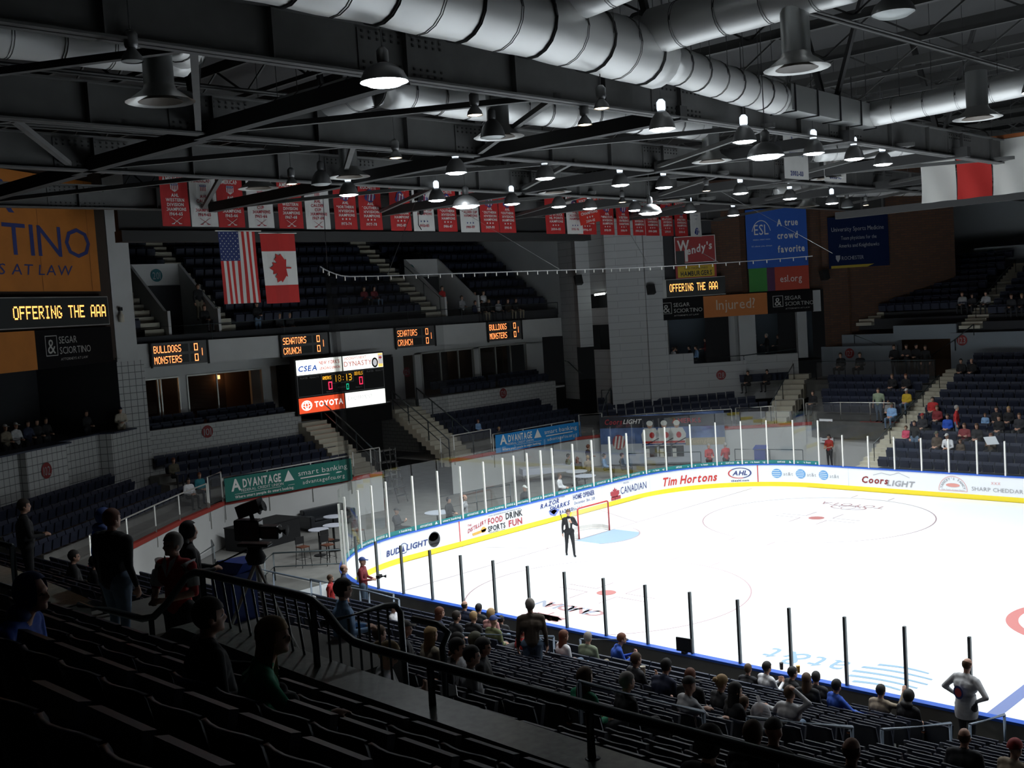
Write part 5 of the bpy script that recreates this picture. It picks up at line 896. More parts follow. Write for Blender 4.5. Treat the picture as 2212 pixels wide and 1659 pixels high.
rail_run('stair_railing', 'dark rails beside the far tunnel, left one', [(-2.4, 27.0, 5.9), (-.6, 27.0, 5.2), (.1, 27.0, 5.0)], .5, 'rail_dark', r=.03); rail_run('stair_railing', 'dark rails beside the far tunnel, right one', [(2.4, 26.6, 4.6), (3.6, 26.8, 5.4), (4.6, 26.9, 6.2)], .6, 'rail_dark', r=.03)
rail_run('walkway_railing', 'dark rail on the balcony ledge of the bar in the far corner', [(-9.9, 21.3, 5.3), (-7.7, 23.5, 5.3), (-5.5, 25.7, 5.5)], .25, 'rail_dark', r=.03)
# rails of the near stand
B = 'rail_blue'
def box_rail(label, a, b, z, h=.95, mid=.5): return rail_run('aisle_rail', label, [(*a, z), (*b, z)], h, B, mid=(mid,), r=.028)
rail_run('aisle_rail', 'blue-gray sloping rail in front of the standing gray-haired man', [(12.0, -18.36, 1.62), (12.0, -15.6, .84)], 1.0, B, mid=(.45,), r=.028)
rail_run('aisle_rail', 'blue-gray sloping rail beside the red-haired woman in blue', [(12.0, -14.7, .50), (12.0, -12.98, .05)], 1.04, B, mid=(.45,), r=.028)
rail_run('aisle_rail', 'gray sloping rail behind the parapet, in front of the gray-haired heads', [(20.5, -24.3, 3.95), (20.5, -21.9, 2.85)], 1.0, B, mid=(.45,), r=.03)
rail_run('aisle_rail', 'gray sloping rail behind the man with the raised arm', [(21.0, -21.63, 2.8), (21.0, -18.9, 1.8)], 1.0, B, mid=(.5,), r=.03)
rail_run('aisle_rail', 'blue-gray rail left of the jersey man at the lower right', [(21.0, -17.97, 1.46), (21.0, -15.5, .78)], 1.0, B, mid=(.45,), r=.03)
rail_run('aisle_rail', 'blue-gray rail at the lower right in front of the jersey man', [(21.0, -14.7, .45), (21.0, -13.15, .15)], 1.05, B, mid=(.5,), r=.03)
rail_run('floor_railing', 'blue-gray pipe railing at floor level near the left corner glass', [(-4.4, -13.4, .1), (-2.4, -13.5, .1), (.2, -13.5, .1)], 1.0, B, 'rail_mesh', mid=(.55,), r=.03); rail_run('floor_railing', 'blue-gray pipe railing behind the photographer at the glass', [(.6, -13.3, .2), (2.0, -13.35, .2), (3.6, -13.35, .2)], .95, B, mid=(.5,), r=.03); rail_run('floor_railing', 'second blue-gray pipe railing below the photographer', [(1.0, -14.4, .5), (3.8, -14.4, .5), (5.0, -14.3, .4)], 1.0, B, mid=(.55,), r=.03)
rail_run('floor_railing', 'dark pipe railing round the pit by the high tables', [(-4.6, -12.4, 0), (-5.4, -11.5, 0), (-3.0, -9.4, 0)], 1.0, 'rail_dark', mid=(.5,), r=.03); rail_run('floor_railing', 'dark barred gate railing by the black drape', [(-6.5, -14.5, 0), (-8.6, -12.0, 0), (-9.6, -11.5, 0)], 1.05, 'rail_dark', 'rail_mesh', r=.03)
rail_run('floor_railing', 'dark pipe frame railing on the floor behind the goal glass', [(-8.3, -.8, 0), (-8.0, 1.2, 0), (-7.6, 3.0, 0)], 1.05, 'rail_dark', mid=(.5,), r=.025); rail_run('floor_railing', 'dark pipe railing in front of the mural', [(-8.6, 13.2, 0), (-6.8, 14.2, 0), (-5.2, 15.0, 0)], 1.05, 'rail_dark', mid=(.5,), r=.025)
rail_run('floor_railing', 'dark pipe railing by the blue bin in the far corner', [(-4.0, 16.4, 0), (-2.2, 16.9, 0), (-.5, 17.3, 0)], 1.05, 'rail_dark', mid=(.5,), r=.025)
# parapet rail of the camera's block
o = thing('parapet_rail', 'thick dark green pipe handrail curving along the parapet in the foreground', 'railing', (22, -28.25, 6.2)); Y = -28.25; mb = MB()
mb.tube([(16.45, Y, 6.22), (17.2, Y, 6.26), (17.95, Y, 6.28), (18.2, Y, 6.34), (18.5, Y, 6.52), (18.95, Y, 6.86), (19.12, Y, 6.92), (19.3, Y, 6.93), (20.9, Y, 6.925), (21.06, Y, 6.91), (21.25, Y, 6.82), (21.42, Y, 6.70), (21.6, Y, 6.64), (21.85, Y, 6.63), (30, Y, 6.62), (34, Y, 6.62)], .037, 10); mb.build('handrail_pipe', 'rail_dark', o, True)
for x, z0, z1 in ((18.14, 5.93, 6.31), (19.25, 6.38, 6.93), (21.05, 6.3, 6.92), (22.53, 6.26, 6.62), (24.12, 6.25, 6.62), (25.7, 6.23, 6.62), (27.3, 6.2, 6.62)): mb = MB(); mb.tube([(x, Y, z0), (x, Y, z1)], .03, 8); mb.lathe([(.06, 0), (.06, .012), (.03, .014)], (x, Y, z0 + .01), 10); mb.build('post', 'rail_dark', o, True)
o = thing('baluster_rail', 'black barred railing of the landing with a branch turning towards the ice', 'railing', (20, -28.0, 5.3)); mb = MB(); mb.tube([(19.25, -28.02, 5.5), (21.0, -28.02, 5.5)], .02, 6); mb.build('bottom_bar', 'rail_dark', o, True); mb = MB(); mb.tube([(21.02, -28.15, 6.68), (21.05, -27.5, 6.68), (21.05, -27.36, 6.66), (21.05, -27.3, 6.58), (21.05, -27.28, 4.9)], .03, 8); mb.build('branch_pipe', 'rail_dark', o, True)
for i in range(10): mb = MB(); x = 19.35 + .17 * i; mb.tube([(x, -28.05, 5.5), (x, -28.2, 6.9)], .012, 5); mb.build('baluster', 'rail_dark', o)
for i in range(7): mb = MB(); y = -28.1 + .11 * i; mb.tube([(21.04, y, 5.0), (21.04, y, 6.66)], .012, 5); mb.build('baluster', 'rail_dark', o)
mb = MB(); mb.tube([(21.6, -27.3, 4.9), (21.6, -27.3, 6.35), (21.6, -27.22, 6.45), (21.45, -27.2, 6.5), (21.1, -27.2, 6.5)], .03, 8); mb.build('branch_post', 'rail_dark', o, True)
rail_run('wall_rail', 'dark pipe railing on the near side of the parapet at the left edge', [(11, -28.62, 5.75), (13.4, -28.62, 5.62), (15.62, -28.62, 5.62)], 1.26, 'rail_dark', mid=(.75,), r=.035)
# ================================================================ seats
def seat_shapes(down=False):
    bk = MB(); n = 6; w_ = .25
    rows = [(.40, .05), (.62, .005), (.80, -.035), (.86, -.05)]
    vs = []
    for th in (0, -.03):
        for z, y in rows:
            for i in range(n + 1):
                u = -1 + 2 * i / n; vs.append((u * w_ * (1 if z < .8 else .97), y + .075 * u * u + th, z - (.03 * u ** 4 if z > .8 else 0)))
    k = len(rows) * (n + 1); fs = []; ms = []
    for t in range(2):
        for j in range(len(rows) - 1):
            for i in range(n):
                a = t * k + j * (n + 1) + i; q = (a, a + 1, a + n + 2, a + n + 1); fs.append(q if t == 0 else q[::-1])
    tp = (len(rows) - 1) * (n + 1); fs += [(tp + i, tp + i + 1, k + tp + i + 1, k + tp + i) for i in range(n)]
    for e in (0, n): fs += [(j * (n + 1) + e, (j + 1) * (n + 1) + e, k + (j + 1) * (n + 1) + e, k + j * (n + 1) + e) for j in range(len(rows) - 1)]
    bk.add(vs, fs)
    pn = MB()
    if down: pn.obox((0, .27, .44), (.22, 0, 0), (0, .21, .012), (0, -.001, .022))
    else: pn.obox((0, .16, .60), (.22, 0, 0), (0, .05, .20), (0, .028, -.007))
    ar = MB(); ar.obox((-.26, .17, .645), (.026, 0, 0), (0, .17, .02), (0, -.002, .014)); ar.obox((-.26, .335, .662), (.022, 0, 0), (0, .02, .001), (0, -.002, .012))
    ir = MB(); ir.obox((-.26, .06, .33), (.018, 0, 0), (0, .05, 0), (0, -.01, .33)); ir.obox((-.26, .2, .615), (.012, 0, 0), (0, .15, .018), (0, 0, .015)); ir.box(-.29, -.23, .0, .2, 0, .02)
    return bk, pn, ar, ir
def seat_proto(down):
    o = thing('arena_seat', 'seat', 'seat', (0, 0, -50)); 
    off = lambda b: [setattr(b, 'v', [(x, y, z - 50) for x, y, z in b.v]), b][1]
    for b, nm, m in zip(seat_shapes(down), ('backrest', 'seat_pan', 'armrest', 'standard'), ('seat_navy', 'seat_navy', 'wood', 'iron')): off(b).build(nm, m, o, nm == 'backrest')
    return o
PROTO = [seat_proto(False), seat_proto(True)]; [index_kids(p) for p in PROTO]
def view(p):
    q = cam.rotation_euler.to_matrix().transposed() @ (Vector(p) - cam.location); d = -q.z
    return (1106 + 2418.5 * q.x / d, 829.5 - 2418.5 * q.y / d, d) if d > .1 else (-9e9, 0, d)
OCC = []                                                  # filled from the people table: (x, y) of sitters
far_seats = MB()
def far_seat(p, fwd):
    fx_, fy_ = fwd; r = Vector((fy_, -fx_, 0)); f = Vector((fx_, fy_, 0)); p = Vector(p); z = Vector((0, 0, 1))
    far_seats.obox(p + z * .64 + f * .02, r * .245, (f * -.045 + z * .21), f * .018 + z * .004); far_seats.obox(p + z * .58 + f * .13, r * .22, (f * .03 + z * .17), f * .022)
def place_seats():
    C_ = []
    for k in range(5):
        for s in range(0, 46):
            x = 9.9 + .52 * s; C_.append((x, YC(k), zC(k), 'u', k))
    for i in range(16):
        s = 0
        while True:
            x = XL(i) + .35 + .52 * s + .12 * (i % 3); s += 1
            if x > 31: break
            if i >= 13 and 12.9 < x < (21.25 if i == 15 else 19.4): continue
            if 11.4 < x < 12.55 or (20.25 < x < 21.3 and i < 14): continue
            C_.append((x, YN(i), zN(i), 'n', i))
    vis = []; rest = []
    for c in C_:
        x, y, z, kd, i = c; u, v, d = view((x, y, z + .86)); ok = -40 < u < 2255 and -20 < v < 1670
        if kd == 'n' and ok:
            t = (-28.2 - cam.location.y) / (y - cam.location.y); zz = cam.location.z + t * (z + .86 - cam.location.z); xx = cam.location.x + t * (x - cam.location.x)
            if zz < (6.0 if 16.5 < xx < 18.6 else 6.30): ok = False
        (vis if ok else rest).append((d if ok else 999, c))
    vis.sort(); use = [c for _, c in vis[:298]]; extra = [c for _, c in vis[298:]]
    rows = {}
    for c in use: rows.setdefault((c[3], c[4]), []).append(c)
    for (kd, i), L in sorted(rows.items(), key=lambda q: q[0]):
        L.sort()
        for k, (x, y, z, _, _) in enumerate(L):
            dn = any(abs(x - a) < .30 and abs(y + .22 - b) < .5 for a, b in OCC)
            o = copy_tree(PROTO[1 if dn else 0]); o.location = (x, y, z)
            o['label'] = (f'dark navy folding seat in the {nth(i)} row above the parapet, {nth(k)} from the left' if kd == 'u' else f'{"occupied" if dn else "empty"} navy folding seat, {nth(k)} from the left, {nth(i)} row from the near boards')
            o['group'] = 'seats on the camera side of the parapet' if kd == 'u' else 'folding seats between the parapet and the near boards'
    for x, y, z, _, _ in extra: far_seat((x, y, z), (0, 1))
    for _, (x, y, z, kd, i) in rest:
        if kd == 'n' and view((x, y, z))[0] > -60: far_seat((x, y, z), (0, 1))
    for p in PROTO:
        for c in KIDS[p.name]: bpy.data.objects.remove(c)
        bpy.data.objects.remove(p)
def place_far():
    for i in range(14):
        x = 5.2
        while x < 22: far_seat((x, YF(i) + .2, zF(i)), (0, -1)); x += .53
        if 6 <= i < 11:
            x = 3.4
            while x > -.6 - .42 * (i - 6): far_seat((x, YF(i) + .2, zF(i)), (0, -1)); x -= .53
    for j in range(1, 10):
        x = -1.7 + .2 * j
        while x < 3.5: far_seat((x, 28.1 + .87 * j, zU(j)), (0, -1)); x += .53
    for j in range(0, 10):
        x = 5.2
        while x < 16: far_seat((x, 28.1 + .87 * j, zU(j)), (0, -1)); x += .53
    for e in range(4):
        X, z = -14.32 - .87 * e, 1.95 + .307 * e; y = -9.5
        while y < -.9: far_seat((X, y, z), (1, 0)); y += .54
        y = 6.5
        while y < 15.9 - .2 * e: far_seat((X, y, z), (1, 0)); y += .54
    for k in range(2):
        for y0, y1 in ((-9.7, -6.9), (-6.3, -2.4), (8.4, 12.2), (13, 17)):
            y = y0
            while y < y1: far_seat((-17.75 - .8 * k, y, 4.25 + .25 * k), (1, 0)); y += .54
    for j in range(9):
        X, z = -18.45 - .85 * j, 9.0 + .6 * j; y = -9.9
        while y < 18.1:
            if not (-9.1 < y < -4.2 if j < 4 else -5.3 < y < -4.2) and not (7.8 < y < 12.8 if j < 4 else 7.8 < y < 9.1): far_seat((X, y, z), (1, 0))
            y += .54
    for r in range(4):
        o = 1.25 + .87 * r; z = 1.80 + .27 * r; d = Vector((-.58, .815)); n = Vector((-.815, -.58)); a = Vector((-6.0, -17.9)) + n * (o + .75); s = 0
        while s < 10.8 - .3 * r: far_seat((a.x + d.x * s, a.y + d.y * s, z), (.815, .58)); s += .54
    for r in range(4):                                     # corner section 128
        d = Vector((.76, .65)); n = Vector((-.65, .76)); a = Vector((-12.2, 15.6)) + n * (.7 + .87 * r); s = 0
        while s < 9.5 - .8 * r:
            p = a + d * s
            if not (r == 3 and s < 2.5 and False): far_seat((p.x, p.y, 1.75 + .30 * r + .04 * s), (.65, -.76))
            s += .54
    for s in range(9): p = Vector((-7.4, 22.9)) + Vector((.707, .707)) * .3 * s; far_seat((p.x, p.y, 3.6), (.707, -.707))
# ================================================================ people
HEAD = [((0, -.008, .03), (.078, .098, .10)), ((0, .022, -.05), (.060, .072, .066)), ((0, .094, -.018), (.015, .024, .030)), ((.08, -.012, -.012), (.012, .024, .032)), ((-.08, -.012, -.012), (.012, .024, .032)), ((0, .075, -.088), (.026, .022, .022)), ((0, .085, .028), (.05, .016, .012))]
def rot_head(yaw, pitch): return Matrix.Rotation(yaw, 3, 'Z') @ Matrix.Rotation(pitch, 3, 'X')
def pose(kind, arms='lap', lean=0.0, yaw=0.0, pitch=0.0, big=1.0, kid=False):
    """joint layout of a figure facing +Y; returns capsules [(p, r, q, r2, region)], head centre and head rotation"""
    c = []; A = lambda p, r, q, r2, g: c.append((Vector(p), r, Vector(q), r2, g)); b = big
    if kind == 'sit':
        hz = .50; hip = Vector((0, 0, hz)); ch = Vector((0, -.06 + lean * .3, hz + .36)); nk = Vector((0, -.05 + lean * .5, hz + .52)); hd = Vector((0, -.02 + lean * .62, hz + .675))
        for s in (-1, 1):
            A((.095 * s, .02, hz), .095 * b, (.13 * s, .44, hz + .03), .068, 'pants'); A((.13 * s, .44, hz + .02), .062, (.13 * s, .42, .10), .042, 'pants'); A((.13 * s, .40, .045), .042, (.14 * s, .58, .035), .036, 'shoes')
    elif kind == 'stand':
        hz = .90; hip = Vector((0, 0, hz)); ch = Vector((0, lean * .28 - .01, hz + .36)); nk = Vector((0, lean * .42, hz + .55)); hd = Vector((0, .02 + lean * .52, hz + .70))
        for s in (-1, 1):
            A((.09 * s, 0, hz), .098 * b, (.10 * s, .015, .48), .066, 'pants'); A((.10 * s, .015, .48), .062, (.11 * s, -.02, .10), .043, 'pants'); A((.11 * s, -.04, .045), .043, (.125 * s, .14, .035), .036, 'shoes')
    else:   # walk
        hz = .90; hip = Vector((0, 0, hz)); ch = Vector((0, .02, hz + .36)); nk = Vector((0, .04, hz + .55)); hd = Vector((0, .06, hz + .70))
        for s, f, k in ((-1, .24, .10), (1, -.20, .0)):
            A((.09 * s, 0, hz), .098 * b, (.10 * s, f * .6 + .05, .48), .068, 'pants'); A((.10 * s, f * .6 + .05, .48), .064, (.11 * s, f, .10), .048, 'pants'); A((.11 * s, f - .02, .05), .043, (.125 * s, f + .16, .04), .036, 'shoes')
    A((-.10, 0, hz), .105 * b, (.10, 0, hz), .105 * b, 'pants'); A(hip + Vector((0, -.005, .06)), .135 * b, ch, .135 * b, 'top'); A(ch + Vector((-.09, 0, 0)), .125 * b, ch + Vector((.09, 0, 0)), .125 * b, 'top')
    sh = (ch + nk) / 2 + Vector((0, 0, .045)); A(sh + Vector((-.14, 0, -.02)), .072 * b, sh + Vector((.14, 0, -.02)), .072 * b, 'top'); A(sh + Vector((0, 0, .02)), .075, nk, .058, 'top'); A(nk - Vector((0, 0, .02)), .052, hd - Vector((0, .02, .06)), .050, 'skin')
    S_ = {s: sh + Vector((.185 * b * s, 0, -.03)) for s in (-1, 1)}
    def hand(wr, d, palm, curl=.5, g='skin'):
        d = d.normalized(); n = palm.normalized(); x = d.cross(n).normalized(); A(wr, .030, wr + d * .055, .034, g); kn = wr + d * .085; A(wr + d * .05 - x * .018, .022, kn - x * .028, .014, g); A(wr + d * .05 + x * .018, .022, kn + x * .028, .014, g)
        for i, L in enumerate((.062, .074, .070, .055)):
            o = x * (-.033 + .022 * i); p0 = kn + o; p1 = p0 + d * L * .5 * math.cos(curl * .6) + n * L * .5 * math.sin(curl * .6); p2 = p1 + d * L * .5 * math.cos(curl * 1.6) + n * L * .5 * math.sin(curl * 1.6); A(p0, .0105, p1, .0095, g); A(p1, .0095, p2, .008, g)
        t0 = wr + d * .03 - x * .03; t1 = t0 + (d * .6 - x * .8).normalized() * .04 + n * .012; A(t0, .014, t1, .012, g); A(t1, .012, t1 + d * .028 + n * .01, .009, g)
    def arm(s, el, wr, hd_dir, palm, curl=.5, short=False):
        A(S_[s], .062 * b, el, .048, 'top'); mid = el.lerp(wr, .92)
        A(el, .046, mid, .034, 'skin' if short else 'top'); A(mid, .031, wr, .028, 'skin'); hand(wr, hd_dir, palm, curl)
    V = Vector; up = hip.z
    for s in (-1, 1):
        a = arms if isinstance(arms, str) else arms[0 if s < 0 else 1]; sl = a.endswith('*'); a = a.rstrip('*'); P = S_[s]
        if a == 'lap': arm(s, P + V((.05 * s, .02, -.27)), V((.09 * s, .20 + lean * .2, up + .13)), V((-.5 * s, .8, -.1)), V((0, 0, -1)), .5, sl)
        elif a == 'side': arm(s, P + V((.05 * s, -.02, -.28)), P + V((.07 * s, .05, -.53)), V((0, .15, -1)), V((-s, 0, 0)), .5, sl)
        elif a == 'front': arm(s, P + V((.06 * s, .05, -.27)), V((.07 * s, .30, P.z - .30)), V((-.6 * s, .7, .15)), V((-s * .4, 0, -1)), .9, sl)
        elif a == 'phone': arm(s, P + V((.03 * s, .10, -.26)), V((.06 * s, .34 + lean * .3, P.z - .16)), V((-.35 * s, .5, .7)), V((-.5 * s, -.6, .2)), .8, sl)
        elif a == 'head': arm(s, P + V((.17 * s, .03, .14)), hd + V((.10 * s, -.03, .10)), V((-1 * s, .0, .15)), V((0, 0, -1)), .4, sl)
        elif a == 'out': arm(s, P + V((.18 * s, .10, -.16)), P + V((.42 * s, .22, -.18)), V((.9 * s, .3, .1)), V((0, 0, -1)), .3, sl)
        elif a == 'point': arm(s, P + V((.12 * s, .16, -.06)), P + V((.10 * s, .34, .17)), V((-.1 * s, .55, .8)), V((0, 0, -1)), .2, sl)
        elif a == 'mic': arm(s, P + V((.12 * s, .0, -.26)), V((.06 * s, .24, P.z - .10)), V((-.5 * s, .5, .6)), V((-s * .5, -.4, 0)), 1.2, sl)
        elif a == 'cross': arm(s, P + V((.07 * s, .06, -.26)), V((-.06 * s, .22, P.z - .22)), V((-1 * s, .1, .1)), V((0, -1, 0)), .5, sl)
        elif a == 'rest': arm(s, P + V((.10 * s, .16, -.22)), P + V((.06 * s, .40, -.26)), V((-.4 * s, .9, 0)), V((0, 0, -1)), .4, sl)
        elif a == 'hip': arm(s, P + V((.22 * s, -.05, -.22)), V((.17 * s, .06, hip.z + .10)), V((-.9 * s, .4, -.2)), V((0, 0, -1)), .6, sl)
    return c, hd, rot_head(yaw, pitch)
def cap_mesh(mb, p, r, q, r2, n=10):
    d = q - p
    if d.length < 1e-4: d = Vector((0, 0, 1e-3))
    u, v = frame(d); d = d.normalized(); vs = []; ring_ = []
    for c, rr, sg in ((p, r, -1), (q, r2, 1)):
        for a in ((1.2, .75, .3, 0) if sg < 0 else (0, .3, .75, 1.2)): ring_.append((c + d * rr * math.sin(a) * sg, rr * math.cos(a)))
    for c, rr in ring_: vs += [c + (u * math.cos(2 * PI * k / n) + v * math.sin(2 * PI * k / n)) * rr for k in range(n)]
    fs = [(i * n + k, i * n + (k + 1) % n, (i + 1) * n + (k + 1) % n, (i + 1) * n + k) for i in range(len(ring_) - 1) for k in range(n)] + [tuple(reversed(range(n))), tuple((len(ring_) - 1) * n + k for k in range(n))]
    mb.add(vs, fs)
_bodies = {}
REG = ['skin', 'top', 'pants', 'shoes', 'eye', 'lip']
def body_mesh(key, vox, extra=None):
    k = (key, vox)
    if k in _bodies: return _bodies[k]
    kw = dict(key[2]); caps, hd, R = pose(key[0], key[1], **kw)
    mb = MB(); 
    for p, r, q, r2, g in caps: cap_mesh(mb, p, max(r, vox * .62), q, max(r2, vox * .62))
    for c, r in HEAD:
        e = MB(); e.ell(c, r, 12); mb.add([hd + R @ Vector(v) for v in e.v], e.f)
    me = bpy.data.meshes.new('person_body'); me.from_pydata([tuple(v) for v in mb.v], [], mb.f); o = bpy.data.objects.new('tmp', me); COL.objects.link(o)
    m = o.modifiers.new('r', 'REMESH'); m.mode = 'VOXEL'; m.voxel_size = vox; m.use_smooth_shade = True
    sm = o.modifiers.new('s', 'SMOOTH'); sm.factor = .5; sm.iterations = 2 if vox > .015 else 3
    dg = bpy.context.evaluated_depsgraph_get(); new = bpy.data.meshes.new_from_object(o.evaluated_get(dg)); bpy.data.objects.remove(o); bpy.data.meshes.remove(me); new.name = 'person_body'
    n = len(new.polygons); cen = np.empty(n * 3); new.polygons.foreach_get('center', cen); cen = cen.reshape(-1, 3)
    best = np.full(n, 9e9); reg = np.zeros(n, int)
    for p, r, q, r2, g in caps:
        p_, d = np.array(p), np.array(q - p); L = (d * d).sum() + 1e-9; t = np.clip(((cen - p_) @ d) / L, 0, 1); dist = np.linalg.norm(cen - p_ - t[:, None] * d, axis=1) - (r + (r2 - r) * t)
        w_ = dist < best; best[w_] = dist[w_]; reg[w_] = REG.index(g)
    loc = (cen - np.array(hd)) @ np.array(R)
    for c, r in HEAD:
        dist = (np.linalg.norm((loc - np.array(c)) / np.array(r), axis=1) - 1) * min(r); w_ = dist < best; best[w_] = dist[w_]; reg[w_] = 0
    if vox < .024:
        for s in (-1, 1): reg[np.linalg.norm((loc - np.array([.032 * s, .082, .004])) / np.array([.017, .03, .009]), axis=1) < 1] = 4
        reg[np.linalg.norm((loc - np.array([0, .088, -.058])) / np.array([.026, .03, .008]), axis=1) < 1] = 5
    for _ in REG: new.materials.append(M('black'))
    new.polygons.foreach_set('material_index', reg.astype(np.int32)); new.polygons.foreach_set('use_smooth', [True] * n); new.update()
    _bodies[k] = (new, hd, R); return _bodies[k]
_hair = {}
def hair_mesh(style):
    """hair or headwear in head space"""
    if style in _hair: return _hair[style]
    mb = MB(); sc = {'short': 1.08, 'bald': 1.02, 'long': 1.12, 'bun': 1.09, 'cap': 1.10, 'beanie': 1.13, 'hood': 1.22, 'curly': 1.24, 'helmet': 1.15}[style]
    n, h = 18, 14; pts = {}; vs = []; fs = []
    for j in range(h + 1):
        for i in range(n):
            t, a = PI * j / h, 2 * PI * i / n; d = Vector((math.sin(t) * math.cos(a), math.sin(t) * math.sin(a), math.cos(t)))
            p = Vector((d.x * .082 * sc, -.010 + d.y * .102 * sc, .03 + d.z * .105 * sc))
            if style in ('short', 'curly', 'bun', 'long') : p *= 1 + .025 * math.sin(a * 7 + j * 2.1) * math.sin(t)
            pts[(j, i)] = p
    def keep(p):
        f = p.y
        if style == 'cap': return p.z > .045 + .0 * f
        if style == 'beanie': return p.z > .02
        if style == 'bald': return p.z < .045 and f < -.0 and p.z > -.07
        if style == 'hood': return f < .055 or p.z > .10
        lim = .055 + .0 if f > .03 else (-.01 if f > -.02 else -.085)
        return p.z > lim
    idx = {}
    for k, p in pts.items(): idx[k] = len(vs); vs.append(p)
    for j in range(h):
        for i in range(n):
            q = [(j, i), (j + 1, i), (j + 1, (i + 1) % n), (j, (i + 1) % n)]; c = sum((pts[k] for k in q), Vector()) / 4
            if keep(c): fs.append([idx[k] for k in q])
    mb.add(vs, fs)
    if style == 'long':
        prof = [(-.9, .02), (-.75, -.06), (-.4, -.10), (0, -.115), (.4, -.10), (.75, -.06), (.9, .02)]; L = [.06, -.05, -.15, -.24, -.31]; vs = []; fs = []
        for o_ in (0, 1):
            for z in L:
                wv = (1.0 if z > -.1 else 1.12 - (.25 if z < -.28 else 0)) * (.86 if o_ else 1)
                for x, y in prof: vs.append((x * .10 * wv, y * (1.0 if not o_ else .7) - .005 - (.02 if z < -.1 else 0), z + .01 * math.sin(x * 9)))
        k = len(prof); m_ = len(L) * k
        for o_ in (0, 1):
            for j in range(len(L) - 1):
                for i in range(k - 1): fs.append((o_ * m_ + j * k + i, o_ * m_ + j * k + i + 1, o_ * m_ + (j + 1) * k + i + 1, o_ * m_ + (j + 1) * k + i))
        b_ = (len(L) - 1) * k; fs += [(b_ + i, b_ + i + 1, m_ + b_ + i + 1, m_ + b_ + i) for i in range(k - 1)]; mb.add(vs, fs)
    if style == 'bun': mb.ell((0, -.135, .03), (.045, .045, .045), 10)
    if style == 'cap': mb.add([(-.075, .075, .05), (.075, .075, .05), (.06, .175, .035), (-.06, .175, .035), (-.075, .075, .058), (.075, .075, .058), (.06, .175, .043), (-.06, .175, .043)], [(0, 1, 2, 3), (4, 5, 6, 7), (0, 1, 5, 4), (2, 3, 7, 6), (1, 2, 6, 5), (3, 0, 4, 7)])
    if style == 'hood': mb.ell((0, -.09, -.12), (.13, .09, .07), 12)
    o = mb.build('hair', M('black'), None, True); me = o.data; bpy.data.objects.remove(o)
    sf = bpy.data.meshes; _hair[style] = me; return me
_cm = {}
def cloth_mat(c, rough=.85):
    k = tuple(round(x, 3) for x in c)
    if k not in _cm: _cm[k] = mat('fabric_%d' % len(_cm), k, rough, var=.12, vscale=14)
    return _cm[k]
SKIN = {'l': (.48, .27, .19), 'm': (.36, .19, .12), 'd': (.10, .05, .03)}
HAIRC = {'black': (.012, .010, .009), 'dark': (.030, .020, .014), 'brown': (.085, .045, .022), 'auburn': (.14, .045, .02), 'blond': (.36, .23, .10), 'gray': (.26, .24, .22), 'white': (.5, .49, .47), 'red': (.30, .02, .02), 'blue': (.02, .05, .20), 'olive': (.08, .08, .05), 'navy': (.015, .02, .05)}
COLS = {'black': (.010, .010, .012), 'dark': (.028, .028, .032), 'navy': (.018, .024, .055), 'jeans': (.10, .15, .22), 'gray': (.30, .30, .31), 'lgray': (.46, .46, .47), 'white': (.70, .70, .72), 'red': (.40, .02, .02), 'dred': (.18, .02, .025), 'blue': (.015, .07, .40), 'lblue': (.20, .34, .55), 'green': (.015, .26, .13), 'olive': (.15, .17, .08), 'sage': (.20, .24, .16), 'tan': (.30, .24, .17), 'brown': (.07, .05, .035), 'pink': (.60, .30, .28), 'hotpink': (.55, .06, .12), 'purple': (.10, .06, .22), 'teal': (.02, .18, .22), 'cream': (.5, .45, .36), 'camo': (.10, .09, .06), 'gold': (.5, .33, .02), 'khaki': (.20, .17, .12)}
def person(x, y, z, rz, label, kind='sit', arms='lap', top='dark', pants='dark', hair='short', hc='dark', skin='l', vox=.024, lean=0.0, yaw=0.0, pitch=0.0, big=1.0, sc=1.0, group=None, extra=None):
    key = (kind, arms if isinstance(arms, str) else tuple(arms), tuple(sorted(dict(lean=lean, yaw=yaw, pitch=pitch, big=big).items())))
    me, hd, R = body_mesh(key, vox); o = bpy.data.objects.new('person', me); COL.objects.link(o); o.location = (x, y, z); o.rotation_euler = (0, 0, rz); o.scale = (sc, sc, sc); tag(o, label, 'person', group)
    ms = [cloth_mat(SKIN[skin], .6), cloth_mat(COLS[top]), cloth_mat(COLS[pants]), M('black'), M('black_gloss'), mat('lip', (.30, .10, .09), .5)]
    for i, m_ in enumerate(ms): o.material_slots[i].link = 'OBJECT'; o.material_slots[i].material = m_
    if hair:
        h = bpy.data.objects.new({'cap': 'cap', 'beanie': 'beanie', 'hood': 'hood', 'helmet': 'helmet'}.get(hair, 'hair'), hair_mesh(hair)); COL.objects.link(h); h.parent = o; h.location = hd; h.rotation_euler = R.to_euler(); h.material_slots[0].link = 'OBJECT'; h.material_slots[0].material = cloth_mat(HAIRC[hc], .7)
    if kind == 'sit' : OCC.append((x, y))
    if extra: extra(o, hd, R)
    return o
def kid_part(o, name, mb, m, smooth=False):
    c = mb.build(name, m, None, smooth); c.parent = o; return c
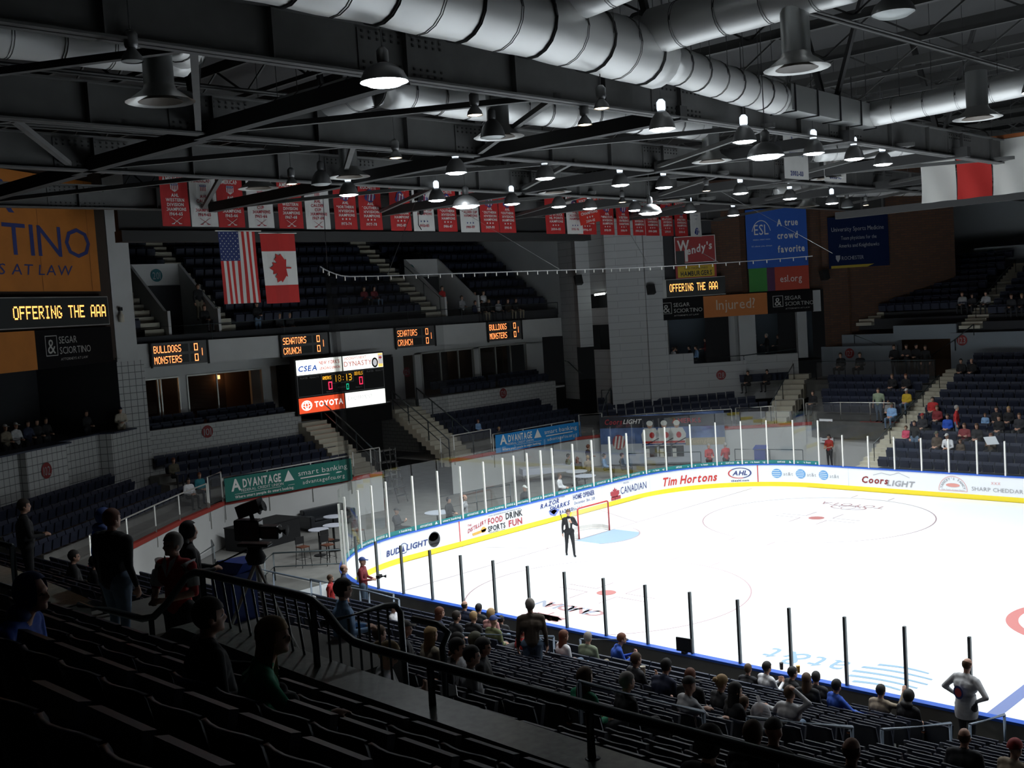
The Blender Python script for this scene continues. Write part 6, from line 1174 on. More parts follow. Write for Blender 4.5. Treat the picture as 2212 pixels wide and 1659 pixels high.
# ================================================================ people on and round the ice
H, MID, LOW = .0135, .021, .034
person(1.54, -3.23, 0, -2.25, 'man in black suit with pale tie walking on the ice, holding a microphone', 'walk', ('mic', 'side'), 'black', 'black', 'short', 'brown', vox=.018, extra=lambda o, hd, R: (
    kid_part(o, 'shirt_and_tie', (lambda mb: (mb.add([(-.055, .148, 1.40), (.055, .148, 1.40), (.03, .165, 1.12), (-.03, .165, 1.12)], [(0, 1, 2, 3)], 0), mb.add([(-.02, .158, 1.39), (.02, .158, 1.39), (.03, .172, 1.08), (0, .172, 1.04), (-.03, .172, 1.08)], [(0, 1, 2, 3, 4)], 1), mb)[-1])(MB()), [cloth_mat((.7, .7, .68)), cloth_mat((.5, .5, .46))])))
mb = MB(); mb.tube([(1.50, -3.51, 1.36), (1.46, -3.54, 1.55)], .014, 6); mb.ell((1.455, -3.545, 1.57), .026, 8); solo('microphone', mb, 'black', 'black microphone held by the man in the black suit on the ice', 'microphone')
person(-4.63, -2.68, 0, -1.1, 'bald man in gray suit standing behind the goal glass', 'stand', 'side', 'gray', 'gray', 'bald', 'dark', vox=MID)
person(-4.86, -3.36, 0, -1.3, 'man in dark suit with white shirt standing left of the bald man in gray', 'stand', 'front', 'black', 'black', 'short', 'black', vox=LOW)
person(-4.6, -6.3, .5, -1.2, 'dark figure sitting high with a camera behind the left end glass', 'sit', 'phone', 'dark', 'black', 'cap', 'black', vox=LOW)
person(-3.85, .1, 0, -1.57, 'person with a white cap behind the goal glass', 'stand', 'side', 'dark', 'black', 'cap', 'white', vox=LOW)
person(-6.4, 5.2, .0, -1.2, 'person in white top sitting near the round table behind the glass', 'sit', 'front', 'white', 'dark', 'short', 'brown', vox=LOW)
for x, y, r, l, t, h, hc in [(-10.6, 10.6, -.6, 'man in dark green jacket sitting at the white-clothed table', 'olive', 'short', 'dark'), (-9.4, 9.9, .9, 'auburn-haired woman at the white-clothed table', 'dark', 'long', 'auburn'), (-9.2, 10.5, 1.2, 'blond child leaning over the white-clothed table', 'tan', 'short', 'blond'), (-9.9, 11.4, -.4, 'person in brown standing behind the white-clothed table', 'brown', 'short', 'auburn'), (-8.7, 11.3, -1.0, 'man in striped blue shirt sitting before the mural', 'lblue', 'short', 'dark'), (-7.9, 11.8, -1.2, 'man in dark sweatshirt sitting right of the striped-shirt man', 'dark', 'short', 'brown')]:
    st = 'standing' in l; person(x, y, 0, r, l, 'stand' if st else 'sit', 'lap' if not st else 'front', t, 'dark', h, hc, vox=LOW)
person(-3.73, 13.62, 0, -1.9, 'usher in red sweater standing left of the other usher by the mural edge', 'stand', 'front', 'red', 'black', 'short', 'gray', vox=MID); person(-3.1, 14.2, 0, 1.2, 'usher in red vest over white sleeves standing at the mural edge', 'stand', 'front*', 'red', 'black', 'short', 'gray', vox=MID)
person(.35, 18.5, 0, 3.0, 'man in red vest in front of the white roster board', 'stand', 'front*', 'red', 'dark', 'short', 'dark', vox=LOW)
# ---- near stand, from the boards upwards
N_ = [(7.41, 0, 0, .3, 'bald man in navy jacket in the front row by the near boards', 'navy', 'jeans', 'bald', 'dark', 'lap', {}), (7.95, 0, 0, .2, 'dark-haired person right of the bald man in navy', 'dark', 'jeans', 'short', 'black', 'lap', {}), (8.75, 0, 0, .5, 'dark-haired child beside the blond woman in pink', 'dark', 'jeans', 'short', 'black', 'lap', dict(sc=.85)),
      (9.31, 1, 0, .1, 'blond woman in pink jacket near the boards', 'pink', 'jeans', 'curly', 'blond', 'lap', {}), (10.4, 4, 0, -.5, 'woman with long auburn hair turned to her neighbour', 'navy', 'jeans', 'long', 'auburn', 'lap', {}), (10.95, 4, 0, -.2, 'dark-haired man in dark jacket beside the auburn woman', 'dark', 'dark', 'short', 'dark', 'lap', {}),
      (10.55, 3, 0, .1, 'blond short-haired woman in black top', 'black', 'dark', 'short', 'blond', 'lap', {}), (11.2, 3, 0, 0, 'person in olive jacket and blue cap', 'olive', 'dark', 'cap', 'blue', 'lap', {}), (9.75, 0, 0, .3, 'dark-haired person half hidden behind the standing man', 'dark', 'dark', 'short', 'black', 'lap', {}), (12.95, 4, 0, -.4, 'dark-haired woman in red and white scarf left of the standing man', 'red', 'dark', 'short', 'black', 'lap', {}),
      (13.3, 3, 0, -.3, 'woman in white jersey right of the standing man', 'white', 'jeans', 'long', 'auburn', 'lap', {}), (13.2, 2, 0, .1, 'gray-haired man in light olive jacket in front of the small rail', 'sage', 'khaki', 'short', 'gray', 'lap', {}), (13.2, 1, 0, -.7, 'red-haired woman in bright blue jacket by the small monitor', 'blue', 'dark', 'short', 'auburn', 'phone', dict(lean=.3)),
      (16.61, 5, 0, -.3, 'balding man in dark jacket holding a white cup', 'dark', 'dark', 'short', 'brown', ('lap', 'phone'), {}), (17.79, 6, 0, .0, 'dark-haired man in navy jacket right of the man with the cup', 'navy', 'jeans', 'short', 'black', 'lap', dict(lean=.3)), (18.40, 6, 0, .1, 'auburn-haired person in black behind the blond phone woman', 'black', 'dark', 'short', 'auburn', 'lap', {}), (19.0, 6, 0, -.4, 'blond woman looking at a lit phone', 'dark', 'dark', 'bun', 'blond', 'phone', dict(pitch=-.35)),
      (19.65, 8, 0, -.4, 'man in black cap and white and blue striped jersey', 'lgray', 'jeans', 'cap', 'black', 'rest', {}), (20.0, 11, 0, -.2, 'brown-haired woman in green shirt behind the parapet rail', 'green', 'dark', 'long', 'brown', 'lap', {}), (19.95, 10, 0, -.4, 'gray-haired man in black jacket with yellow collar', 'black', 'dark', 'short', 'gray', 'lap', {}), (16.2, 9, 0, -.3, 'person in camouflage hood', 'camo', 'dark', 'hood', 'olive', 'lap', {}),
      (17.3, 10, 0, -.9, 'person with bushy dark hair and yellow scarf', 'black', 'dark', 'curly', 'black', 'lap', {}), (18.93, 12, 0, -.6, 'dark-haired person with grey hood', 'gray', 'dark', 'short', 'black', 'lap', {}), (18.40, 12, 0, -.9, 'dark-haired person bending forward left of the grey hood', 'dark', 'jeans', 'short', 'black', 'lap', dict(lean=.3)), (16.75, 10, 0, -.9, 'balding man in gray jacket turned to the right', 'gray', 'dark', 'short', 'black', 'lap', {}), (17.62, 11, 0, .2, 'fair-haired child beside the man in gray', 'dark', 'dark', 'short', 'auburn', 'lap', dict(sc=.88)),
      (16.15, 10, 0, -.2, 'woman with long pale blond hair behind the barred rail', 'khaki', 'dark', 'long', 'blond', 'lap', {}), (15.55, 10, 0, -.6, 'man in black cap beside the pale blond woman', 'black', 'dark', 'cap', 'black', 'lap', {}), (8.78, 4, 0, -1.0, 'child in white and purple jacket seen behind the barred rail', 'white', 'dark', 'short', 'dark', 'lap', dict(sc=.9)), (16.0, 11, -.1, -.2, 'brown-haired person in dark sweater with yellow collar behind the bars', 'dark', 'dark', 'short', 'brown', 'lap', {}),
      (16.08, 0, 0, .1, 'dark-haired boy in dark jacket in the front row', 'dark', 'jeans', 'short', 'brown', 'lap', dict(sc=.9)), (16.55, 0, 0, -.3, 'man in white sweatshirt with a dark drink in the front row', 'white', 'jeans', 'short', 'black', 'phone', {}), (17.15, 0, 0, -.5, 'woman in black with glasses holding a beer', 'black', 'dark', 'short', 'black', 'phone', {}), (17.66, 0, 0, .2, 'dark-haired person half hidden by the long-haired woman', 'dark', 'dark', 'short', 'black', 'lap', {}), (17.95, 1, 0, .3, 'woman with very long brown hair in black', 'black', 'dark', 'long', 'brown', 'lap', {}),
      (18.6, 1, 0, -.5, 'dark-haired person in bright blue hooded jacket', 'blue', 'jeans', 'short', 'black', ('lap', 'out'), dict(yaw=.3)), (19.04, 0, 0, -.1, 'man in tan jacket pointing at the ice', 'tan', 'dark', 'short', 'black', ('lap', 'point'), {}), (19.6, 0, 0, -.2, 'person in black hooded jacket at the end of the front row', 'black', 'black', 'hood', 'black', 'lap', {}), (19.69, 5, 0, -.1, 'man in gray sweatshirt with one hand on his head', 'lgray', 'jeans', 'short', 'brown', ('out', 'head'), {}),
      (19.84, 7, 0, -.5, 'woman with long dark hair and a clear plastic bag', 'black', 'dark', 'long', 'black', 'phone', {}), (19.4, 6, 0, -.3, 'brown-haired child in front of the woman with the bag', 'dark', 'dark', 'short', 'brown', 'lap', dict(sc=.8)), (23.17, 12, 0, .1, 'person in black and white cap at the bottom of the picture', 'dark', 'dark', 'cap', 'black', 'lap', {}), (23.5, 13, 0, .1, 'brown-haired person behind the black and white cap', 'dark', 'dark', 'short', 'brown', 'lap', {}),
      (23.99, 12, 0, .0, 'man with shaved head at the bottom of the picture', 'dark', 'dark', 'bald', 'brown', 'lap', {}), (22.83, 6, 0, .1, 'bald man in dark hooded jacket at the lower right', 'dark', 'dark', 'bald', 'brown', 'lap', {}), (23.5, 6, 0, -.3, 'person in red knit hat and tan coat at the lower right edge', 'tan', 'dark', 'beanie', 'red', 'lap', {}), (24.26, 15, 0, 0, 'person with dark curly hair low behind the parapet rail', 'black', 'dark', 'curly', 'black', 'lap', {})]
for x, i, dz, r, l, t, p, h, hc, a, kw in N_: person(x, YN(i) + .22, zN(i) + dz, r, l, 'sit', a, t, p, h, hc, vox=MID, **kw)
person(13.95, YN(5) + .30, zN(5) + .02, .75, 'gray-haired man in brown jacket and jeans standing in the near rows', 'stand', 'side', 'brown', 'jeans', 'short', 'gray', vox=.018, sc=1.08, big=1.05, yaw=.3)
person(20.55, -13.75, .52, -.25, 'man in white hockey jersey standing by the near boards with bowed head', 'stand', ('hip', 'hip'), 'lgray', 'dark', 'bald', 'brown', vox=.018, sc=1.05, big=1.12, pitch=-.5, lean=.08, extra=lambda o, hd, R: (kid_part(o, 'jersey_skirt', (lambda mb: (mb.lathe([(.185, .70), (.20, .80), (.185, .95), (.165, 1.1)], (0, 0, 0), 18), mb)[-1])(MB()), cloth_mat(COLS['lgray']), True), kid_part(o, 'crest', (lambda mb: (disc(mb, lambda u, v: Vector((u, -.205, v)), 0, 1.18, .10, 0, 14, ry=.12), disc(mb, lambda u, v: Vector((u, -.21, v)), 0, 1.18, .07, 1, 12, ry=.08), mb)[-1])(MB()), ['txt_navy', 'txt_red'])))
person(2.73, -13.75, .5, -1.0, 'photographer in dark red plaid with blue cap at the corner glass', 'stand', 'front', 'dred', 'jeans', 'cap', 'blue', vox=MID, yaw=.2); person(3.9, -15.3, .75, -.6, 'balding man in navy jacket standing near the corner', 'stand', 'side', 'navy', 'jeans', 'bald', 'brown', vox=MID); person(3.1, -15.2, .60, -.9, 'boy in red hockey shirt beside the man in navy', 'stand', 'side', 'red', 'dark', 'short', 'brown', vox=MID, sc=.85)
person(17.45, -25.3, 4.25, -.5, 'curly dark-haired man in gray-blue shirt standing behind the barred rail', 'stand', 'front', 'lblue', 'jeans', 'curly', 'black', vox=.018, big=1.1); person(20.4, YN(15) + .25, zN(15) - .02, -.9, 'blond woman with pinned-up hair looking down at a phone behind the parapet', 'sit', 'phone', 'lgray', 'jeans', 'bun', 'blond', vox=.016, pitch=-.55, lean=.15)
# landing and left block
person(18.0, -27.85, 5.40, -2.75, 'gray-haired usher in red vest over white shirt, facing us with hands together', 'stand', 'front*', 'red', 'black', 'short', 'gray', vox=H, big=1.06, yaw=-.45, extra=lambda o, hd, R: (
    [kid_part(o, 'shirt_sleeve', (lambda mb: (mb.tube([(.165 * s, .0, 1.415), (.215 * s, .0, 1.30), (.25 * s, .02, 1.16)], [.088, .082, .080], 14, cap=False), mb)[-1])(MB()), cloth_mat((.72, .72, .70)), True) for s in (-1, 1)],
    kid_part(o, 'shirt_collar', (lambda mb: (mb.add([(-.085, .055, 1.50), (-.02, .115, 1.44), (0, .165, 1.28), (-.075, .135, 1.40)], [(0, 1, 2, 3)]), mb.add([(.085, .055, 1.50), (.02, .115, 1.44), (0, .165, 1.28), (.075, .135, 1.40)], [(3, 2, 1, 0)]), mb)[-1])(MB()), cloth_mat((.72, .72, .70))),
    kid_part(o, 'wristwatch', (lambda mb: (mb.ell((.17, .24, 1.145), (.036, .03, .03), 10), mb)[-1])(MB()), 'black_gloss')))
person(16.05, -27.6, 5.38, .15, 'big man in black jacket and jeans standing with his back to us', 'stand', 'side', 'black', 'jeans', 'short', 'auburn', vox=.016, big=1.4, sc=1.04); person(15.5, -26.3, 5.0, -.4, 'person in black hooded jacket standing behind the usher', 'stand', 'front', 'black', 'black', 'hood', 'black', vox=.018, big=1.12)
person(13.7, -26.6, 5.08, .2, 'person in blue hooded jacket half hidden behind the man in black', 'stand', 'side', 'blue', 'dark', 'hood', 'blue', vox=MID); person(9.4, -26.0, 4.8, -.3, 'man in black coat standing at the left edge', 'stand', 'front', 'black', 'black', 'short', 'dark', vox=MID, big=1.1)
for x, i, l, t, h, hc in [(7.8, 12, 'seated person with yellow collar in the dark left block', 'black', 'short', 'black'), (8.7, 12, 'dark-haired person seated in the dark left block', 'black', 'short', 'black'), (9.4, 12, 'blond person seated in the dark left block', 'dark', 'short', 'blond'), (11.8, 12, 'person seated beside the big man in black', 'khaki', 'short', 'dark')]: person(x, YN(i) + .22, zN(i), -.3, l, 'sit', 'lap', t, 'dark', h, hc, vox=MID)
# this side of the parapet
person(22.80, YC(1) + .22, zC(1) - .05, -.55, 'woman with long dark blond hair in green sweater, seated in the foreground', 'sit', ('lap', 'rest'), 'green', 'jeans', 'long', 'blond', vox=H, sc=.98, lean=.25, yaw=-.2); person(22.30, YC(1) + .24, zC(1), -.3, 'man in black jacket seated left of the woman in green', 'sit', ('rest', 'lap'), 'black', 'dark', 'short', 'dark', vox=H, sc=1.0, big=1.1)
person(21.35, YC(2) + .22, zC(2) - .2, -.85, 'person in blue hooded jacket and gray trousers at the left edge of the foreground', 'sit', 'lap', 'blue', 'gray', 'hood', 'blue', vox=H, lean=.35, big=1.1)
# ---- far stand
F_ = [(2.70, 19.4, 2.33, 'stand', 'stout man in gray-green T-shirt standing behind the far rail', 'sage', 'jeans', 'short', 'dark', 'side*', dict(big=1.25)), (3.2, 19.4, 2.33, 'sit', 'child in light jacket beside the green-shirted man', 'lgray', 'dark', 'short', 'brown', 'lap', dict(sc=.85)), (3.7, 18.7, 2.1, 'sit', 'person in pale blue shirt and tan cap at the far aisle', 'lblue', 'jeans', 'cap', 'olive', 'lap', {}), (3.75, 20.3, 2.64, 'sit', 'person in black and gold jersey and white cap at the far aisle', 'gold', 'jeans', 'cap', 'white', 'lap', {}), (2.2, 22.0, 3.24, 'sit', 'person in dark coat with white shirt in the far left rows', 'black', 'dark', 'short', 'brown', 'lap', {}), (2.95, 22.0, 3.24, 'sit', 'dark-clothed person right of the dark coat in the far left rows', 'black', 'dark', 'short', 'auburn', 'lap', {}),
      (5.48, 19.4, 2.33, 'sit', 'man in red hockey jersey beside the far aisle', 'red', 'dark', 'short', 'dark', 'lap', dict(big=1.1)), (6.08, 18.5, 2.02, 'sit', 'man in black jacket over red below the red jersey', 'dred', 'dark', 'short', 'brown', 'lap', {}), (5.7, 17.7, 1.72, 'sit', 'person in dark jacket and red cap beside the far aisle', 'dark', 'dark', 'cap', 'red', 'lap', {}), (6.91, 17.7, 1.72, 'sit', 'bearded man in black jacket over bright blue shirt', 'blue', 'dark', 'short', 'dark', 'lap', {}), (7.4, 17.6, 1.72, 'stand', 'man in red jacket and jeans standing with his back turned in the far rows', 'red', 'jeans', 'short', 'gray', 'side', {}), (8.06, 16.8, 1.42, 'sit', 'person in dark red hooded sweater in the far rows', 'dred', 'dark', 'short', 'brown', 'cross', dict(big=1.1)), (8.62, 16.8, 1.42, 'sit', 'dark blond woman right of the dark red sweater', 'black', 'dark', 'long', 'brown', 'lap', {}),
      (8.35, 18.5, 2.02, 'sit', 'small child in light blue in the far rows', 'lblue', 'dark', 'short', 'brown', 'lap', dict(sc=.75)), (8.87, 18.5, 2.02, 'sit', 'dark-haired man in black beside the light blue child', 'black', 'dark', 'short', 'dark', 'lap', {}), (9.42, 18.5, 2.02, 'sit', 'long-haired blond woman in black near the right edge', 'black', 'dark', 'long', 'blond', 'lap', {}), (9.31, 17.6, 1.72, 'sit', 'man in black with white lettering in the far rows', 'black', 'dark', 'short', 'black', 'lap', {}), (10.1, 17.9, 1.8, 'sit', 'person cut by the right edge in the far rows', 'dark', 'dark', 'short', 'brown', 'lap', {}), (5.11, 23.8, 3.86, 'sit', 'man in black suit at the top of the far rows by the aisle', 'black', 'dark', 'short', 'black', 'lap', {}), (5.66, 23.8, 3.86, 'sit', 'bald person in black right of the black suit', 'black', 'dark', 'bald', 'dark', 'lap', {}),
      (5.29, 16.8, 1.42, 'sit', 'child in pink sweater at the far aisle', 'hotpink', 'jeans', 'short', 'brown', 'lap', dict(sc=.85)), (5.95, 16.3, 1.2, 'stand', 'person in dark jeans stepping along the far rows', 'black', 'jeans', 'short', 'dark', 'side', dict(sc=.95)), (7.11, 16.0, 1.11, 'sit', 'person in brown jacket and cap seen through the far glass', 'brown', 'dark', 'cap', 'olive', 'lap', {}), (7.66, 16.0, 1.05, 'sit', 'person in white shirt and white cap seen through the far glass', 'white', 'dark', 'cap', 'white', 'front', dict(lean=.3)), (8.18, 16.0, 1.05, 'sit', 'small child beside the white shirt', 'brown', 'dark', 'long', 'brown', 'lap', dict(sc=.8)), (9.55, 16.0, 1.11, 'sit', 'person in brown holding a large white paper', 'brown', 'dark', 'short', 'auburn', 'phone', {}),
      (.67, 25.6, 4.0, 'stand', 'dark figure in the group at the far tunnel, leftmost', 'black', 'black', 'short', 'dark', 'front', dict(sc=1.08)), (1.25, 25.9, 4.0, 'stand', 'second dark figure in the group at the far tunnel', 'dark', 'black', 'short', 'dark', 'cross', dict(sc=1.08)), (1.95, 25.6, 4.0, 'stand', 'third dark figure in the group at the far tunnel', 'black', 'black', 'cap', 'black', 'front', dict(sc=1.1)), (2.5, 25.5, 4.0, 'stand', 'rightmost dark figure in the group at the far tunnel', 'black', 'black', 'short', 'dark', 'side', dict(sc=1.05)), (-2.39, 25.2, 4.0, 'sit', 'dark figure seated behind the landing rail, left of sign 127', 'black', 'dark', 'short', 'dark', 'lap', dict(sc=1.15)), (-1.2, 25.2, 4.0, 'sit', 'dark figure seated behind the landing rail, below sign 127', 'black', 'dark', 'short', 'dark', 'lap', dict(sc=1.15)),
      (3.2, 28.9, 7.24, 'sit', 'person in pale jacket in the far upper seats', 'gray', 'dark', 'short', 'brown', 'lap', {}), (3.75, 28.9, 7.24, 'sit', 'dark child between two pale figures in the far upper seats', 'dark', 'dark', 'short', 'dark', 'lap', dict(sc=.9)), (4.5, 28.9, 7.2, 'sit', 'person in white shirt in the far upper seats', 'lgray', 'dark', 'short', 'dark', 'lap', {}), (-.9, 33.4, 8.95, 'sit', 'person in white shirt high on the far upper stairs', 'white', 'dark', 'short', 'dark', 'lap', {}), (6.2, 28.0, 7.0, 'sit', 'dark person right of the far upper aisle', 'dark', 'dark', 'short', 'brown', 'lap', {}), (6.75, 28.0, 7.0, 'sit', 'second dark person right of the far upper aisle', 'black', 'dark', 'short', 'blond', 'lap', {}),
      (-1.5, 20.3, 2.5, 'sit', 'person seen in the dark rows left of the far rail', 'black', 'dark', 'short', 'dark', 'lap', {}), (-7.0, 22.7, 3.4, 'sit', 'dark figure seated below the bar balcony, left one', 'black', 'dark', 'short', 'dark', 'lap', {}), (-6.2, 23.5, 3.4, 'sit', 'dark figure seated below the bar balcony, right one', 'black', 'dark', 'short', 'dark', 'lap', {})]
for x, y, z, k, l, t, p, h, hc, a, kw in F_: person(x, y, z, PI + (.0 if 'back turned' not in l else 1.9), l, k, a, t, p, h, hc, vox=LOW, **kw)
# bar, balcony and end stand
for x, y, z, k, l, t, h, hc in [(-10.9, 20.95, 5.0, 'sit', 'person in white shirt with back turned at a bar table in the far corner', 'white', 'short', 'dark'), (-11.1, 21.4, 5.0, 'sit', 'dark person behind the white shirt at the bar table', 'dark', 'short', 'black'), (-10.5, 21.9, 5.0, 'sit', 'dark person at the back of the bar table', 'black', 'short', 'black'), (-9.9, 21.75, 5.0, 'sit', 'person in blue shirt at the right of the bar table', 'lblue', 'short', 'dark'), (-9.6, 22.4, 5.0, 'stand', 'person in red top standing by the bar curtain', 'dred', 'short', 'dark'), (-8.3, 24.2, 5.0, 'stand', 'dark figure at the bar, first left of the pillar gap', 'black', 'short', 'dark'), (-7.7, 24.8, 5.0, 'stand', 'dark figure at the bar, middle of the group', 'dark', 'cap', 'white'), (-7.2, 25.3, 5.0, 'stand', 'dark figure at the bar, with pale hair', 'black', 'short', 'gray'), (-6.7, 25.8, 4.9, 'stand', 'dark figure at the bar, rightmost of the group', 'dark', 'short', 'brown')]:
    person(x, y, z, 2.4 if 'back turned' not in l else -.4, l, k, 'lap' if k == 'sit' else 'front', t, 'dark', h, hc, vox=LOW)
p = PL(.75, .05); person(p.x, p.y, 4.35, -1.9, 'man in cream shirt and dark cap leaning on the balcony ledge by the tiled column', 'stand', 'front', 'cream', 'khaki', 'cap', 'navy', vox=LOW, lean=.2)
for t_, c, l, hh, hc in ((6.9, 'khaki', 'man in white cap at the left end of the dark balcony', 'cap', 'white'), (6.3, 'lgray', 'person in pale cap and patterned shirt on the dark balcony', 'cap', 'white'), (5.6, 'navy', 'person in team shirt on the dark balcony', 'short', 'dark'), (5.05, 'black', 'tall dark figure on the dark balcony', 'short', 'black'), (4.5, 'black', 'dark-haired figure at the right of the balcony group', 'short', 'dark'), (1.8, 'black', 'lone dark figure on the balcony left of the column', 'short', 'dark')):
    q = PL(t_, -.9); person(q.x, q.y, 4.35, -1.2, l, 'stand', 'front', c, 'dark', hh, hc, vox=LOW, skin='m')
E_ = [(-19.0, -5.71, 9.6, 'stand', 'man in dark jacket standing on the stairs beside tunnel 201', 'black', 'khaki', 'short', 'brown', 'side'), (-18.2, -5.9, 9.0, 'sit', 'dark figure sitting below the man at tunnel 201', 'black', 'dark', 'short', 'brown', 'lap'), (-18.3, -2.99, 8.6, 'stand', 'dark figure in jeans standing at the upper deck front', 'black', 'jeans', 'cap', 'black', 'front'), (-18.3, -1.7, 8.4, 'sit', 'blond person low at the upper deck front, left one', 'dark', 'dark', 'short', 'blond', 'lap'), (-18.3, -1.1, 8.4, 'sit', 'blond person low at the upper deck front, right one', 'dark', 'dark', 'short', 'blond', 'lap'), (-19.2, 4.46, 9.6, 'sit', 'person in red and white jersey in the middle of the upper deck', 'dred', 'dark', 'short', 'brown', 'lap'), (-19.2, 5.15, 9.6, 'sit', 'person in dark red beside the jersey in the upper deck', 'dred', 'jeans', 'short', 'dark', 'lap'),
      (-18.4, 9.4, 9.0, 'stand', 'person in red jersey standing at the right upper tunnel', 'red', 'dark', 'short', 'dark', 'side'), (-18.4, 11.98, 9.05, 'sit', 'person in red shirt in the upper deck right of the tunnel', 'red', 'dark', 'short', 'dark', 'lap'), (-18.4, 12.7, 9.05, 'sit', 'person in white jersey in the upper deck', 'white', 'dark', 'short', 'brown', 'lap'), (-18.1, 10.6, 8.4, 'stand', 'person in gray hooded top at the upper deck front', 'gray', 'dark', 'short', 'brown', 'front'), (-18.1, 11.7, 8.5, 'sit', 'seated figure at the upper deck front, first of three', 'navy', 'dark', 'short', 'brown', 'lap'), (-18.1, 12.2, 8.5, 'sit', 'seated figure at the upper deck front, second of three', 'dark', 'khaki', 'short', 'brown', 'lap'), (-18.1, 12.8, 8.5, 'sit', 'seated figure at the upper deck front, third of three', 'dark', 'dark', 'short', 'blond', 'lap'),
      (-18.1, 13.6, 8.5, 'sit', 'seated person in gray right of the three figures', 'gray', 'dark', 'short', 'dark', 'lap'), (-18.1, 14.4, 8.5, 'sit', 'seated person in brown at the upper deck front', 'brown', 'khaki', 'short', 'brown', 'lap'), (-18.1, 15.1, 8.5, 'sit', 'last seated person at the right of the upper deck front', 'dark', 'khaki', 'short', 'brown', 'lap'), (-14.97, 8.29, 2.26, 'sit', 'child in blue seated above the blue banner', 'lblue', 'jeans', 'short', 'auburn', 'lap'), (-14.1, 9.0, 1.8, 'sit', 'small fair child just above the blue banner', 'dark', 'dark', 'short', 'blond', 'lap'), (-15.5, -9.6, 2.4, 'sit', 'person in patterned jacket seated beside the tiled column', 'camo', 'dark', 'short', 'auburn', 'lap'), (-13.6, -9.5, 1.85, 'sit', 'man in teal and navy top behind the mesh rail', 'teal', 'navy', 'short', 'auburn', 'lap'), (-13.3, -10.2, 1.75, 'sit', 'person in white shirt bending behind the mesh rail', 'white', 'dark', 'short', 'black', 'front')]
for x, y, z, k, l, t, p, h, hc, a in E_: person(x, y, z, -PI / 2, l, k, a, t, p, h, hc, vox=LOW, sc=.8 if 'child' in l else 1.0)
place_seats(); place_far()
o = far_seats.build('arena_seats', 'seat_navy_far'); tag(o, 'rows of dark navy seats filling the far and end stands', 'seats'); o['kind'] = 'stuff'

# ================================================================ things people hold, furniture, equipment
def cup(x, y, z, m, l, r=.042, h=.14): mb = MB(); mb.lathe([(0, 0), (r * .8, 0), (r, h), (r * 1.06, h + .005), (r * .9, h - .005), (0, h - .02)], (x, y, z), 12); return solo('drink_cup', mb, m, l, 'cup', None, True)
cup(16.5, -18.1, 2.5, 'cup_white', 'large white paper cup held by the balding man in dark jacket', .05, .17); cup(17.0, -13.6, 1.38, 'beer', 'plastic cup of yellow beer held by the woman in black'); cup(16.62, -13.62, 1.38, 'black_gloss', 'cup of dark drink held by the man in the white sweatshirt')
mb = MB(); mb.obox((19.15, -19.05, 2.87), (.04, .01, 0), (0, .004, .01), (0, -.03, .065)); o = thing('phone', 'phone with lit screen held by the blond woman in the near rows', 'phone', (19.15, -19.05, 2.8)); mb.build('phone_body', 'black', o); mb = MB(); mb.obox((19.15, -19.058, 2.872), (.035, .009, 0), (0, .001, .003), (0, -.027, .058)); mb.build('phone_screen', 'screen', o)
mb = MB(); mb.obox((21.05, -26.78, 5.68), (.05, .06, 0), (-.05, .04, .03), (-.004, 0, .008)); solo('phone', mb, 'black_gloss', 'dark phone held by the blond woman behind the parapet', 'phone')
mb = MB(); mb.ell((20.15, -20.0, 3.15), (.16, .13, .19), 12); mb.tube([(20.15, -20.0, 3.3), (20.1, -19.98, 3.42)], .03, 6); solo('plastic_bag', mb, 'bag_plastic', 'clear plastic bag held by the woman with long dark hair', 'bag', None, True)
mb = MB(); mb.obox((9.75, 15.55, 2.15), (.26, 0, .03), (0, .01, 0), (-.08, 0, .17)); solo('paper_sheet', mb, 'paper', 'large white paper held up in the far rows', 'paper')
mb = MB(); mb.obox((3.05, -13.4, 1.62), (.05, .03, 0), (-.05, .09, 0), (0, 0, .045)); mb.tube([(3.07, -13.36, 1.62), (3.16, -13.22, 1.60)], .05, 10); solo('photo_camera', mb, 'black', 'black photo camera in the hands of the photographer at the glass', 'camera')
o = thing('drape_box', 'low platform covered with black drape on the floor at the left', 'platform', (-11.4, -8.0, 0)); mb = MB(); d = Vector((-.16, .99, 0)); n = Vector((-.99, -.16, 0)); c = Vector((-11.45, -8.0, .46)); mb.obox(c, d * 1.45, n * .7, (0, 0, .46)); mb.build('drape', mat('drape', (.008, .008, .009), .9, bump=.4, vscale=3), o); mb = MB(); mb.obox(c + Vector((0, 0, .475)), d * 1.47, n * .72, (0, 0, .02)); mb.build('top_board', 'black', o)
o = thing('sofa', 'dark leather sofa against the wall below the green banner', 'sofa', (-12.1, -4.2, 0)); L = mat('leather', (.012, .014, .018), .35)
for nm, b in (('seat_base', (-12.5, -11.6, -5.3, -3.1, .08, .42)), ('backrest', (-12.65, -12.3, -5.3, -3.1, .4, .88)), ('armrest', (-12.6, -11.6, -5.45, -5.2, .08, .68)), ('armrest', (-12.6, -11.6, -3.2, -2.95, .08, .68)), ('cushion', (-12.3, -11.65, -5.18, -4.25, .42, .54)), ('cushion', (-12.3, -11.65, -4.2, -3.25, .42, .54))):
    mb = MB(); mb.box(*b); q = mb.build(nm, L, o); bv = q.modifiers.new('b', 'BEVEL'); bv.width = .06; bv.segments = 3
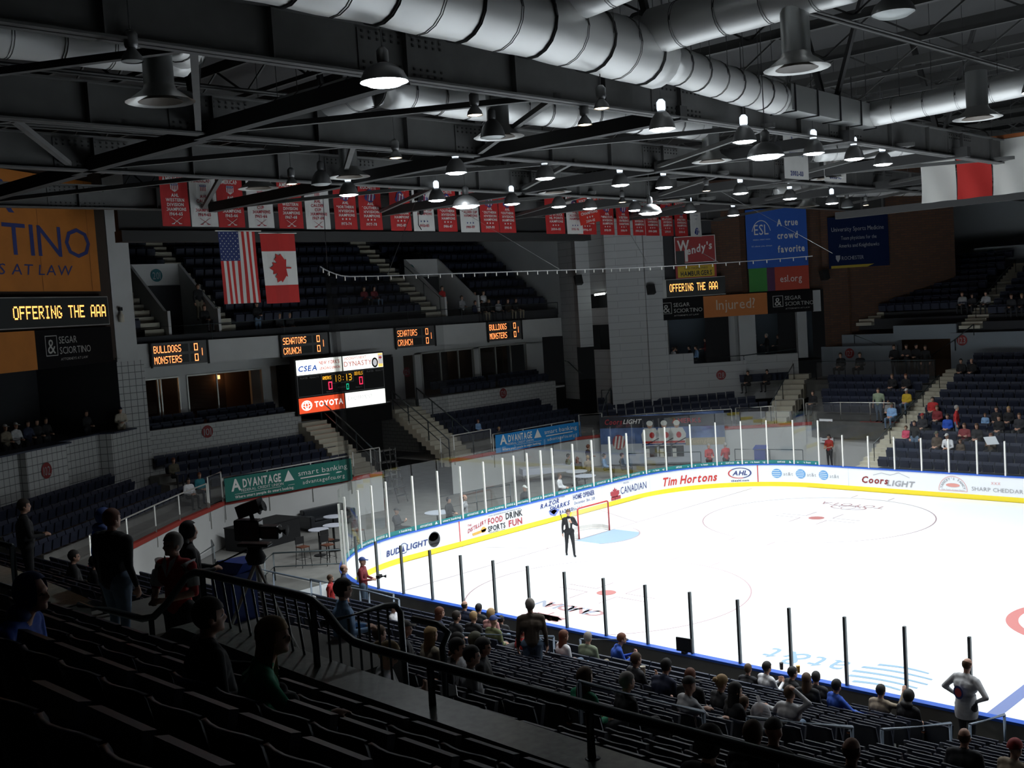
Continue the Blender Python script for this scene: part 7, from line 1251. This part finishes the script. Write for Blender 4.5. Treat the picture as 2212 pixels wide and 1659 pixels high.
for k, (x, y) in enumerate(((-7.4, -8.05), (-7.6, -7.2), (-9.2, -6.0))):
    o = thing('high_table', ['high round table with pale top, nearest of three behind the corner glass', 'high round table with pale top touching the corner glass in view', 'high round table with pale top in front of the sofa'][k], 'table', (x, y, 0), 0, 'high tables by the sofa'); mb = MB(); mb.lathe([(0, 1.0), (.40, 1.0), (.41, 1.02), (.40, 1.04), (0, 1.04)], (x, y, 0), 24); mb.build('table_top', 'table_white', o); mb = MB(); mb.tube([(x, y, .03), (x, y, 1.0)], .035, 8); mb.build('column', 'black', o); mb = MB(); mb.lathe([(.24, 0), (.24, .02), (.04, .05)], (x, y, 0), 16); mb.build('foot', 'black', o)
for k, (x, y) in enumerate(((-6.3, -9.6), (-5.7, -8.9), (-6.5, -8.3), (-6.9, -6.5))):
    o = thing('bar_stool', ['dark bar stool with wooden seat, nearest to the draped platform', 'dark bar stool with back, second by the high tables', 'dark bar stool with back, third by the high tables', 'dark bar stool half behind the corner glass'][k], 'stool', (x, y, 0), 0, 'bar stools by the high tables'); mb = MB(); mb.box(x - .19, x + .19, y - .19, y + .19, .74, .78); mb.build('seat', mat('stool_seat', (.12, .04, .02), .5), o); mb = MB(); mb.box(x - .2, x - .16, y - .19, y + .19, .85, 1.12); [mb.tube([(x - .18, y + s, .76), (x - .19, y + s, 1.1)], .014, 6) for s in (-.17, .17)]; mb.build('backrest', 'black', o)
    for sx in (-1, 1):
        for sy in (-1, 1): mb = MB(); mb.tube([(x + .22 * sx, y + .22 * sy, 0), (x + .17 * sx, y + .17 * sy, .75)], .014, 6); mb.build('leg', 'black', o)
    mb = MB(); mb.tube([(x + .2, y - .2, .3), (x + .2, y + .2, .3), (x - .2, y + .2, .3), (x - .2, y - .2, .3), (x + .2, y - .2, .3)], .01, 5); mb.build('foot_ring', 'black', o)
o = thing('banquet_table', 'long table under a white cloth behind the goal glass', 'table', (-11.3, 9.5, 0)); mb = MB(); d = Vector((.55, .83, 0)); n = Vector((-.83, .55, 0)); mb.obox((-11.2, 9.6, .73), d * 1.5, n * .45, (0, 0, .02)); mb.obox((-11.2, 9.6, .58), d * 1.51, n * .46, (0, 0, .14)); mb.build('tablecloth', 'cloth_white', o)
for s in (-1, 1):
    for q in (-1, 1): mb = MB(); p = Vector((-11.2, 9.6, 0)) + d * 1.35 * s + n * .35 * q; mb.tube([p, p + Vector((0, 0, .6))], .02, 6); mb.build('leg', 'steel', o)
for k, (x, y, l) in enumerate(((-7.2, 7.9, 'round pale table behind the glass right of the goal'), (-6.8, -2.3, 'round pale table behind the glass near the bald man'), (-8.6, 8.9, 'second round pale table behind the goal glass'))):
    o = thing('round_table', l, 'table', (x, y, 0)); mb = MB(); mb.lathe([(0, .72), (.55, .72), (.55, .75), (0, .75)], (x, y, 0), 24); mb.build('table_top', 'table_white', o); mb = MB(); mb.tube([(x, y, .02), (x, y, .72)], .04, 8); mb.lathe([(.3, 0), (.3, .02), (.05, .04)], (x, y, 0), 14); mb.build('pedestal', 'black', o)
o = thing('wheeled_bin', 'blue wheeled bin standing in the far corner behind the glass', 'bin', (-2.9, 17.3, 0)); mb = MB(); mb.prism([(-3.2, 17.0, .12), (-2.65, 17.2, .12), (-2.85, 17.75, .12), (-3.4, 17.55, .12)], (0, 0, .85)); mb.build('bin_body', 'bin_blue', o); mb = MB(); mb.prism([(-3.25, 16.95, .97), (-2.6, 17.18, .97), (-2.82, 17.8, 1.1), (-3.45, 17.57, 1.1)], (0, 0, .05)); mb.build('lid', 'bin_blue', o)
for p in ((-3.3, 17.5), (-2.8, 17.7)): mb = MB(); mb.lathe([(0, -.03), (.1, -.03), (.1, .03), (0, .03)], (*p, .1), 12, 0, (.9, .3, 0)); mb.build('wheel', 'black', o)
f = lambda u, v: Vector((u, 19.0, v)); o = thing('roster_board', 'white roster board with rows of names hanging on the far corner wall', 'board', (-.1, 19, 1.2)); mb = MB(); mb.prism([(-.45, 19.03, 1.2), (.3, 19.03, 1.2), (.3, 19.03, 2.45), (-.45, 19.03, 2.45)], (0, .04, 0)); mb.build('board_sheet', 'board_white', o); mb = MB(); fm = lambda u, v: Vector((u, 19.02, v))
for i in range(8): text(mb, 'AMERKS'[: 4 + i % 3], fm, -.2, 1.3 + .14 * i, .06, 0, fit=.3); rect(mb, fm, .1, .22, 1.3 + .14 * i, 1.36 + .14 * i, 1)
mb.build('name_rows', ['txt_black', 'txt_red'], o)
o = thing('monitor', 'small dark monitor standing on the near boards behind the red-haired woman', 'monitor', (13.75, -13.05, 1.07)); mb = MB(); mb.obox((13.75, -13.08, 1.28), (.20, .02, 0), (0, .02, 0), (0, 0, .16)); mb.build('housing', 'black', o); mb = MB(); mb.box(13.7, 13.8, -13.14, -13.02, 1.075, 1.13); mb.build('foot', 'black', o); mb = MB(); mb.obox((13.75, -13.102, 1.28), (.17, .017, 0), (0, .002, 0), (0, 0, .13)); mb.build('screen', 'black_gloss', o)
# broadcast camera on the landing
o = thing('broadcast_camera', 'big black broadcast camera with viewfinder on a tripod on the landing', 'camera', (17.1, -26.3, 5.3)); c = Vector((17.1, -26.3, 6.78)); fw = Vector((.80, .60, -.05)).normalized(); rt = Vector((.6, -.8, 0)); up = Vector((0, 0, 1))
for nm, q, a, b, h in (('camera_body', c - fw * .06, .16, .09, .13), ('lens_box', c + fw * .22 - up * .02, .12, .08, .08), ('mount_plate', c - up * .18, .2, .1, .02)): mb = MB(); mb.obox(q, fw * a, rt * b, up * h); z_ = mb.build(nm, 'black_gloss', o); bv = z_.modifiers.new('b', 'BEVEL'); bv.width = .02; bv.segments = 2
mb = MB(); mb.tube([c + fw * .33, c + fw * .43], [.06, .07], 14); mb.build('lens_hood', 'black', o, True); mb = MB(); vf = (fw * -.75 + up * -.28).normalized(); v0 = c + up * .27 - fw * .02; mb.obox(v0, fw * .14 + up * .05, rt * .10, up * .075 - fw * .02); mb.build('viewfinder', 'black_gloss', o); mb = MB(); mb.tube([v0 + fw * .1, v0 + fw * .18 + up * .03], [.085, .07], 12); mb.build('viewfinder_hood', 'black', o, True); mb = MB(); mb.tube([c + up * .12, v0 - up * .05], .03, 6); mb.build('bracket', 'black', o)
mb = MB(); mb.lathe([(0, 0), (.10, 0), (.13, .08), (.09, .16), (.09, .22), (0, .22)], c - up * .42, 14); mb.build('tripod_head', 'black', o, True); mb = MB(); mb.tube([c - up * .25 - fw * .1, c - up * .45 - fw * .55 + rt * .1], .015, 6); mb.build('pan_bar', 'black', o)
for a in (.3, 2.4, 4.5): mb = MB(); b = c - up * .40; e = Vector((c.x + .55 * math.cos(a), c.y + .55 * math.sin(a), 5.31)); mb.tube([b, e], .028, 6); mb.tube([b.lerp(e, .5) + rt * .02, e + rt * .02], .02, 6); mb.build('tripod_leg', 'rail_grey', o)
mb = MB(); mb.box(15.3, 15.8, -25.9, -25.5, 5.3, 5.95); mb.prism([(15.3, -25.9, 5.95), (15.8, -25.8, 5.95), (15.75, -25.5, 5.95), (15.35, -25.5, 5.95)], (.1, .05, .15)); solo('tarpaulin_bundle', mb, 'bin_blue', 'blue covered bundle left of the broadcast camera', 'bundle')
# tower lamp, speakers, ladder, column fixture
o = thing('tube_light', 'short glowing tube light in the recess of the gray corner tower', 'light', (-14.1, 18.2, 9.7)); mb = MB(); mb.obox((-14.05, 18.12, 9.72), (.42, -.05, .02), (0, .04, 0), (0, 0, .05)); mb.build('tube', 'tube_lamp', o); mb = MB(); mb.obox((-14.05, 18.2, 9.78), (.45, -.05, .02), (.0, .08, 0), (0, 0, .03)); mb.build('housing', 'steel', o)
for x, y, z, l in ((-14.95, 17.3, 10.65, 'small black loudspeaker on the left edge of the gray corner tower'), (-11.2, 19.4, 9.8, 'small black loudspeaker beside the far message sign'), (-3.9, 26.6, 10.0, 'small black loudspeaker on the brick wall right of the blue banner')):
    o = thing('loudspeaker', l, 'loudspeaker', (x, y, z)); mb = MB(); mb.obox((x, y, z), (.17, -.12, .05), (.12, .17, 0), (-.05, 0, .26)); mb.build('cabinet', 'black', o); mb = MB(); mb.tube([(x - .1, y + .15, z), (x - .3, y + .45, z)], .03, 6); mb.build('bracket', 'black', o)
o = thing('step_ladder', 'black step ladder in the gap under the scoreboard', 'ladder', (-14.5, 1.5, 0))
for y in (1.2, 1.8): mb = MB(); mb.tube([(-13.6, y, 0), (-14.5, y, 2.6), (-15.3, y, 0)], .03, 6); mb.build('side_rail', 'black', o)
for i in range(6): mb = MB(); mb.box(-13.75 - .14 * i, -13.55 - .14 * i, 1.2, 1.8, .4 * i + .35, .4 * i + .38); mb.build('rung', 'black', o)
o = thing('storage_shelf', 'gray shelf with bins in the gap under the scoreboard', 'shelf', (-16.2, 2.5, 0)); 
for z in (.3, 1.0, 1.7, 2.3): mb = MB(); mb.box(-16.5, -16.0, 2.2, 3.2, z, z + .03); mb.build('shelf_board', 'steel', o)
for y in (2.2, 3.2): mb = MB(); mb.box(-16.05, -16.0, y - .02, y + .02, 0, 2.4); mb.box(-16.5, -16.45, y - .02, y + .02, 0, 2.4); mb.build('upright', 'steel', o)
o = thing('column_fixture', 'small bottle-shaped fixture on the tall pale column', 'fixture', (-17.05, -10.6, 9.7)); mb = MB(); mb.lathe([(0, 0), (.12, .02), (.12, .3), (.05, .42), (.05, .52), (0, .53)], (-17.05, -10.65, 9.7), 12); mb.build('body', 'cup_white', o, True); mb = MB(); mb.box(-17.15, -17.0, -10.72, -10.58, 10.2, 10.35); mb.build('bracket', 'black', o)
for y in (-8.9, -3.1):
    o = thing('wall_sconce', f'warm wall light inside the {"left" if y < -5 else "right"} suite window', 'wall light', (-22.2, y, 6.6)); mb = MB(); mb.box(-22.28, -22.15, y - .09, y + .09, 6.55, 6.75); mb.build('shade', 'warm_bulb', o)
    ld = bpy.data.lights.new('sconce_light', 'POINT'); ld.energy = 3; ld.color = (1, .55, .25); ld.shadow_soft_size = .1; lo = bpy.data.objects.new('sconce_light', ld); COL.objects.link(lo); lo.parent = o; lo.location = (.25, 0, -.1)
